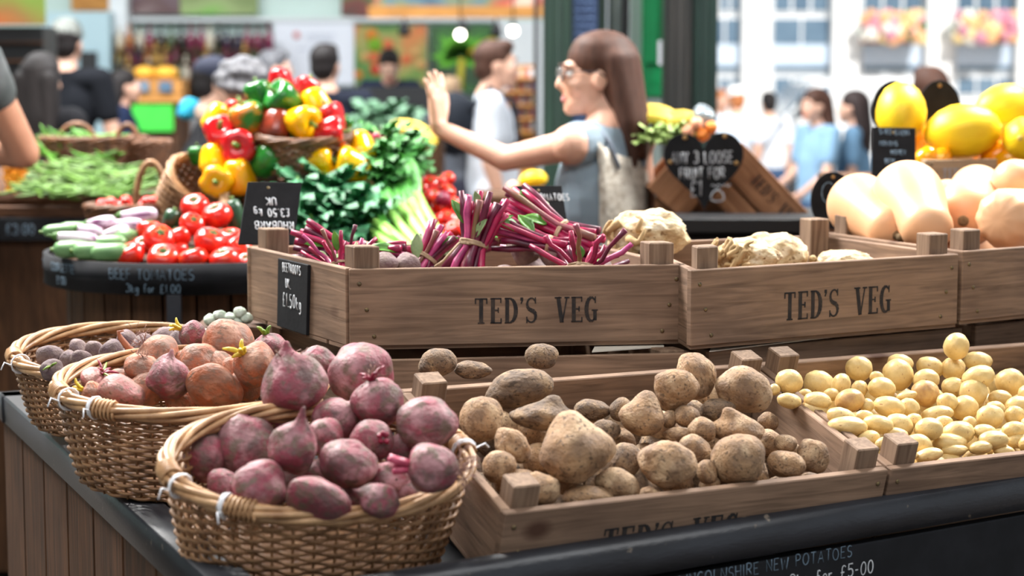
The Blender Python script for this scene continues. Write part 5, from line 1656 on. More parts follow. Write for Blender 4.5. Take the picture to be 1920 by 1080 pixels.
# --- bean stand at the left
bs = thing('bean_stand', 'dark wooden stand with a black price board under the green beans, left', 'stand', (-1.50, 6.2, 0))
mb = MB(); mb.box((0, .1, .55), (.86, .7, 1.06)); mb.build('base', M_stand_wood, bs, bevel=.006)
mb = MB(); mb.box((0, -.262, 1.138), (.88, .03, .035)); mb.build('shelf_edge', M_dark_wood, bs, bevel=.004)
mb = MB(); mb.box((0, -.27, 1.085), (.86, .02, .07)); mb.build('chalkboard', M_black_board, bs, bevel=.003)
mb = MB(); mb.box((0, .1, 1.115), (.86, .7, .05)); mb.build('shelf', M_dark_wood, bs, bevel=.004)
for tx, xo in (('£2.50', -.20), ('£3.00', .02)):
    mb = MB(); stroke_text(mb, tx, .03, .002, face_frame((xo, -.281, 1.07), (1, 0, 0), (0, 0, 1))); mb.build('chalk_writing', M_chalk_dim, bs)
mb = MB(); mb.lathe([(.36, 1.14), (.33, 1.20), (.2, 1.25), (.02, 1.27)], 30, Matrix.Translation((0, .08, 0)) @ Matrix.Diagonal((1.1, .8, 1, 1))); mb.build('display_mound', M_dark_wood, bs)
pts = [(-1.0, 0, .12), (-.7, 0, .04), (-.3, 0, 0), (.1, 0, 0), (.5, 0, .02), (.8, 0, .06), (1.0, 0, .12)]
mbs = MB(); mbs.tube(pts, [.015, .06, .07, .075, .07, .055, .012], 7); BEAN_ME = mbs.mesh('bean')
rng = random.Random(77)
g = 'fine green beans in the heap on the left stand'
for i in range(120):
    px = rng.uniform(45, 275); f = rng.random()
    top = 300 + 22 * ((px - 160) / 115) ** 2
    py = top + (368 - top) * f
    Y = 6.10 - .22 * f
    o = bpy.data.objects.new('green_bean', mesh_with(BEAN_ME, M_bean_l)); COL.objects.link(o)
    L = S(rng.uniform(36, 54), Y)
    o.matrix_basis = Matrix.Translation(P(px, py, Y)) @ Matrix.Rotation(rng.gauss(0, .22), 4, 'Y') @ Matrix.Rotation(rng.gauss(0, .5), 4, 'Z') @ Matrix.Diagonal((L, L * .9, L * .9, 1))
    tag(o, 'thin green bean lying lengthwise in the heap on the left stand', 'bean', g)
bkA = wicker_basket('wicker_basket', 'dark wicker basket of broad green pods behind the bean heap', P(175, 305, 6.42), .17, .12, .075, rows=8, stakes=30, fine=2, wr=.006, m_body=M_wicker_dark, m_rim=M_wicker_dark, group='baskets on the bean stand')
bkB = wicker_basket('wicker_basket', 'dark wicker basket behind the bean heap, next to the arched handle', P(268, 312, 6.44), .085, .09, .075, rows=8, stakes=26, fine=2, wr=.006, m_body=M_wicker_dark, m_rim=M_wicker_dark, group='baskets on the bean stand')
for bk_, a_, b_, t_, Y_ in ((bkA, (104, 288), (184, 288), 232, 6.42), (bkB, (216, 288), (262, 288), 234, 6.44)):
    mb = hoop('', a_, b_, t_, Y_, .009); mb.build('arched_handle', M_wicker_dark, bk_, world=True)
g = 'broad green pods in the dark basket on the left stand'
for i in range(46):
    px = rng.uniform(80, 225); f = rng.random()
    py = 250 + 44 * f + abs(px - 150) * .08
    Y = 6.50 - .2 * f
    o = bpy.data.objects.new('runner_bean', mesh_with(BEAN_ME, M_bean)); COL.objects.link(o)
    L = S(rng.uniform(30, 42), Y)
    o.matrix_basis = Matrix.Translation(P(px, py, Y)) @ Matrix.Rotation(rng.uniform(-.2, 1.1), 4, 'Y') @ Matrix.Rotation(rng.gauss(0, .5), 4, 'Z') @ Matrix.Diagonal((L, L * 1.5, L * 1.5, 1))
    tag(o, 'broad green pod in the dark basket behind the bean heap', 'bean', g)
# small basket with arched handle and cherry tomatoes
hb = wicker_basket('wicker_basket', 'small wicker basket with a tall arched handle holding cherry tomatoes, behind the aubergines', P(236, 424, 5.35), .105, .08, .05, rows=7, stakes=28, fine=2, wr=.005, m_body=M_wicker_dark, m_rim=M_wicker_dark, group=None)
mb = hoop('', (254, 392), (312, 392), 304, 5.30, .009); mb.build('arched_handle', M_wicker, hb, world=True)
cst = thing('produce_stand', 'narrow dark stand under the small basket of cherry tomatoes', 'stand', (P(236, 424, 5.35).x, 5.35, 0))
zc = P(236, 424, 5.35).z
mb = MB(); mb.box((0, 0, zc / 2), (.20, .20, zc - .012)); mb.build('base', M_stand_wood, cst, bevel=.004)
g = 'cherry tomatoes in the small basket with arched handle'
for i, (px, py) in enumerate(((186, 387), (200, 383), (215, 382), (228, 380), (240, 382), (268, 381), (282, 380), (296, 379), (192, 378), (208, 375), (236, 372), (276, 373), (290, 372), (252, 386))):
    s = S(11, 5.32)
    veg('cherry_tomato', 'bright red cherry tomato in the small basket with the arched handle', 'tomato', P(px, py + 4, 5.32), rot_to((.2, -.5, 1), i), (s, s, s), (TOM_ME[i % 3], M_tomato), (), g)
M_marigold = mat('orange_petals', srgb(244, 170, 20), srgb(224, 130, 16), rough=.6, scale=4)
for i, (px, py) in enumerate(((20, 325), (32, 335), (24, 347), (38, 322))):
    o = thing('courgette_flower', 'orange yellow courgette flower at the left end of the bean stand', 'flower', P(px, py, 6.0), group='courgette flowers on the bean stand')
    for k in range(5):
        w = 2 * PI * k / 5
        mb = MB(); leaf_mb(mb, (0, 0, 0), (math.cos(w), -.6, math.sin(w)), (0, -1, 0), .028, .010); mb.build('petal', M_marigold, o)
# ------------------------------------------------------------------ background of the hall
M_floor = mat('stone_floor', srgb(84, 76, 70), srgb(62, 56, 52), rough=.7, scale=3, rand=False)
M_street = mat('street_paving', srgb(196, 190, 182), srgb(172, 168, 162), rough=.8, scale=1.2, rand=False)
M_ceiling = mat('sun_shade_boarding', srgb(120, 126, 122), srgb(96, 102, 98), rough=.8, scale=2, rand=False)
M_mint = mat('pale_mint_paint', srgb(204, 224, 218), srgb(190, 212, 206), rough=.6, scale=1.0, rand=False)
M_white = mat('white_paint', srgb(232, 236, 238), srgb(218, 224, 228), rough=.6, scale=1, rand=False)
M_iceblue = mat('pale_blue_panel', srgb(186, 214, 222), srgb(172, 200, 210), rough=.5, scale=1)
M_lav = mat('whiteboard', srgb(226, 230, 240), rough=.4)
M_dkgreen = mat('dark_green_iron', srgb(38, 62, 50), srgb(28, 46, 40), rough=.45, scale=4, stretch=(6, 6, .6))
M_green = mat('bright_green_paint', srgb(0, 138, 78), srgb(0, 120, 68), rough=.45, scale=2)
M_pipe = mat('grey_pipe', srgb(150, 164, 160), srgb(120, 134, 132), rough=.4, scale=3)
M_black = mat('black_paint', srgb(24, 25, 28), rough=.5)
M_beam = wood('beam_wood', srgb(206, 150, 84), srgb(172, 116, 60), knots=False)
M_facade = mat('white_stucco', srgb(246, 246, 246), srgb(236, 238, 240), rough=.8, scale=1, rand=False)
M_glass = mat('window_glass', srgb(112, 136, 156), srgb(84, 108, 130), rough=.12, scale=.8, spec=.8)
M_glass_p = mat('pale_window_blind', srgb(206, 220, 236), srgb(190, 208, 228), rough=.4, scale=.8)
def slabobj(name, lo, hi, m, kind='structure', parent=None):
    mb = MB(); c = [(a + b) / 2 for a, b in zip(lo, hi)]; s = [b - a for a, b in zip(lo, hi)]
    mb.box((0, 0, 0) if parent is None else c, s)
    o = mb.build(name, m, parent)
    if parent is None:
        o.location = c
        if kind: o['kind'] = kind
    return o
slabobj('floor', (-9, -6, -.3), (9, 18.2, 0), M_floor)
slabobj('street_ground', (-9, 18.2, -.5), (22, 40, -.2), M_street)
slabobj('pavement_ground', (9, -6, -.5), (22, 18.2, -.2), M_street)
slabobj('ceiling', (-9, -9, 5.0), (2.3, 18, 5.15), M_ceiling)  # unseen roof slab, added to block the sun over the stall
slabobj('ceiling', (2.3, -9, 5.0), (5.4, 8.6, 5.15), M_ceiling)  # second unseen slab, cut short so the sun reaches the street
YB = 17.0
slabobj('wall_back', (-9, YB, 0), (.62, YB + .2, 5.0), M_mint)
slabobj('wall_left', (-9.2, -6, 0), (-9, YB, 5.0), M_mint)
def panel(x0, y0, x1, y1, Y, d=.04):
    """box given by photo corners at depth Y"""
    a, b = P(x0, y1, Y), P(x1, y0, Y)
    mb = MB(); c = Vector(((a.x + b.x) / 2, Y + d / 2, (a.z + b.z) / 2)); sz = (abs(b.x - a.x), d, abs(b.z - a.z))
    return mb, c, sz
def panelobj(name, label, cat, x0, y0, x1, y1, Y, m, d=.04, to_floor=False, to_top=None, parent=None, group=None, bevel=0):
    mb, c, sz = panel(x0, y0, x1, y1, Y, d)
    z0, z1 = c.z - sz[2] / 2, c.z + sz[2] / 2
    if to_floor: z0 = 0
    if to_top: z1 = to_top
    c = Vector((c.x, c.y, (z0 + z1) / 2)); sz = (sz[0], sz[1], z1 - z0)
    if parent is None:
        mb.box((0, 0, 0), sz); o = mb.build(name, m, bevel=bevel); o.location = c
        if label: tag(o, label, cat, group)
        return o
    mb.box(c, sz)
    return mb.build(name, m, parent, world=True, bevel=bevel)
def patch_mat(name, cols, scale, rough=.5):
    """printed picture: patches of several colours"""
    if name in MATS: return MATS[name]
    m = bpy.data.materials.new(name); MATS[name] = m; m.use_nodes = True
    nt = m.node_tree; N, L = nt.nodes, nt.links
    b = N['Principled BSDF']; b.inputs['Roughness'].default_value = rough
    tc = N.new('ShaderNodeTexCoord')
    nz = N.new('ShaderNodeTexNoise'); nz.inputs['Scale'].default_value = scale; nz.inputs['Detail'].default_value = 1.5
    L.new(tc.outputs['Object'], nz.inputs['Vector'])
    rp = N.new('ShaderNodeValToRGB'); cr = rp.color_ramp
    n = len(cols)
    cr.elements[0].position = .3; cr.elements[0].color = (*cols[0], 1)
    cr.elements[1].position = .7; cr.elements[1].color = (*cols[-1], 1)
    for i in range(1, n - 1):
        e = cr.elements.new(.3 + .4 * i / (n - 1)); e.color = (*cols[i], 1)
    L.new(nz.outputs['Fac'], rp.inputs[0]); L.new(rp.outputs[0], b.inputs['Base Color'])
    return m
YW = YB - .06
# left part of the back wall
panelobj('cabinet', 'tall pale blue panel behind the man in the grey cap', 'panel', 83, 22, 205, 260, YW - .5, M_iceblue, .3, to_floor=True)
panelobj('screen', 'small black screen on the pale blue panel beside the man in the cap', 'screen', 150, 97, 181, 128, YW - .54, M_black, .03)
panelobj('wood_panel', 'brown wooden panel above the pale blue one at the top left', 'panel', 134, -30, 206, 20, YW - .1, M_beam, .08)
panelobj('wall_pillar', None, None, 210, -40, 236, 260, YW - .3, M_white, .3, to_floor=True, to_top=4.99)['kind'] = 'structure'
bm_left = patch_mat('market_banner_print', [srgb(60, 100, 40), srgb(120, 150, 60), srgb(150, 110, 60), srgb(210, 90, 40)], 2.2)
panelobj('hanging_banner', 'green and orange printed banner at the upper left corner', 'banner', -60, -30, 82, 46, 10.0, bm_left, .03)
sh = thing('dark_shelving', 'dark shelving with brown goods under the banner at the far left', 'shelf', (P(50, 90, 10.2).x, 10.2, 0))
panelobj('shelf_case', None, None, -40, 50, 80, 260, 10.1, M_black, .3, to_floor=True, parent=sh)
for k in range(3):
    panelobj('shelf_board', None, None, -38, 78 + 34 * k, 78, 82 + 34 * k, 10.06, M_dark_wood, .06, parent=sh)
bann2 = patch_mat('shop_sign_print', [srgb(70, 50, 70), srgb(110, 90, 100), srgb(90, 60, 60), srgb(140, 120, 120)], 2.5)
panelobj('shop_sign', 'purple brown shop sign above the bottle shelves', 'sign', 238, -30, 336, 26, YW - .1, bann2, .05)
bann3 = patch_mat('green_sign_print', [srgb(60, 60, 40), srgb(110, 130, 70), srgb(150, 170, 110), srgb(96, 180, 40)], 2.0)
panelobj('shop_sign', 'green and dark shop sign above the bottle shelves', 'sign', 338, -30, 482, 27, YW - .1, bann3, .05)
# bottle shelves
bs2 = thing('bottle_shelf', 'long wall shelf with rows of bottles left of the whiteboard', 'shelf', (P(362, 150, 16.4).x, 16.4, 0))
panelobj('shelf_back', None, None, 214, 66, 512, 260, 16.62, M_dark_wood, .05, to_floor=True, parent=bs2)
rows = ((94, 16.3), (118, 16.25), (150, 16.2))
for y, Y in rows:
    panelobj('shelf_board', None, None, 214, y, 512, y + 4, Y, M_dark_wood, .34, parent=bs2)
bt = MB(); bt.lathe([(.03, 0), (.036, .01), (.036, .16), (.014, .21), (.013, .26), (.016, .265), (.016, .28), (.005, .282)], 10); BOT_ME = bt.mesh('bottle')
jr = MB(); jr.lathe([(.04, 0), (.045, .01), (.045, .10), (.036, .115), (.038, .12), (.038, .135), (.005, .136)], 10); JAR_ME = jr.mesh('jar')
bcols = [srgb(40, 34, 30), srgb(120, 40, 70), srgb(190, 150, 80), srgb(60, 80, 50), srgb(200, 190, 170), srgb(160, 100, 50), srgb(46, 40, 60)]
bmats = [mat('bottle_glass_%d' % i, c, rough=.15, spec=.7) for i, c in enumerate(bcols)]
rng = random.Random(5)
for ri, (y, Y) in enumerate(rows):
    x = 220
    while x < 508:
        o = bpy.data.objects.new('bottle', mesh_with(BOT_ME, bmats[rng.randrange(7)])); COL.objects.link(o)
        p = P(x, y, Y); o.location = (p.x, Y + .12, P(x, y, Y).z + .001)
        s = (.62 if ri == 1 else .78) * rng.uniform(.8, 1.0); o.scale = (1, 1, s)
        tag(o, ['blurred bottle on the top board of the wall shelf', 'blurred bottle on the middle board of the wall shelf', 'blurred bottle on the bottom board of the wall shelf'][ri], 'bottle', ['bottles on the top shelf board', 'bottles on the middle shelf board', 'bottles on the bottom shelf board'][ri])
        x += rng.uniform(16, 21)
# bread display and green board
bd = thing('bread_stand', 'wooden bread stand with two openings under yellow loaves', 'stand', (P(295, 190, 13.6).x, 13.6, 0))
panelobj('case', None, None, 248, 148, 340, 192, 13.5, M_beam, .3, parent=bd)
panelobj('leg_panel', None, None, 252, 192, 336, 330, 13.55, M_dark_wood, .2, to_floor=True, parent=bd)
for a in (254, 298):
    panelobj('opening', None, None, a, 152, a + 24, 172, 13.47, M_glass, .03, parent=bd)
M_loaf = mat('yellow_loaf', srgb(238, 184, 66), srgb(222, 158, 50), rough=.6, scale=6)
for k, px in enumerate((272, 312)):
    mb = MB(); mb.ell((0, 0, 0), (S(23, 13.6), .09, S(13, 13.6)), 14, 8)
    o = mb.build('loaf', M_loaf); o.location = P(px, 137, 13.6)
    tag(o, ['left yellow loaf on the bread stand', 'right yellow loaf on the bread stand'][k], 'bread', 'loaves on the bread stand')
M_neon = mat('bright_green_board', srgb(70, 206, 70), srgb(60, 190, 64), rough=.5, scale=6)
panelobj('green_board', 'bright green notice board under the yellow loaves', 'board', 249, 196, 324, 246, 13.515, M_neon, .03)
# whiteboard with faint notes
wb = thing('whiteboard', 'large white notice board behind the man in the dark tee', 'board', P(588, 150, YW - .1))
panelobj('board', None, None, 514, 42, 663, 160, YW - .1, M_lav, .05, parent=wb)
mb = MB(); mb.lathe([(.03, -.002), (.03, .002)], 14, face_frame(P(556, 66, YW - .105), (1, 0, 0), (0, 0, 1))); mb.build('red_mark', mat('red_ink', srgb(214, 120, 120), rough=.7), wb, world=True)
M_pen = mat('faint_ink', srgb(176, 182, 198), rough=.8)
for (x0, x1, y) in ((574, 628, 66), (574, 620, 74), (558, 600, 92)):
    mb = MB()
    pts = [P(x0 + (x1 - x0) * i / 18, y + 2.2 * math.sin(i * 1.9) + 1.4 * math.sin(i * 3.1), YW - .106) for i in range(19)]
    mb.tube(pts, .004, 5); mb.build('handwriting', M_pen, wb, world=True)
# picture posters
pv = thing('poster', 'large poster of fruit and vegetables behind the vendor', 'poster', P(735, 165, YW - .1))
p1 = patch_mat('vegetable_print', [srgb(46, 96, 36), srgb(92, 138, 56), srgb(160, 150, 80), srgb(206, 120, 60), srgb(196, 60, 40)], 2.6)
panelobj('sheet', None, None, 666, 48, 800, 162, YW - .1, p1, .03, parent=pv)
M_pr = [mat('printed_fruit_%d' % i, c, rough=.6) for i, c in enumerate((srgb(216, 130, 50), srgb(120, 170, 40), srgb(202, 60, 40), srgb(220, 110, 70), srgb(206, 160, 100)))]
for (px, py, r, k) in ((697, 66, 12, 0), (703, 84, 14, 1), (728, 84, 10, 3), (733, 100, 9, 2), (700, 108, 10, 3), (705, 130, 11, 2), (740, 128, 9, 2), (762, 112, 9, 3), (780, 100, 10, 4), (790, 122, 10, 4), (684, 108, 9, 4), (672, 140, 8, 0)):
    mb = MB(); mb.lathe([(S(r, YW), -.001), (S(r, YW), .002)], 16, face_frame(P(px, py, YW - .103), (1, 0, 0), (0, 0, 1))); mb.build('printed_fruit', M_pr[k], pv, world=True)
pl = thing('poster', 'dark poster with bright green palm leaves behind the bulbs', 'poster', P(870, 160, YW - .1))
p2 = patch_mat('dark_green_print', [srgb(24, 44, 34), srgb(40, 70, 40), srgb(50, 110, 40), srgb(40, 60, 40)], 2.2)
panelobj('sheet', None, None, 806, 48, 934, 172, YW - .1, p2, .03, parent=pl)
M_palm = mat('printed_palm', srgb(112, 196, 40), srgb(84, 168, 36), rough=.6, scale=5)
M_palm2 = mat('printed_yellow_stem', srgb(204, 190, 60), rough=.6)
for k in range(11):
    a = math.radians(-20 + 22 * k)
    mb = MB(); c = P(864, 108, YW - .106)
    d = Vector((math.cos(a), 0, math.sin(a)))
    s_ = Vector((-math.sin(a), 0, math.cos(a)))
    L_ = S(58 if k % 2 else 48, YW)
    poly = [c + d * .02 - s_ * .012, c + d * L_ * .5 - s_ * .045, c + d * L_, c + d * L_ * .5 + s_ * .045, c + d * .02 + s_ * .012]
    mb.hexa(poly, [q + Vector((0, -.003, 0)) for q in poly]); mb.build('printed_leaf', M_palm, pl, world=True)
mb = MB(); mb.tube([P(866, 110, YW - .108), P(864, 140, YW - .108), P(862, 170, YW - .108)], .03, 6); mb.build('printed_stem', M_palm2, pl, world=True)
mb = MB(); mb.tube([P(880, 100, YW - .108), P(905, 82, YW - .108), P(930, 70, YW - .108)], .022, 6); mb.build('printed_stem', M_palm2, pl, world=True)
# overhead sign with wooden rail
os_ = thing('overhead_sign', 'overhead shop sign with colourful pictures above a wooden rail, top centre', 'sign', P(855, 30, 14.0))
p3 = patch_mat('menu_print', [srgb(40, 60, 90), srgb(90, 120, 130), srgb(120, 130, 90), srgb(190, 70, 60), srgb(220, 190, 170)], 3.4)
panelobj('picture_board', None, None, 700, -40, 1020, 12, 14.0, p3, .04, parent=os_)
panelobj('wooden_rail', None, None, 690, 11, 1022, 33, 13.96, M_beam, .08, parent=os_)
panelobj('upright', None, None, 700, -330, 708, 12, 14.05, M_beam, .05, parent=os_)
panelobj('upright', None, None, 1008, -330, 1016, 12, 14.05, M_beam, .05, parent=os_)
p4 = patch_mat('dark_leaf_print', [srgb(40, 70, 40), srgb(60, 120, 60), srgb(120, 50, 40), srgb(70, 50, 40)], 2.4)
panelobj('shop_sign', 'dark green and red sign left of the overhead wooden rail', 'sign', 640, -30, 700, 30, YW - .1, p4, .05)
panelobj('wall_ledge', None, None, 236, 33, 940, 40, YW - .12, M_white, .12)['kind'] = 'structure'
# bulbs and spotlights
M_bulb = mat('lit_bulb', srgb(255, 250, 235), rough=.3, emit=(1, .94, .82), emit_s=9.0)
for k, (px, py, Y) in enumerate(((863, 65, 12.6), (962, 58, 12.6))):
    o = thing('pendant_bulb', ['lit round bulb hanging in front of the palm poster', 'lit round bulb hanging beside the green column'][k], 'lamp', P(px, py, Y), group='lit hanging bulbs')
    mb = MB(); mb.ell((0, 0, 0), S(9, Y), 16, 12); mb.build('bulb', M_bulb, o)
    mb = MB(); mb.tube([(0, 0, S(8, Y)), (0, 0, S(20, Y))], .016, 8); mb.build('socket', M_black, o)
    mb = MB(); mb.tube([(0, 0, S(18, Y)), (0, 0, 4.99 - P(px, py, Y).z)], .005, 5); mb.build('cord', M_black, o)
for k, (px, py) in enumerate(((758, 42), (868, 40), (930, 44))):
    Y = 13.92
    o = thing('spotlight', ['black spotlight under the rail in front of the vegetable poster', 'black spotlight under the rail above the left bulb', 'black spotlight under the rail right of the palm poster'][k], 'lamp', P(px, py, Y), group='spotlights under the wooden rail')
    mb = MB(); mb.lathe([(.02, 0), (.035, -.03), (.045, -.09), (.03, -.095)], 12); mb.build('lamp_head', M_black, o)
    mb = MB(); mb.tube([(0, 0, -.01), (0, .06, P(px, 30, Y).z - P(px, py, Y).z)], .008, 6); mb.build('arm', M_black, o)
# right of the posters: white wall strip and a shelf of jars
panelobj('wall_panel', None, None, 936, 40, 1022, 260, YW - .3, M_white, .2, to_floor=True)['kind'] = 'structure'
js = thing('jar_shelf', 'narrow wooden shelf unit with rows of jars beside the green column', 'shelf', (P(972, 200, 12.0).x, 12.0, 0))
panelobj('shelf_back', None, None, 944, 122, 1002, 330, 12.25, M_beam, .04, to_floor=True, parent=js)
for k in range(5):
    panelobj('shelf_board', None, None, 944, 146 + k * 25, 1002, 149 + k * 25, 11.95, M_beam, .3, parent=js)
jm = [mat('jar_goods_%d' % i, c, rough=.3) for i, c in enumerate((srgb(190, 110, 110), srgb(220, 220, 224), srgb(150, 120, 150), srgb(206, 190, 160)))]
for k in range(5):
    for i in range(6):
        Y = 12.0
        o = bpy.data.objects.new('jar', mesh_with(JAR_ME, jm[(i + k) % 4])); COL.objects.link(o)
        px = 949 + i * 9.6
        p = P(px, 146 + k * 25, 11.95); o.location = (p.x, Y + .06, p.z); o.scale = (.3, .3, .42)
        tag(o, 'small jar on the narrow wooden shelf beside the green column', 'jar', 'jars on the narrow shelf')
panelobj('dark_post', 'dark thin post between the jar shelf and the green column', 'post', 1001, 90, 1010, 330, 11.9, M_black, .04, to_floor=True, to_top=5.0)
# counter of the shop behind the vendor
panelobj('shop_counter', 'black shop counter in front of the vegetable poster behind the leaning vendor', 'counter', 668, 162, 812, 330, 14.4, M_black, .3, to_floor=True)
# columns and door between hall and street
YC = 8.0
def column(name, label, x0, x1, Y, m, cat='column', flutes=True, d=.18):
    o = thing(name, label, cat, (P((x0 + x1) / 2, 100, Y).x, Y + d / 2, 0))
    w = S(x1 - x0, Y)
    mb = MB(); mb.box((0, 0, 2.5), (w, d, 4.998)); mb.build('shaft', m, o, bevel=.012, seg=2)
    if flutes:
        for k in (-.28, .28):
            mb = MB(); mb.box((w * k, -d / 2 - .006, 2.5), (w * .16, .014, 4.99)); mb.build('rib', m, o, bevel=.004)
        mb = MB(); mb.box((0, 0, .12), (w * 1.12, d * 1.2, .24)); mb.build('plinth', m, o, bevel=.01)
    return o
column('iron_column', 'dark green iron column just left of the waving woman', 1019, 1074, YC, M_dkgreen)
bsc = thing('chalkboard', 'tall blue chalkboard covered in small writing behind the waving woman', 'board', (P(1096, 100, YC + .1).x, YC + .12, 0))
M_bluebd = mat('blue_chalkboard', srgb(52, 72, 108), srgb(40, 58, 92), rough=.7, scale=6)
panelobj('board', None, None, 1072, -40, 1121, 330, YC + .1, M_bluebd, .04, to_floor=True, parent=bsc)
M_bluechalk = mat('pale_blue_chalk', srgb(110, 134, 176), rough=.9)
for k in range(16):
    y = 4 + k * 15
    mb = MB()
    rr = random.Random(k)
    mb.tube([P(1077 + i * 2.6, y + rr.uniform(-3, 3), YC + .097) for i in range(15)], .0035, 5); mb.build('chalk_writing', M_bluechalk, bsc, world=True)
column('iron_column', 'narrow dark green post right of the blue chalkboard', 1120, 1137, YC + .15, M_dkgreen, flutes=False, d=.1)
o = thing('drain_pipe', 'grey round pipe between the chalkboard and the pale wall strip', 'pipe', (P(1155, 100, YC + .2).x, YC + .25, 0))
mb = MB(); mb.lathe([(S(15, YC), 0.005), (S(15, YC), 4.99)], 20); mb.build('pipe', M_pipe, o)
for z in (.8, 2.4):
    mb = MB(); mb.lathe([(S(17, YC), z), (S(18, YC), z + .02), (S(18, YC), z + .06), (S(17, YC), z + .08)], 20); mb.build('collar', M_pipe, o)
column('dark_post', 'dark post between the grey pipe and the pale wall strip', 1166, 1180, YC + .22, M_black, cat='post', flutes=False, d=.1)
panelobj('wall_strip', None, None, 1179, -60, 1206, 330, YC + .4, M_white, .2, to_floor=True, to_top=5.0)['kind'] = 'structure'
dr = thing('door_1', None, None, (P(1226, 100, YC + .3).x, YC + .33, 0)); dr['kind'] = 'structure'
panelobj('door_leaf', None, None, 1204, -200, 1250, 155, YC + .3, M_green, .05, to_top=3.4, parent=dr, bevel=.004)
panelobj('door_panel', None, None, 1210, -180, 1236, 120, YC + .28, M_green, .03, to_top=3.2, parent=dr, bevel=.004)
panelobj('door_rail', None, None, 1204, 155, 1250, 182, YC + .29, M_green, .06, parent=dr, bevel=.004)
panelobj('kick_plate', None, None, 1204, 182, 1250, 330, YC + .3, M_pipe, .05, to_floor=True, parent=dr)
o = panelobj('door_notice', 'small white and red notice on the edge of the green door', 'notice', 1234, 76, 1247, 122, YC + .25, M_lav, .01)
column('iron_column', 'thick dark column between the green door and the street', 1248, 1302, YC - .1, mat('dark_bronze_iron', srgb(46, 44, 42), srgb(32, 34, 34), rough=.4, scale=5, stretch=(6, 6, .5)), d=.22)
column('iron_column', 'dark green iron column at the edge of the sunlit street', 1300, 1346, YC - .12, mat('deep_green_iron', srgb(24, 46, 40), srgb(18, 36, 32), rough=.4, scale=5, stretch=(6, 6, .5)), d=.22)

# ------------------------------------------------------------------ street: white building, flower boxes, van
YF = 27.0
fx0, fx1 = 1.4, 13.0
slabobj('wall_facade', (fx0, YF, -.2), (fx1, YF + .4, 9.0), M_facade)
M_frame = mat('white_window_frame', srgb(240, 242, 244), rough=.5)
wi = 0
cols = ((1330, 1388), (1450, 1556), (1618, 1732), (1794, 1906))
for ci, (a, b) in enumerate(cols):
    for (y0, y1, kind) in ((-60, 20, 0), (33, 134, 1), (146, 176, 2)):
        wi += 1
        w = thing('window_%d' % wi, None, None, P((a + b) / 2, y1, YF - .04)); w['kind'] = 'structure'
        f = panelobj('window_frame', None, None, a - 3, y0 - 4, b + 3, y1 + 4, YF - .05, M_frame, .06, parent=w)
        if kind == 1:
            panelobj('pane', None, None, a, y0 + 2, (a + b) / 2 - 2, 82, YF - .07, M_glass, .03, parent=w)
            panelobj('pane', None, None, (a + b) / 2 + 2, y0 + 2, b, 82, YF - .07, M_glass, .03, parent=w)
            panelobj('blind', None, None, a, 84, b, 122, YF - .07, M_glass_p, .03, parent=w)
            panelobj('pane', None, None, a, 124, b, y1, YF - .07, M_glass, .03, parent=w)
        else:
            n = 3
            for k in range(n):
                panelobj('pane', None, None, a + (b - a) * k / n + 2, y0, a + (b - a) * (k + 1) / n - 2, y1, YF - .07, M_glass, .03, parent=w)
for k, (a, b) in enumerate(((1448, 1447), )):
    pass
for k, x in enumerate((1418, 1586, 1762, 1930)):
    o = panelobj('facade_pilaster', None, None, x - 28, -160, x + 28, 300, YF - .25, M_facade, .25, to_floor=True, to_top=8.9); o['kind'] = 'structure'; o.location.z -= .1
M_fl = [mat('blossom_%d' % i, c, rough=.6) for i, c in enumerate((srgb(250, 222, 160), srgb(236, 160, 170), srgb(250, 246, 236), srgb(240, 180, 130), srgb(206, 140, 160)))]  # blossom colours paled to imitate the overexposed haze of the street
M_planter = mat('planter_terracotta', srgb(196, 130, 96), rough=.7)
rng = random.Random(12)
for k, (a, b) in enumerate(((1620, 1730), (1796, 1904))):
    o = thing('flower_box', ['flower box overflowing with blossoms on the left upper window across the street', 'flower box overflowing with blossoms on the right upper window across the street'][k], 'planter', P((a + b) / 2, 80, YF - .4), group='flower boxes across the street')
    panelobj('trough', None, None, a, 66, b, 80, YF - .52, M_planter, .3, parent=o)
    mb = MB()
    for i in range(60):
        mb.ell(P(rng.uniform(a, b), rng.uniform(30, 72), YF - .4) + Vector((0, rng.uniform(-.2, .15), 0)), rng.uniform(.05, .09), 7, 5)
    l = mb.build('foliage', M_herb, o, world=True); l['kind'] = 'stuff'
    for i in range(70):
        mb = MB(); mb.ell(P(rng.uniform(a, b), rng.uniform(26, 76), YF - .55) + Vector((0, rng.uniform(-.12, .05), 0)), rng.uniform(.05, .10), 8, 6)
        mb.build('blossom', M_fl[rng.randrange(5)], o, world=True)
# shop front below with warm goods
M_shopwarm = patch_mat('shop_goods', [srgb(150, 170, 190), srgb(190, 150, 120), srgb(220, 120, 80), srgb(190, 200, 214)], 3)
# van
YV = 20.5
M_van = mat('white_van_paint', srgb(246, 248, 250), rough=.25, spec=.6)
M_tyre = mat('tyre_rubber', srgb(40, 40, 44), rough=.8)
van = thing('van', 'white van parked in the sunlit street behind the two girls', 'van', (P(1610, 200, YV).x, YV + .9, -.2))
def vx(px): return P(px, 200, YV).x - van.location.x
def vz(py): return P(1600, py, YV).z + .2
side = [(vx(1420), vz(318)), (vx(1416), vz(262)), (vx(1432), vz(238)), (vx(1478), vz(216)), (vx(1524), vz(160)), (vx(1560), vz(148)), (vx(1742), vz(146)), (vx(1748), vz(170)), (vx(1750), vz(318))]
mb = MB()
bot = [Vector((x, -.9, z)) for x, z in side]; top = [Vector((x, .9, z)) for x, z in side]
mb.hexa(list(bot), list(top)); mb.build('body', M_van, van, bevel=.05, seg=2)
mb = MB()
q = [(vx(1486), vz(214)), (vx(1526), vz(166)), (vx(1556), vz(160)), (vx(1556), vz(214))]
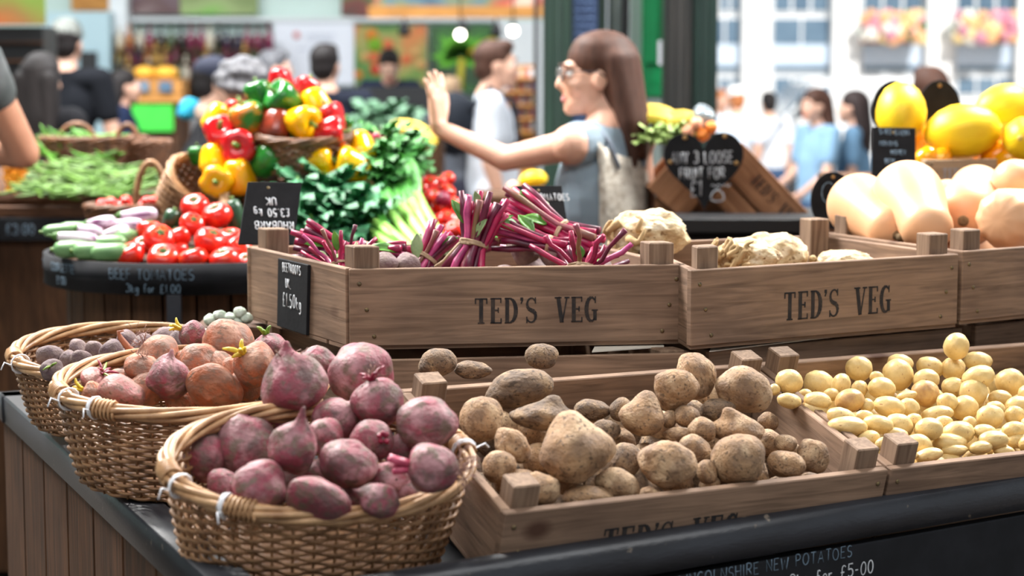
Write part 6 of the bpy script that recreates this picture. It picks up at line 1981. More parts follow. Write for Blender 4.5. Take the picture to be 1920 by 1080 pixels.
mb.hexa([Vector((x, -.915, z)) for x, z in q], [Vector((x, -.895, z)) for x, z in q]); mb.build('side_window', M_glass, van)
mb = MB()
a_, b_ = Vector((vx(1476) - .01, 0, vz(217))), Vector((vx(1522) - .01, 0, vz(162)))
nrm = Vector((-(b_ - a_).z, 0, (b_ - a_).x)).normalized() * .02
if nrm.x > 0: nrm = -nrm
mb.hexa([a_ + Vector((0, -.78, 0)), a_ + Vector((0, .78, 0)), b_ + Vector((0, .78, 0)), b_ + Vector((0, -.78, 0))], [p + nrm for p in (a_ + Vector((0, -.78, 0)), a_ + Vector((0, .78, 0)), b_ + Vector((0, .78, 0)), b_ + Vector((0, -.78, 0)))])
mb.build('windscreen', M_glass, van)
for px in (1458, 1690):
    for sy in (-.86, .86):
        mb = MB(); mb.lathe([(.2, -.1), (.33, -.09), (.34, 0), (.33, .09), (.2, .1)], 22, Matrix.Translation((vx(px), sy, .34)) @ Matrix.Rotation(PI / 2, 4, 'X')); mb.build('wheel', M_tyre, van)
mb = MB(); mb.tube([(vx(1505), -.9, vz(205)), (vx(1500), -1.05, vz(204))], .03, 6); mb.ell((vx(1500), -1.08, vz(200)), (.05, .04, .12)); mb.build('mirror', M_black, van)
# ------------------------------------------------------------------ fruit stand at the right: heart sign, tilted crates, melons
fs = thing('fruit_stand', 'black stand behind the celeriac carrying the leaning crates and the heart sign', 'stand', (P(1370, 430, 5.3).x, 5.3, 0))
zt = P(1370, 408, 5.12).z
mb = MB(); mb.box((0, 0, zt / 2 - .02), (.46, .34, zt - .04)); mb.build('base', M_black_board, fs, bevel=.006)
mb = MB(); mb.box((0, -.0, zt - .02), (.50, .40, .04)); mb.build('shelf', M_black, fs, bevel=.004)
cup = Vector((.72, 0, .70)).normalized()
M_crate_mid = wood('mid_crate_wood', srgb(178, 130, 96), srgb(138, 96, 68))
Yq = 5.28
a, b = P(1392, 268, Yq), P(1516, 398, Yq)
dxy = (b - a).normalized()
crate('wooden_crate', 'crate leaning on its corner right of the heart sign, its lettering running downhill', [a, b, b + Vector((0, .26, 0)), a + Vector((0, .26, 0))], .092, (-dxy.z, 0, dxy.x) if -dxy.z > 0 else (dxy.z, 0, -dxy.x), text_h=.034, text_pos=.66, posts=(0, 0, 0, 0), nails=False, group='leaning crates behind the heart sign', wood_m=M_crate_mid, text_z=.05)
a2 = a - cup * .0
o2 = Vector((-1, 0, -1)).normalized()
n2 = Vector((dxy.z, 0, -dxy.x)) if dxy.z > 0 else Vector((dxy.z, 0, -dxy.x))
n2 = n2 if n2.z < 0 else -n2
c_, d_ = a + n2 * .100, b + n2 * .100 - dxy * .075
crate('wooden_crate', 'crate leaning underneath the lettered one behind the heart sign', [c_, d_, d_ + Vector((0, .26, 0)), c_ + Vector((0, .26, 0))], .06, -n2, text=False, posts=(0, 0, 0, 0), nails=False, group='leaning crates behind the heart sign', wood_m=M_crate_mid)
a, b = P(1214, 352, Yq + .02), P(1296, 262, Yq + .02)
dx2 = (b - a).normalized()
n3 = Vector((-dx2.z, 0, dx2.x))
crate('wooden_crate', 'crate leaning the other way left of the heart sign', [a, b, b + Vector((0, .26, 0)), a + Vector((0, .26, 0))], .13, n3, text=False, posts=(0, 0, 0, 0), nails=False, group='leaning crates behind the heart sign', wood_m=M_crate_mid)
# boards that fill the space under the leaning crates
fb_ = thing('display_panel', 'brown board under the leaning crates behind the tip of the heart sign', 'board', (P(1350, 400, 5.34).x, 5.34, 0))
mb = MB()
poly = [P(1225, 408, 5.34), P(1470, 408, 5.34), P(1400, 330, 5.34), P(1340, 300, 5.34), P(1290, 310, 5.34), P(1230, 370, 5.34)]
mb.hexa(poly, [p + Vector((0, .02, 0)) for p in poly]); mb.build('board', M_crate_mid, fb_, world=True)
# heart shaped slate
hc = P(1320, 322, 5.16)
hs = thing('heart_sign', 'black heart-shaped chalkboard offering loose fruit, in front of the leaning crates', 'sign', hc)
pts = []
for i in range(56):
    t = 2 * PI * i / 56
    x = 16 * math.sin(t) ** 3
    y = 13 * math.cos(t) - 5 * math.cos(2 * t) - 2 * math.cos(3 * t) - math.cos(4 * t)
    pts.append((x / 16 * S(75, 5.16), (y + 2.5) / 14.6 * S(74, 5.16)))
F = face_frame(hc, (1, 0, .02), (0, .08, 1))
set_frame(hs, F)
mb = MB(); mb.prism(pts, -.012, 0); mb.build('slate_board', M_slate, hs, bevel=.002)
M_chalk_grey = mat('greyish_chalk', srgb(176, 178, 182), srgb(140, 142, 148), rough=.95, scale=60)
for t, h, x, y, sq in (('ANY 3 LOOSE', .030, -.005, .022, .66), ('FRUIT FOR', .028, -.005, -.018, .68), ('£1', .040, -.022, -.064, .8)):
    mb = MB(); stroke_text(mb, t, h, .0022, Matrix.Translation((x, y, .0006)), squash=sq, gap=.16); mb.build('chalk_writing', M_chalk_grey, hs)
mb = MB(); mb.tube([(.018 + .0042 * i, -.037 + .003 * math.sin(i * 1.7), .0006) for i in range(13)], .0013, 5); mb.build('chalk_writing', M_chalk_grey, hs)
mb = MB(); mb.tube([(.034 + .017 * math.cos(a_ / 18 * 2 * PI), -.066 + .015 * math.sin(a_ / 18 * 2 * PI) - .003 * math.cos(a_ / 9 * 2 * PI), .0006) for a_ in range(18)], .002, 5, closed=True)
mb.tube([(.034, -.052, .0006), (.037, -.044, .0006)], .0018, 5); mb.build('apple_drawing', M_chalk_grey, hs)
M_brass = mat('brass_grommet', srgb(150, 116, 70), rough=.4, metal=.6)
for px, py in ((1285, 258), (1360, 255), (1381, 306), (1257, 304)):
    l = F.inverted() @ P(px, py, 5.155)
    mb = MB(); mb.lathe([(.006, -.0002), (.0056, .001), (.003, .001)], 12, Matrix.Translation((l.x, l.y, .0002))); mb.build('grommet', M_brass, hs)
# fruit on the leaning crates
bananas('banana_bunch', 'banana bunch right of the waving woman\'s hair', 1232, 236, 5.45, 6, .15, .2, 2)
bananas('banana_bunch', 'banana bunch at the right of the pile behind the heart sign', 1268, 240, 5.42, 5, .13, -.3, 3)
M_lett = mat('pale_lettuce', srgb(196, 214, 140), srgb(150, 184, 96), rough=.5, scale=20)
greens('lettuce', 'pale green lettuce at the left above the heart sign', 'lettuce', 1222, 262, 5.36, .05, 14, M_lett, M_leek_w, 401, 'lettuces above the heart sign', L=.05, W=.025)
greens('lettuce', 'pale lettuce in the middle above the heart sign', 'lettuce', 1262, 258, 5.36, .05, 14, M_lett, M_leek_w, 402, 'lettuces above the heart sign', L=.05, W=.025)
M_orange = mat('orange_peel', srgb(236, 140, 50), srgb(224, 120, 40), rough=.45, scale=2)
M_peach = mat('peach_skin', srgb(238, 190, 150), srgb(226, 150, 120), rough=.6, scale=1.2)
for i, (px, py, r, m_, lb) in enumerate(((1290, 246, 13, M_peach, 'peach left of the notch of the heart sign'), (1318, 252, 13, M_orange, 'orange showing in the notch of the heart sign'), (1334, 238, 12, M_orange, 'orange under the clear plastic bag'), (1306, 232, 12, M_peach, 'peach beside the clear plastic bag'))):
    veg('orange' if m_ is M_orange else 'peach', lb, 'fruit', P(px, py, 5.32), rot_to((0, -.3, 1)), (S(r, 5.32),) * 3, (ROUND_ME[i], m_))
M_bag = mat('clear_plastic', srgb(206, 222, 232), rough=.1, trans=.75, spec=.6)
mb = MB(); mb.ell((0, 0, 0), (S(20, 5.38), .05, S(20, 5.38)), 18, 12)
me = mb.mesh('plastic_bag', fn=lambda p: p * (1 + .35 * noise.noise(p * 28)))
o = link('plastic_bag', me, M_bag); o.location = P(1318, 214, 5.38)
tag(o, 'crumpled clear plastic bag on the fruit above the heart sign', 'bag')
# round black signs
def round_sign(label, px, py, rx, ry, Y, txt=None, h=.04):
    c = P(px, py, Y)
    o = thing('round_sign', label, 'sign', c, group=None)
    F = face_frame(c, (1, 0, 0), (0, .1, 1)); set_frame(o, F)
    n = 40
    mb = MB(); mb.prism([(S(rx, Y) * math.cos(2 * PI * i / n), S(ry, Y) * math.sin(2 * PI * i / n)) for i in range(n)], -.008, 0); mb.build('sign_board', M_slate, o, bevel=.001)
    mb = MB(); mb.lathe([(.005, -.0002), (.004, .001), (.002, .001)], 10, Matrix.Translation((0, S(ry, Y) * .82, .0002))); mb.build('grommet', M_brass, o)
    mb = MB(); mb.box((0, -S(ry, Y) - .12, -.004), (.014, .28, .006)); mb.build('stake', M_dark_wood, o)
    if txt:
        mb = MB(); stroke_text(mb, txt, h, .002, Matrix.Translation((-.012, -.006, .0006))); mb.build('chalk_writing', M_chalk_dim, o)
    return o
round_sign('round black sign with a chalk letter at the left of the butternut squashes', 1562, 376, 42, 54, 4.30, 'G', .045)
round_sign('left round black sign behind the melons', 1676, 205, 41, 54, 4.95)
round_sign('right round black sign behind the melons', 1762, 208, 41, 58, 4.98)
slate_sign('price_sign', 'slate sign densely written in chalk below the left melon', [P(1637, 238, 4.53), P(1717, 240, 4.53), P(1717, 341, 4.49), P(1634, 341, 4.49)], 0,
           [('SALE', .09, .13, -.18, .8), ('GALIA', .09, .15, .2, .8), ('MELONS', .08, .34, -.12, .8), ('HONEY', .08, .5, .1, .8), ('DEW', .08, .66, -.1, .8), ('£1.50', .09, .84, .05, .8)], M_chalk_dim, r=.0014)
# melon crate and melons
mst = thing('melon_stand', 'dark stand at the right carrying the melon crate', 'stand', (1.01, 4.82, 0))
zm = P(1800, 343, 4.55).z - .008
mb = MB(); mb.box((0, 0, zm / 2), (.42, .70, zm)); mb.build('base', M_stand_wood, mst, bevel=.006)
mc = [P(1735, 300, 4.56), P(2010, 306, 4.66), P(2010, 306, 4.66) + Vector((-.02, .36, 0)), P(1735, 300, 4.56) + Vector((-.02, .38, 0))]
zc_ = mc[0].z
mc = [Vector((p.x, p.y, zc_)) for p in mc]
crate('wooden_crate', 'pale wooden crate under the yellow melons', mc, zc_ - zm - .002, group='stencilled wooden vegetable crates', wood_m=M_crate_pale, text_h=.026, text_pos=.28, posts=(0, .4, .2, .2), nails=True, text_m=M_chalk_grey, text_z=.026)
M_melon = mat('melon_skin', srgb(248, 212, 26), srgb(238, 192, 14), rough=.45, scale=1.4, stretch=(1, 1, .25), bump=.35, bscale=3, spec=.5)
M_mscar = mat('melon_scar', srgb(210, 176, 90), rough=.7)
MEL_ME = revolve_mesh('melon', [(.04, -1.32), (.2, -1.3), (.5, -1.14), (.8, -.75), (.97, -.3), (1.0, .1), (.93, .5), (.72, .92), (.42, 1.2), (.16, 1.31), (.04, 1.32)], 30, 9, .03, 4, .03)
mbs = MB(); mbs.lathe([(.13, 1.28), (.12, 1.335), (.04, 1.345)], 12); MSC_ME = mbs.mesh('melon_scar')
for i, (px, py, rx, ry, ax, Y, lb) in enumerate(((1690, 212, 46, 47, (.1, .5, 1), 4.72, 'round yellow melon in front of the left round black sign'), (1805, 247, 54, 52, (1, -.25, .12), 4.66, 'large yellow melon lying with its scar to the right, in the middle'), (1884, 203, 46, 45, (1, .3, .2), 4.80, 'yellow melon on top at the right edge'),
                                                 (1925, 262, 45, 44, (-.5, -1, .1), 4.62, 'yellow melon cut by the right edge with a pale scar'))):
    veg('yellow_melon', lb, 'melon', P(px, py, Y), rot_to(ax), (S(ry, Y),) * 2 + (S(rx, Y),), (MEL_ME, M_melon), (('scar', MSC_ME, M_mscar),), 'yellow melons on the pale crate', 'rind')
for i, (px, py, r, Y) in enumerate(((1735, 300, 22, 4.62), (1760, 302, 22, 4.62), (1868, 298, 30, 4.66), (1890, 302, 24, 4.62), (1700, 262, 34, 4.84), (1860, 270, 34, 4.90), (1760, 262, 34, 4.92))):
    veg('orange_melon', 'deep orange yellow melon half hidden under the top melons in the pale crate', 'melon', P(px, py, Y), rot_to((.6, -.3, .7), i), (S(r, Y),) * 3, (MEL_ME, M_pep_org), (), 'melons underneath in the pale crate')
# yellow melon and peach between the waving arm and the tomato sign
mps = thing('produce_stand', 'low stand behind the waving woman\'s arm carrying a yellow melon', 'stand', (P(990, 360, 6.3).x, 6.3, 0))
zz = P(990, 352, 6.3).z - .015
mb = MB(); mb.box((0, 0, zz / 2), (.34, .3, zz)); mb.build('base', M_stand_wood, mps, bevel=.005)
veg('yellow_melon', 'yellow melon under the forearm of the waving woman', 'melon', P(1000, 336, 6.3), rot_to((1, -.1, .1)), (S(17, 6.3),) * 2 + (S(26, 6.3) / 1.3,), (MEL_ME, M_melon), (('scar', MSC_ME, M_mscar),), None, 'rind')
veg('peach', 'peach beside the yellow melon behind the tomato sign', 'fruit', P(962, 352, 6.25), rot_to((0, 0, 1)), (S(13, 6.25),) * 3, (ROUND_ME[1], M_peach))
# greens and crates seen between the vendor and the waving hand
for i, (px, py, Y) in enumerate(((722, 224, 9.0), (752, 236, 9.0), (700, 232, 9.0))):
    greens('cabbage', ['blue green cabbage left of the waving hand in the distance', 'cabbage next to the vendor stall in the distance', 'loose cabbage behind the radishes in the distance'][i], 'cabbage', px, py, Y, .09, 16, mat('bluish_cabbage', srgb(92, 140, 104), srgb(130, 170, 140), rough=.5, scale=12), M_leek_w, 500 + i, 'cabbages in the distance', L=.10, W=.045)
gs = thing('produce_stand', 'distant dark stand under the cabbages', 'stand', (P(730, 260, 9.1).x, 9.1, 0))
zz = P(730, 246, 9.1).z
mb = MB(); mb.box((0, 0, zz / 2), (.5, .36, zz)); mb.build('base', M_stand_wood, gs, bevel=.005)
# garlic bulbs at the back of the counter beside the upper crate
M_garlic = mat('garlic_skin', srgb(206, 214, 200), srgb(170, 184, 164), rough=.6, scale=2)
for i, (px, py) in enumerate(((395, 600), (412, 592), (432, 596), (450, 586), (420, 608), (446, 604), (462, 596))):
    veg('garlic_bulb', 'pale greenish bulb in the cluster between the baskets and the upper crate', 'garlic', P(px, py, 3.58), rot_to((.2, -.3, 1), i), (S(13, 3.58),) * 2 + (S(11, 3.58),), (ROUND_ME[i % 4], M_garlic), (), 'pale bulbs beside the upper crate')
gb = thing('produce_tray', 'small dark tray under the pale bulbs between the baskets and the upper crate', 'tray', (P(430, 618, 3.6).x, 3.6, LOW + .001))
zz = P(430, 612, 3.6).z - LOW
mb = MB(); mb.box((0, .04, zz / 2), (.13, .14, zz)); mb.build('tray', M_dark_wood, gb, bevel=.003)
# ------------------------------------------------------------------ people
M_skin = mat('skin', srgb(224, 178, 154), srgb(214, 164, 140), rough=.5, scale=6, sub=.05)
M_skin_d = mat('tanned_skin', srgb(206, 150, 120), srgb(192, 136, 108), rough=.5, scale=6)
M_lips = mat('lips', srgb(196, 92, 92), rough=.4)
M_eye = mat('eyeball', srgb(240, 240, 238), rough=.2)
M_iris = mat('iris', srgb(50, 36, 28), rough=.2)
M_teeth = mat('teeth', srgb(244, 240, 232), rough=.25)
def cloth(name, c, c2=None, scale=7):
    return mat(name, c, c2 or tuple(x * .82 for x in c), rough=.9, scale=scale, spec=.2)
def hairm(name, c, c2=None):
    return mat(name, c, c2 or tuple(x * .6 for x in c), rough=.62, scale=14, stretch=(3, 3, .35), spec=.3)
H_dark = hairm('dark_hair', srgb(36, 30, 30))
H_brown = hairm('brown_hair', srgb(84, 54, 42))
H_grey = hairm('grey_hair', srgb(124, 124, 128), srgb(70, 70, 76))
H_ginger = hairm('ginger_hair', srgb(206, 130, 80))
M_jeans = cloth('dark_trousers', srgb(44, 44, 56))
M_jeans_b = cloth('blue_jeans', srgb(70, 94, 130))
M_shoe = mat('shoe_leather', srgb(50, 42, 40), rough=.6)
def V(*a): return Vector(a)
def add_hand(mb, wrist, d, n, side, k=1.0, curl=.25, spread=.12, thumb=.7):
    """palm and five separate fingers; d = finger direction, n = palm normal, side = +1/-1 where the thumb leaves"""
    d = Vector(d).normalized(); n = Vector(n); n = (n - d * n.dot(d)).normalized()
    s = d.cross(n).normalized() * side
    w = Vector(wrist)
    for q in (-.022, 0, .022):
        mb.cap(w + d * .012 * k + s * q * .7 * k, w + d * .078 * k + s * q * k, .0165 * k, .0145 * k, 10)
    for i, (off, L) in enumerate(((.030, .068), (.0105, .077), (-.0095, .071), (-.029, .055))):
        a = w + d * .082 * k + s * off * k
        dd = (d + s * (spread * (1.5 - i) / 1.5)).normalized()
        e = a + dd * L * .52 * k + n * curl * .010 * k
        f = e + (dd + n * curl).normalized() * L * .30 * k
        t = f + (dd + n * curl * 1.8).normalized() * L * .22 * k
        mb.cap(a, e, .0095 * k, .0088 * k, 8); mb.cap(e, f, .0088 * k, .008 * k, 8); mb.cap(f, t, .008 * k, .0068 * k, 8)
    a = w + d * .022 * k + s * .022 * k
    b = a + (s * thumb + d * .8 + n * .25).normalized() * .040 * k
    c = b + (s * thumb * .6 + d + n * .2).normalized() * .032 * k
    t = c + (s * thumb * .2 + d + n * .15).normalized() * .022 * k
    mb.cap(a, b, .015 * k, .0115 * k, 8); mb.cap(b, c, .0112 * k, .0098 * k, 8); mb.cap(c, t, .0098 * k, .0075 * k, 8)

def person(label, px, py_top, Y, face=0.0, head_face=None, skin=None, top=None, sleeve='short', bottom=None, hair=None, style='short', lean=0.0, arms=None, H=None,
           z0=0.0, voxel=.011, name='person', world_arms=None, nod=0.0, build=1.0, hem=.90, extra=None, stride=.0, group=None, sleeveless=False, female=False, hair_len=.30):
    """Standing person; head top seen at pixel (px, py_top) at depth Y. face 0 looks away, +90 deg looks to the left."""
    k = H / 1.7 if H else 1.0
    tp = P(px, py_top, Y)
    cl, sl = math.cos(lean), math.sin(lean)
    if not H:
        k = (tp.z - z0) / (.93 + .77 * cl)
    R = Matrix.Rotation(face, 3, 'Z')
    off = R @ Vector((0, .77 * sl * k, 0))
    base = Vector((tp.x - off.x, Y - off.y * .0, z0))
    o = thing(name, label, 'person', base, (0, 0, face), group)
    Rl = Matrix.Rotation(-lean, 3, 'X')
    piv = V(0, 0, .93)
    def U(p):
        return (piv + Rl @ (Vector(p) - piv)) * k
    def D(p):
        return Vector(p) * k
    sw = (.155 if female else .175) * build
    J = {}
    for s, sd in ((-1, 'l'), (1, 'r')):
        J['sh' + sd] = U((s * sw, -.012, 1.395))
        a = (arms or {}).get(sd)
        if a:
            J['el' + sd], J['wr' + sd] = U(a[0]), U(a[1])
        else:
            J['el' + sd], J['wr' + sd] = U((s * (sw + .045), -.02, 1.12)), U((s * (sw + .035), .05, .885))
        st = stride * s
        J['hp' + sd], J['kn' + sd], J['an' + sd] = D((s * .09, 0, .90)), D((s * .095, .03 + st * .5, .49)), D((s * .095, -.02 + st, .085))
    if world_arms:
        Wi = (Matrix.Translation(base) @ Matrix.Rotation(face, 4, 'Z')).inverted()
        for sd, pts in world_arms.items():
            J['el' + sd], J['wr' + sd] = Wi @ pts[0], Wi @ pts[1]
    hf = (head_face if head_face is not None else face) - face
    HM = Matrix.Translation(U((0, .025, 1.583))) @ Matrix.Rotation(hf, 4, 'Z') @ Matrix.Rotation(-lean * .5 - nod, 4, 'X') @ Matrix.Scale(k, 4)
    def hd(p): return HM @ Vector(p)
    HR = HM.to_3x3().normalized().to_4x4()
    hq = HM.to_quaternion()
    b = MB()
    def he(c, r): b.ell(hd(c), Vector(r) * k, 16, 10, hq)
    # head with face
    he((0, -.018, .03), (.072, .092, .083)); he((0, .02, -.02), (.06, .072, .088)); he((0, .045, -.075), (.042, .042, .034)); he((0, .066, -.095), (.02, .02, .018))
    b.cap(hd((0, .086, .008)), hd((0, .101, -.027)), .0085 * k, .0108 * k, 10); he((0, .090, -.034), (.016, .011, .009))
    he((0, .072, .026), (.046, .018, .012)); he((0, .078, -.060), (.023, .011, .007)); he((0, .077, -.070), (.019, .011, .007))
    he((.036, .058, -.032), (.024, .022, .022)); he((-.036, .058, -.032), (.024, .022, .022))
    for s in (-1, 1):
        he((s * .072, -.008, -.012), (.009, .021, .031)); 
    b.cap(hd((0, -.022, -.055)), U((0, -.022, 1.425)), .05 * k * (1 if not female else .88), .058 * k * (1 if not female else .85), 12)
    # torso
    tr = [((0, 0, 1.25), (.15 * build, .098, .17)), ((0, .006, 1.07), (.128 * build, .092, .15))]
    for c, r in tr: b.ell(U(c), Vector(r) * k, 18, 12, Rl.to_quaternion())
    b.ell(D((0, -.01, .93)), Vector((.15 * build, .105, .13)) * k, 18, 12)
    b.cap(J['shl'], J['shr'], .058 * k, .058 * k)
    b.cap(U((0, -.02, 1.43)), U((0, -.005, 1.30)), .07 * k, .09 * k)
    for sd, s in (('l', -1), ('r', 1)):
        thin = .86 if female else 1.0
        b.cap(J['sh' + sd], J['el' + sd], .052 * k * thin, .041 * k * thin); b.cap(J['el' + sd], J['wr' + sd], .043 * k * thin, .0275 * k * thin)
        w = J['wr' + sd]; fd = (w - J['el' + sd]).normalized()
        if world_arms and sd in world_arms and len(world_arms[sd]) > 2:
            ds, nn, sg, kk = world_arms[sd][2]
            Rw = Matrix.Rotation(-face, 3, 'Z')
            add_hand(b, w, Rw @ Vector(ds), Rw @ Vector(nn), sg, kk * k, curl=.2, spread=.22, thumb=1.0)
        else:
            add_hand(b, w, fd, (-s, .2, 0), 1 if s < 0 else -1, k * 1.05, curl=.5)
        b.cap(J['hp' + sd], J['kn' + sd], .086 * k, .055 * k); b.cap(J['kn' + sd], J['an' + sd], .056 * k, .036 * k)
        b.cap(J['an' + sd] - V(0, .02, .03) * k, J['an' + sd] + V(0, .13, -.05) * k, .036 * k, .030 * k)
    me = blob_mesh('body', b, voxel, 5)
    link('body', me, skin or M_skin, o)
    # clothing
    if top:
        t = MB(); e = .013 * k
        t.ell(U((0, 0, 1.25)), Vector((.15 * build, .098, .17)) * k + V(e, e, e), 18, 12, Rl.to_quaternion())
        t.ell(U((0, .006, 1.07)), Vector((.128 * build, .092, .15)) * k + V(e, e, e), 18, 12, Rl.to_quaternion())
        t.cap(U((0, .003, 1.20)), U((0, 0, hem + .1)), .115 * k + e, .118 * k + e, 18) if not lean else None
        t.ell(U((0, -.005, hem + .07)), Vector((.148 * build, .108, .10)) * k + V(e, e, 0), 18, 12, Rl.to_quaternion())
        sq = .09 if sleeveless else .02
        t.cap(J['shl'].lerp(J['shr'], sq), J['shl'].lerp(J['shr'], 1 - sq), .056 * k + e * .7, .056 * k + e * .7)
        t.cap(U((0, -.02, 1.412)), U((0, -.005, 1.30)), .068 * k + e * .6, .09 * k + e)
        if not sleeveless:
            for sd in 'lr':
                f = {'cap': .34, 'short': .62, 'long': 1.0}[sleeve]
                t.cap(J['sh' + sd], J['sh' + sd].lerp(J['el' + sd], f), .054 * k + e, .047 * k + e)
                if sleeve == 'long': t.cap(J['el' + sd], J['el' + sd].lerp(J['wr' + sd], .94), .046 * k + e, .033 * k + e)
        link('shirt', blob_mesh('shirt', t, voxel, 4), top, o)
    if bottom is not False:
        t = MB(); e = .012 * k
        t.ell(D((0, -.01, .93)), Vector((.152 * build, .107, .12)) * k + V(e, e, 0), 18, 12)
        for sd in 'lr':
            t.cap(J['hp' + sd], J['kn' + sd], .088 * k + e, .060 * k + e); t.cap(J['kn' + sd], J['an' + sd].lerp(J['kn' + sd], .08), .060 * k + e, .05 * k + e)
        link('trousers', blob_mesh('trousers', t, voxel * 1.1, 4), bottom or M_jeans, o)
    for sd in 'lr':
        t = MB(); t.cap(J['an' + sd] - V(0, .025, .035) * k, J['an' + sd] + V(0, .14, -.045) * k, .043 * k, .037 * k)
        t.box(tuple(J['an' + sd] + V(0, .05, -.073) * k), (.08 * k, .26 * k, .02 * k))
        link('shoe', t.mesh('shoe'), M_shoe, o)
    # eyes and lips
    for s in (-1, 1):
        mb = MB(); mb.ell(hd((s * .031, .071, .004)), V(.0125, .0125, .0095) * k, 12, 8, hq)
        ey = mb.build('eye', M_eye, o)
        mb = MB(); mb.ell(hd((s * .031, .0795, .004)), V(.0058, .0052, .0058) * k, 10, 6, hq); mb.build('iris', M_iris, ey)
        mb = MB(); mb.tube([hd((s * .013, .092, .026)), hd((s * .03, .0915, .031)), hd((s * .05, .079, .026))], [.003 * k, .0038 * k, .002 * k], 6); mb.build('eyebrow', hair or H_dark, o)
    mb = MB(); mb.ell(hd((0, .0835, -.0605)), V(.021, .0085, .0045) * k, 14, 8, hq); mb.ell(hd((0, .0828, -.069)), V(.018, .009, .0052) * k, 14, 8, hq); mb.build('lips', M_lips, o)
    # hair
    if hair:
        h = MB()
        def hh(c, r): h.ell(hd(c), Vector(r) * k, 18, 12, hq)
        if style in ('short', 'cap'):
            hh((0, -.028, .040), (.080, .098, .084)); hh((0, -.06, -.01), (.070, .060, .075))
            if style == 'short': hh((0, .03, .088), (.058, .050, .035))
            else: hh((0, -.02, .05), (.081, .099, .08))
        elif style == 'curly':
            rr = random.Random(int(px))
            hh((0, -.03, .04), (.080, .098, .084))
            for i in range(46):
                a_, e_ = rr.uniform(0, 2 * PI), rr.uniform(-.5, 1.5)
                c = V(.085 * math.cos(a_) * math.cos(e_), -.03 + .10 * math.sin(a_) * math.cos(e_), .03 + .085 * math.sin(e_))
                if c.y > .05 and c.z < .07: continue
                hh(c, (.020, .020, .017))
        elif style == 'long':
            hh((0, -.026, .044), (.083, .102, .084)); hh((0, -.068, -.03), (.082, .062, .10))
            for i in range(13):
                w = -PI * .16 + (PI * 1.32) * i / 12
                p0 = (.062 * math.cos(w + PI), -.055 - .045 * max(0, math.sin(w)) + .012 * (1 - math.sin(w)), .045)
                p1 = (.086 * math.cos(w + PI), -.082 - .045 * max(0, math.sin(w)), -.57 * hair_len)
                p2 = (.085 * math.cos(w + PI), -.090 - .045 * max(0, math.sin(w)), -hair_len + .02 * math.sin(i * 2.3))
                h.cap(hd(p0), hd(p1), .033 * k, .030 * k, 10); h.cap(hd(p1), hd(p2), .030 * k, .014 * k, 10)
            hh((0, -.012, .072), (.077, .078, .052)); hh((0, -.055, .02), (.084, .066, .095))
        hm = blob_mesh('hair', h, min(voxel, .009), 12 if style == 'long' else 4)
        link('hair', hm, hair, o)
    if extra: extra(o, U, hd, k, J, HM)
    return o

# --- the waving woman in the grey sleeveless top
M_top = cloth('grey_blue_jersey', srgb(150, 166, 178), srgb(136, 152, 164), 5)
M_lace = mat('cream_lace', srgb(222, 214, 200), srgb(190, 178, 162), rough=.9, scale=60, lo=.45, hi=.6, bump=.8, bscale=90)
M_strap = cloth('grey_strap', srgb(130, 138, 152))
M_specs = mat('dark_spectacle_frame', srgb(40, 38, 44), rough=.3)
M_lens = mat('spectacle_lens', srgb(220, 230, 236), rough=.05, trans=.95, spec=.5)
YWm = 5.4
def woman_extra(o, U, hd, k, J, HM):
    # spectacles: frame > lenses, temples
    f = MB()
    for s in (-1, 1):
        c = Vector((s * .034, .098, .004))
        pts = [hd(c + Vector((.024 * math.cos(a), -.004 * abs(math.cos(a)) * 1.0, .018 * math.sin(a)))) for a in [2 * PI * i / 22 for i in range(22)]]
        f.tube(pts, .0024 * k, 6, closed=True)
        f.tube([hd((s * .058, .094, .010)), hd((s * .074, .06, .012)), hd((s * .082, .0, .010)), hd((s * .080, -.02, -.004))], .0022 * k, 6)
    f.tube([hd((-.010, .098, .008)), hd((0, .102, .011)), hd((.010, .098, .008))], .0022 * k, 6)
    sp = f.build('spectacles', M_specs, o)
    for s in (-1, 1):
        c = Vector((s * .034, .098, .004))
        l = MB(); l.lathe([(.022 * k, -.0006), (.022 * k, .0006)], 20, Matrix.Translation(hd(c)) @ HM.to_3x3().normalized().to_4x4() @ Matrix.Rotation(PI / 2, 4, 'X')); l.build('lens', M_lens, sp)
    t = MB(); t.ell(hd((0, .0870, -.0645)), V(.014, .006, .0024) * k, 12, 6, HM.to_quaternion()); t.build('teeth', M_teeth, o)
    # lace yoke on the back: shell just outside the jersey
    e = .020 * k
    vv, fs = [], []
    n, m = 17, 13
    for i in range(n):
        fz = i / (n - 1)
        z = 1.36 - .36 * fz
        for j in range(m):
            q = j / (m - 1) * 2 - 1
            x = q * (.128 - .012 * fz)
            zz = z + (.045 * q * q if fz < .15 else .045 * q * q * max(0, 1 - (fz - .15) * 3))
            rz = max(.25, 1 - ((zz - 1.2) / .30) ** 2)
            y = -.100 * math.sqrt(max(.05, 1 - (x / .172) ** 2)) * (.92 + .08 * rz) - .018 - (.012 if zz > 1.33 else 0)
            vv.append(U((x, y, zz)))
    for i in range(n - 1):
        for j in range(m - 1):
            a = i * m + j
            fs.append((a, a + 1, a + m + 1, a + m))
    mb = MB(); mb.add(vv, fs, True)
    lo = mb.build('lace_back', M_lace, o)
    sw_ = lo.modifiers.new('wrap', 'SHRINKWRAP'); sw_.target = [c for c in o.children if c.name.startswith('shirt')][0]; sw_.wrap_method = 'NEAREST_SURFACEPOINT'; sw_.wrap_mode = 'OUTSIDE_SURFACE'; sw_.offset = .005
    md = lo.modifiers.new('thick', 'SOLIDIFY'); md.thickness = .004
    for s in (-.4, .4):
        mb = MB(); mb.tube([U((s * .15, -.104, 1.33)), U((s * .19, -.085, 1.40)), U((s * .24, -.04, 1.452))], .006 * k, 6); mb.build('strap', M_strap, o)
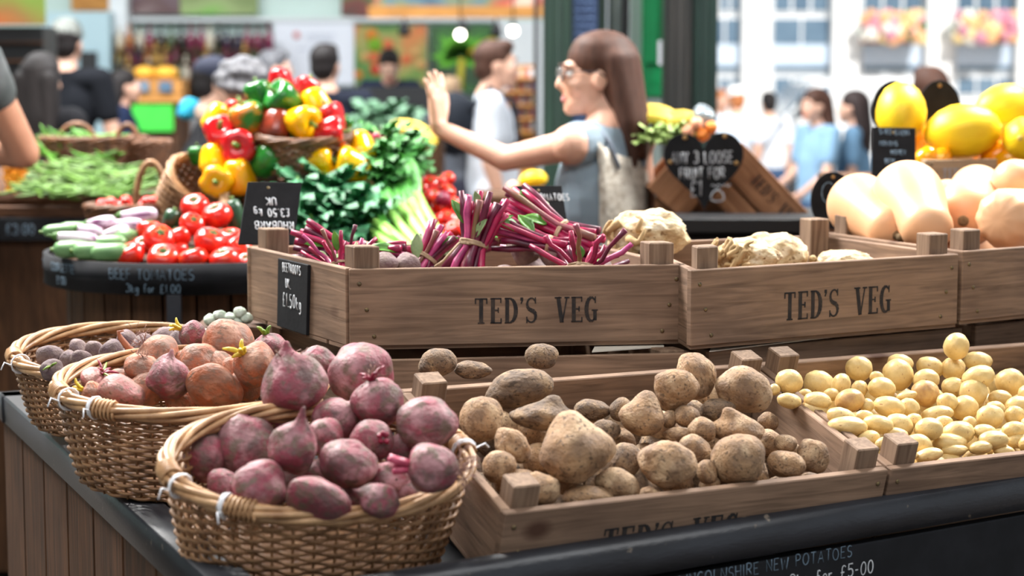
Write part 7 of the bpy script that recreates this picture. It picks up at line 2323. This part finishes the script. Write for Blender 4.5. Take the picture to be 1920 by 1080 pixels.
sh_el = P(948, 298, 5.36); sh_wr = P(822, 240, 5.42)
person('woman with glasses in a grey sleeveless top waving her raised left hand', 1128, 62, YWm, math.radians(52), head_face=math.radians(96), skin=M_skin, top=M_top, sleeveless=True, hair=H_brown, style='long', hair_len=.225, voxel=.0062, female=True,
       world_arms={'l': (sh_el, sh_wr, (Vector((-.05, .02, 1)), Vector((-.75, .45, .05)), -1, 1.0))}, bottom=M_jeans_b, extra=woman_extra)

# --- shoppers on the left
def backpack(col, px, py, rx, ry, Y, nm='backpack'):
    def f(o, U, hd, k, J, HM):
        b = MB(); c = P(px, py, Y)
        b.ell(c, (S(rx, Y), .12, S(ry, Y)), 16, 12); b.ell(c - Vector((S(rx, Y) * .2, 0, S(ry, Y) * .4)), (S(rx, Y) * .95, .14, S(ry, Y) * .55), 16, 12); b.box(tuple(c + Vector((S(rx, Y) * .15, 0, S(ry, Y) * .1))), (S(rx, Y) * 1.5, .14, S(ry, Y) * 1.3))
        W = root_matrix(o).inverted(); b.v = [W @ p for p in b.v]
        bp_ = link(nm, blob_mesh(nm, b, .014, 5), col, o)
        if nm == 'backpack':
            for s in (-1, 1):
                m = MB(); m.tube([U((s * .10, -.12, 1.36)), U((s * .11, -.02, 1.475)), U((s * .11, .10, 1.40)), U((s * .13, .12, 1.22)), U((s * .14, .0, 1.08))], .014 * k, 6); m.build('shoulder_strap', col, bp_)
    return f
M_camo = cloth('grey_mottled_jersey', srgb(112, 116, 118), srgb(78, 84, 84), 9)
person('person in a mottled grey T-shirt with bent arm, cut by the left edge', -190, -122, 5.55, math.radians(0), skin=M_skin_d, top=M_camo, sleeve='cap', hair=H_dark, style='short', arms={'r': ((.265, .10, 1.165), (.05, .26, 1.16)), 'l': ((-.24, -.03, 1.12), (-.08, .22, 1.10))}, bottom=cloth('purple_grey_trousers', srgb(70, 62, 74)), build=1.05)
person('woman with very long dark hair in black, seen from behind at the left', 76, 100, 8.6, math.radians(-12), top=cloth('black_jersey', srgb(30, 30, 34)), sleeve='long', hair=H_dark, style='long', female=True,
       extra=lambda o, U, hd, k, J, HM: (lambda b: link('long_hair', blob_mesh('long_hair', b, .012, 4), H_dark, o))((lambda b: [b.cap(hd((x, -.085, .0)), hd((x * 1.5, -.13, -.46)), .05 * k, .035 * k) for x in (-.055, -.02, .02, .055)] and b)(MB())))
M_capm = mat('grey_patterned_cap', srgb(150, 152, 146), srgb(76, 80, 76), rough=.8, scale=22)
def cap_extra(m, brim=True, back=False):
    def f(o, U, hd, k, J, HM):
        hq = HM.to_quaternion()
        b = MB(); b.ell(hd((0, -.018, .062)), V(.084, .103, .078) * k, 20, 12, hq)
        c = link('cap', b.mesh('cap'), m, o)
        if brim:
            s = -1 if back else 1
            b = MB(); b.ell(hd((0, s * .105, .045)), V(.06, .055, .008) * k, 16, 8, hq); b.build('brim', m, c)
    return f
person('man in a grey patterned cap and black T-shirt, seen from behind at the left', 123, 40, 11.2, math.radians(-8), skin=M_skin, top=cloth('black_tee', srgb(24, 26, 32)), hair=H_dark, style='cap', extra=cap_extra(M_capm, True), build=1.08, arms={'r': ((.25, -.01, 1.10), (.17, .22, 1.02)), 'l': ((-.25, -.01, 1.10), (-.14, .22, 1.02))})
person('small woman in a navy jacket with dark hair looking right', 229, 130, 12.4, math.radians(-75), top=cloth('navy_jacket', srgb(28, 38, 64)), sleeve='long', hair=H_dark, style='long', female=True)
M_navycap = mat('navy_cap', srgb(34, 38, 58), rough=.8)
M_turq = cloth('turquoise_cloth', srgb(50, 160, 190))
person('person in a navy cap and grey top carrying a turquoise shoulder bag', 396, 112, 9.4, math.radians(-70), top=cloth('grey_marl', srgb(120, 118, 120)), hair=H_dark, style='cap', sleeve='long', extra=lambda *a: (cap_extra(M_navycap)(*a), backpack(M_turq, 354, 204, 19, 22, 9.1, 'shoulder_bag')(*a)))
def scarf(o, U, hd, k, J, HM):
    b = MB(); b.tube([U((.10 * math.cos(a), -.02 + .085 * math.sin(a), 1.44 - .02 * math.cos(a))) for a in [2 * PI * i / 16 for i in range(16)]], .032 * k, 10, closed=True)
    b.build('scarf', cloth('taupe_scarf', srgb(150, 130, 116)), o)
person('grey curly-haired person in a black coat leaning over behind the peppers', 472, 112, 7.05, math.radians(-68), skin=M_skin_d, top=cloth('black_coat', srgb(26, 26, 30)), sleeve='long', hair=H_grey, style='curly', lean=math.radians(24), extra=scarf, arms={'r': ((.22, .05, 1.12), (.10, .30, 1.02))})
person('grey-haired person further back, looking right behind the peppers', 510, 94, 12.2, math.radians(-80), top=cloth('mauve_top', srgb(120, 112, 126)), hair=H_grey, style='short')
person('man in a dark navy T-shirt seen from behind in front of the whiteboard', 611, 82, 10.6, math.radians(6), head_face=math.radians(-14), top=cloth('dark_navy_tee', srgb(34, 38, 52)), hair=H_dark, style='short', build=1.12, arms={'r': ((.27, -.02, 1.13), (.20, .20, 1.0)), 'l': ((-.25, .02, 1.12), (-.1, .24, 1.04))})
person('vendor in a navy T-shirt bending forward behind the black shop counter', 734, 147, 15.1, math.radians(180), top=cloth('vendor_tee', srgb(26, 40, 70)), hair=H_dark, style='short', lean=math.radians(22), nod=.3, H=1.74, arms={'r': ((.28, .1, 1.14), (.12, .28, 1.05)), 'l': ((-.28, .1, 1.14), (-.12, .28, 1.05))})
person('young man in a white T-shirt with a black backpack walking right', 924, 76, 9.6, math.radians(-88), top=cloth('white_tee', srgb(226, 232, 242)), hair=H_brown, style='short', bottom=cloth('pale_shorts', srgb(176, 182, 206)), stride=.16, extra=backpack(cloth('black_backpack', srgb(38, 42, 50)), 852, 232, 40, 62, 9.6))
person('fair-haired person half hidden behind the waving hand', 842, 144, 12.6, math.radians(-30), top=cloth('dark_grey_top', srgb(80, 84, 92)), hair=hairm('fair_hair', srgb(180, 150, 120)), style='short')
# --- people outside
person('girl with long brown hair in a pale blue T-shirt looking left', 1533, 166, 11.4, math.radians(118), top=cloth('pale_blue_tee', srgb(140, 176, 206)), hair=H_brown, style='long', female=True, bottom=M_jeans_b, arms={'l': ((-.20, .06, 1.13), (-.16, .24, 1.0)), 'r': ((.21, .02, 1.12), (.14, .24, 1.02))})
person('girl with long dark hair in a light blue top, right of the other girl', 1604, 170, 11.6, math.radians(70), top=cloth('light_blue_tee', srgb(120, 158, 190)), hair=hairm('dark_brown_hair', srgb(58, 44, 42)), style='long', female=True, bottom=M_jeans_b)
person('person in a white cap and pale blue shirt in the bright street', 1381, 164, 15.0, math.radians(20), top=cloth('pale_shirt', srgb(212, 224, 240)), hair=H_ginger, style='cap', extra=cap_extra(mat('white_cap', srgb(244, 244, 244), rough=.8)), bottom=M_jeans_b)
person('person in a white T-shirt with a dark strap seen from behind in the street', 1442, 172, 15.5, math.radians(10), top=cloth('white_street_tee', srgb(232, 236, 244)), hair=H_dark, style='short', bottom=M_jeans_b,
       extra=lambda o, U, hd, k, J, HM: (lambda m: (m.tube([U((-.15, -.118, 1.08)), U((-.02, -.128, 1.24)), U((.10, -.10, 1.40)), U((.12, -.02, 1.46))], .02 * k, 6), m.build('strap', M_strap, o)))(MB()))
person('ginger-haired person in a pale top beside the dark column', 1352, 168, 17.0, math.radians(200), top=cloth('cream_top', srgb(238, 230, 222)), hair=H_ginger, style='short', bottom=M_jeans_b)
person('brown-haired person hidden behind the round signs and melons', 1746, 126, 8.2, math.radians(15), top=cloth('brown_top', srgb(96, 76, 70)), hair=H_brown, style='short')
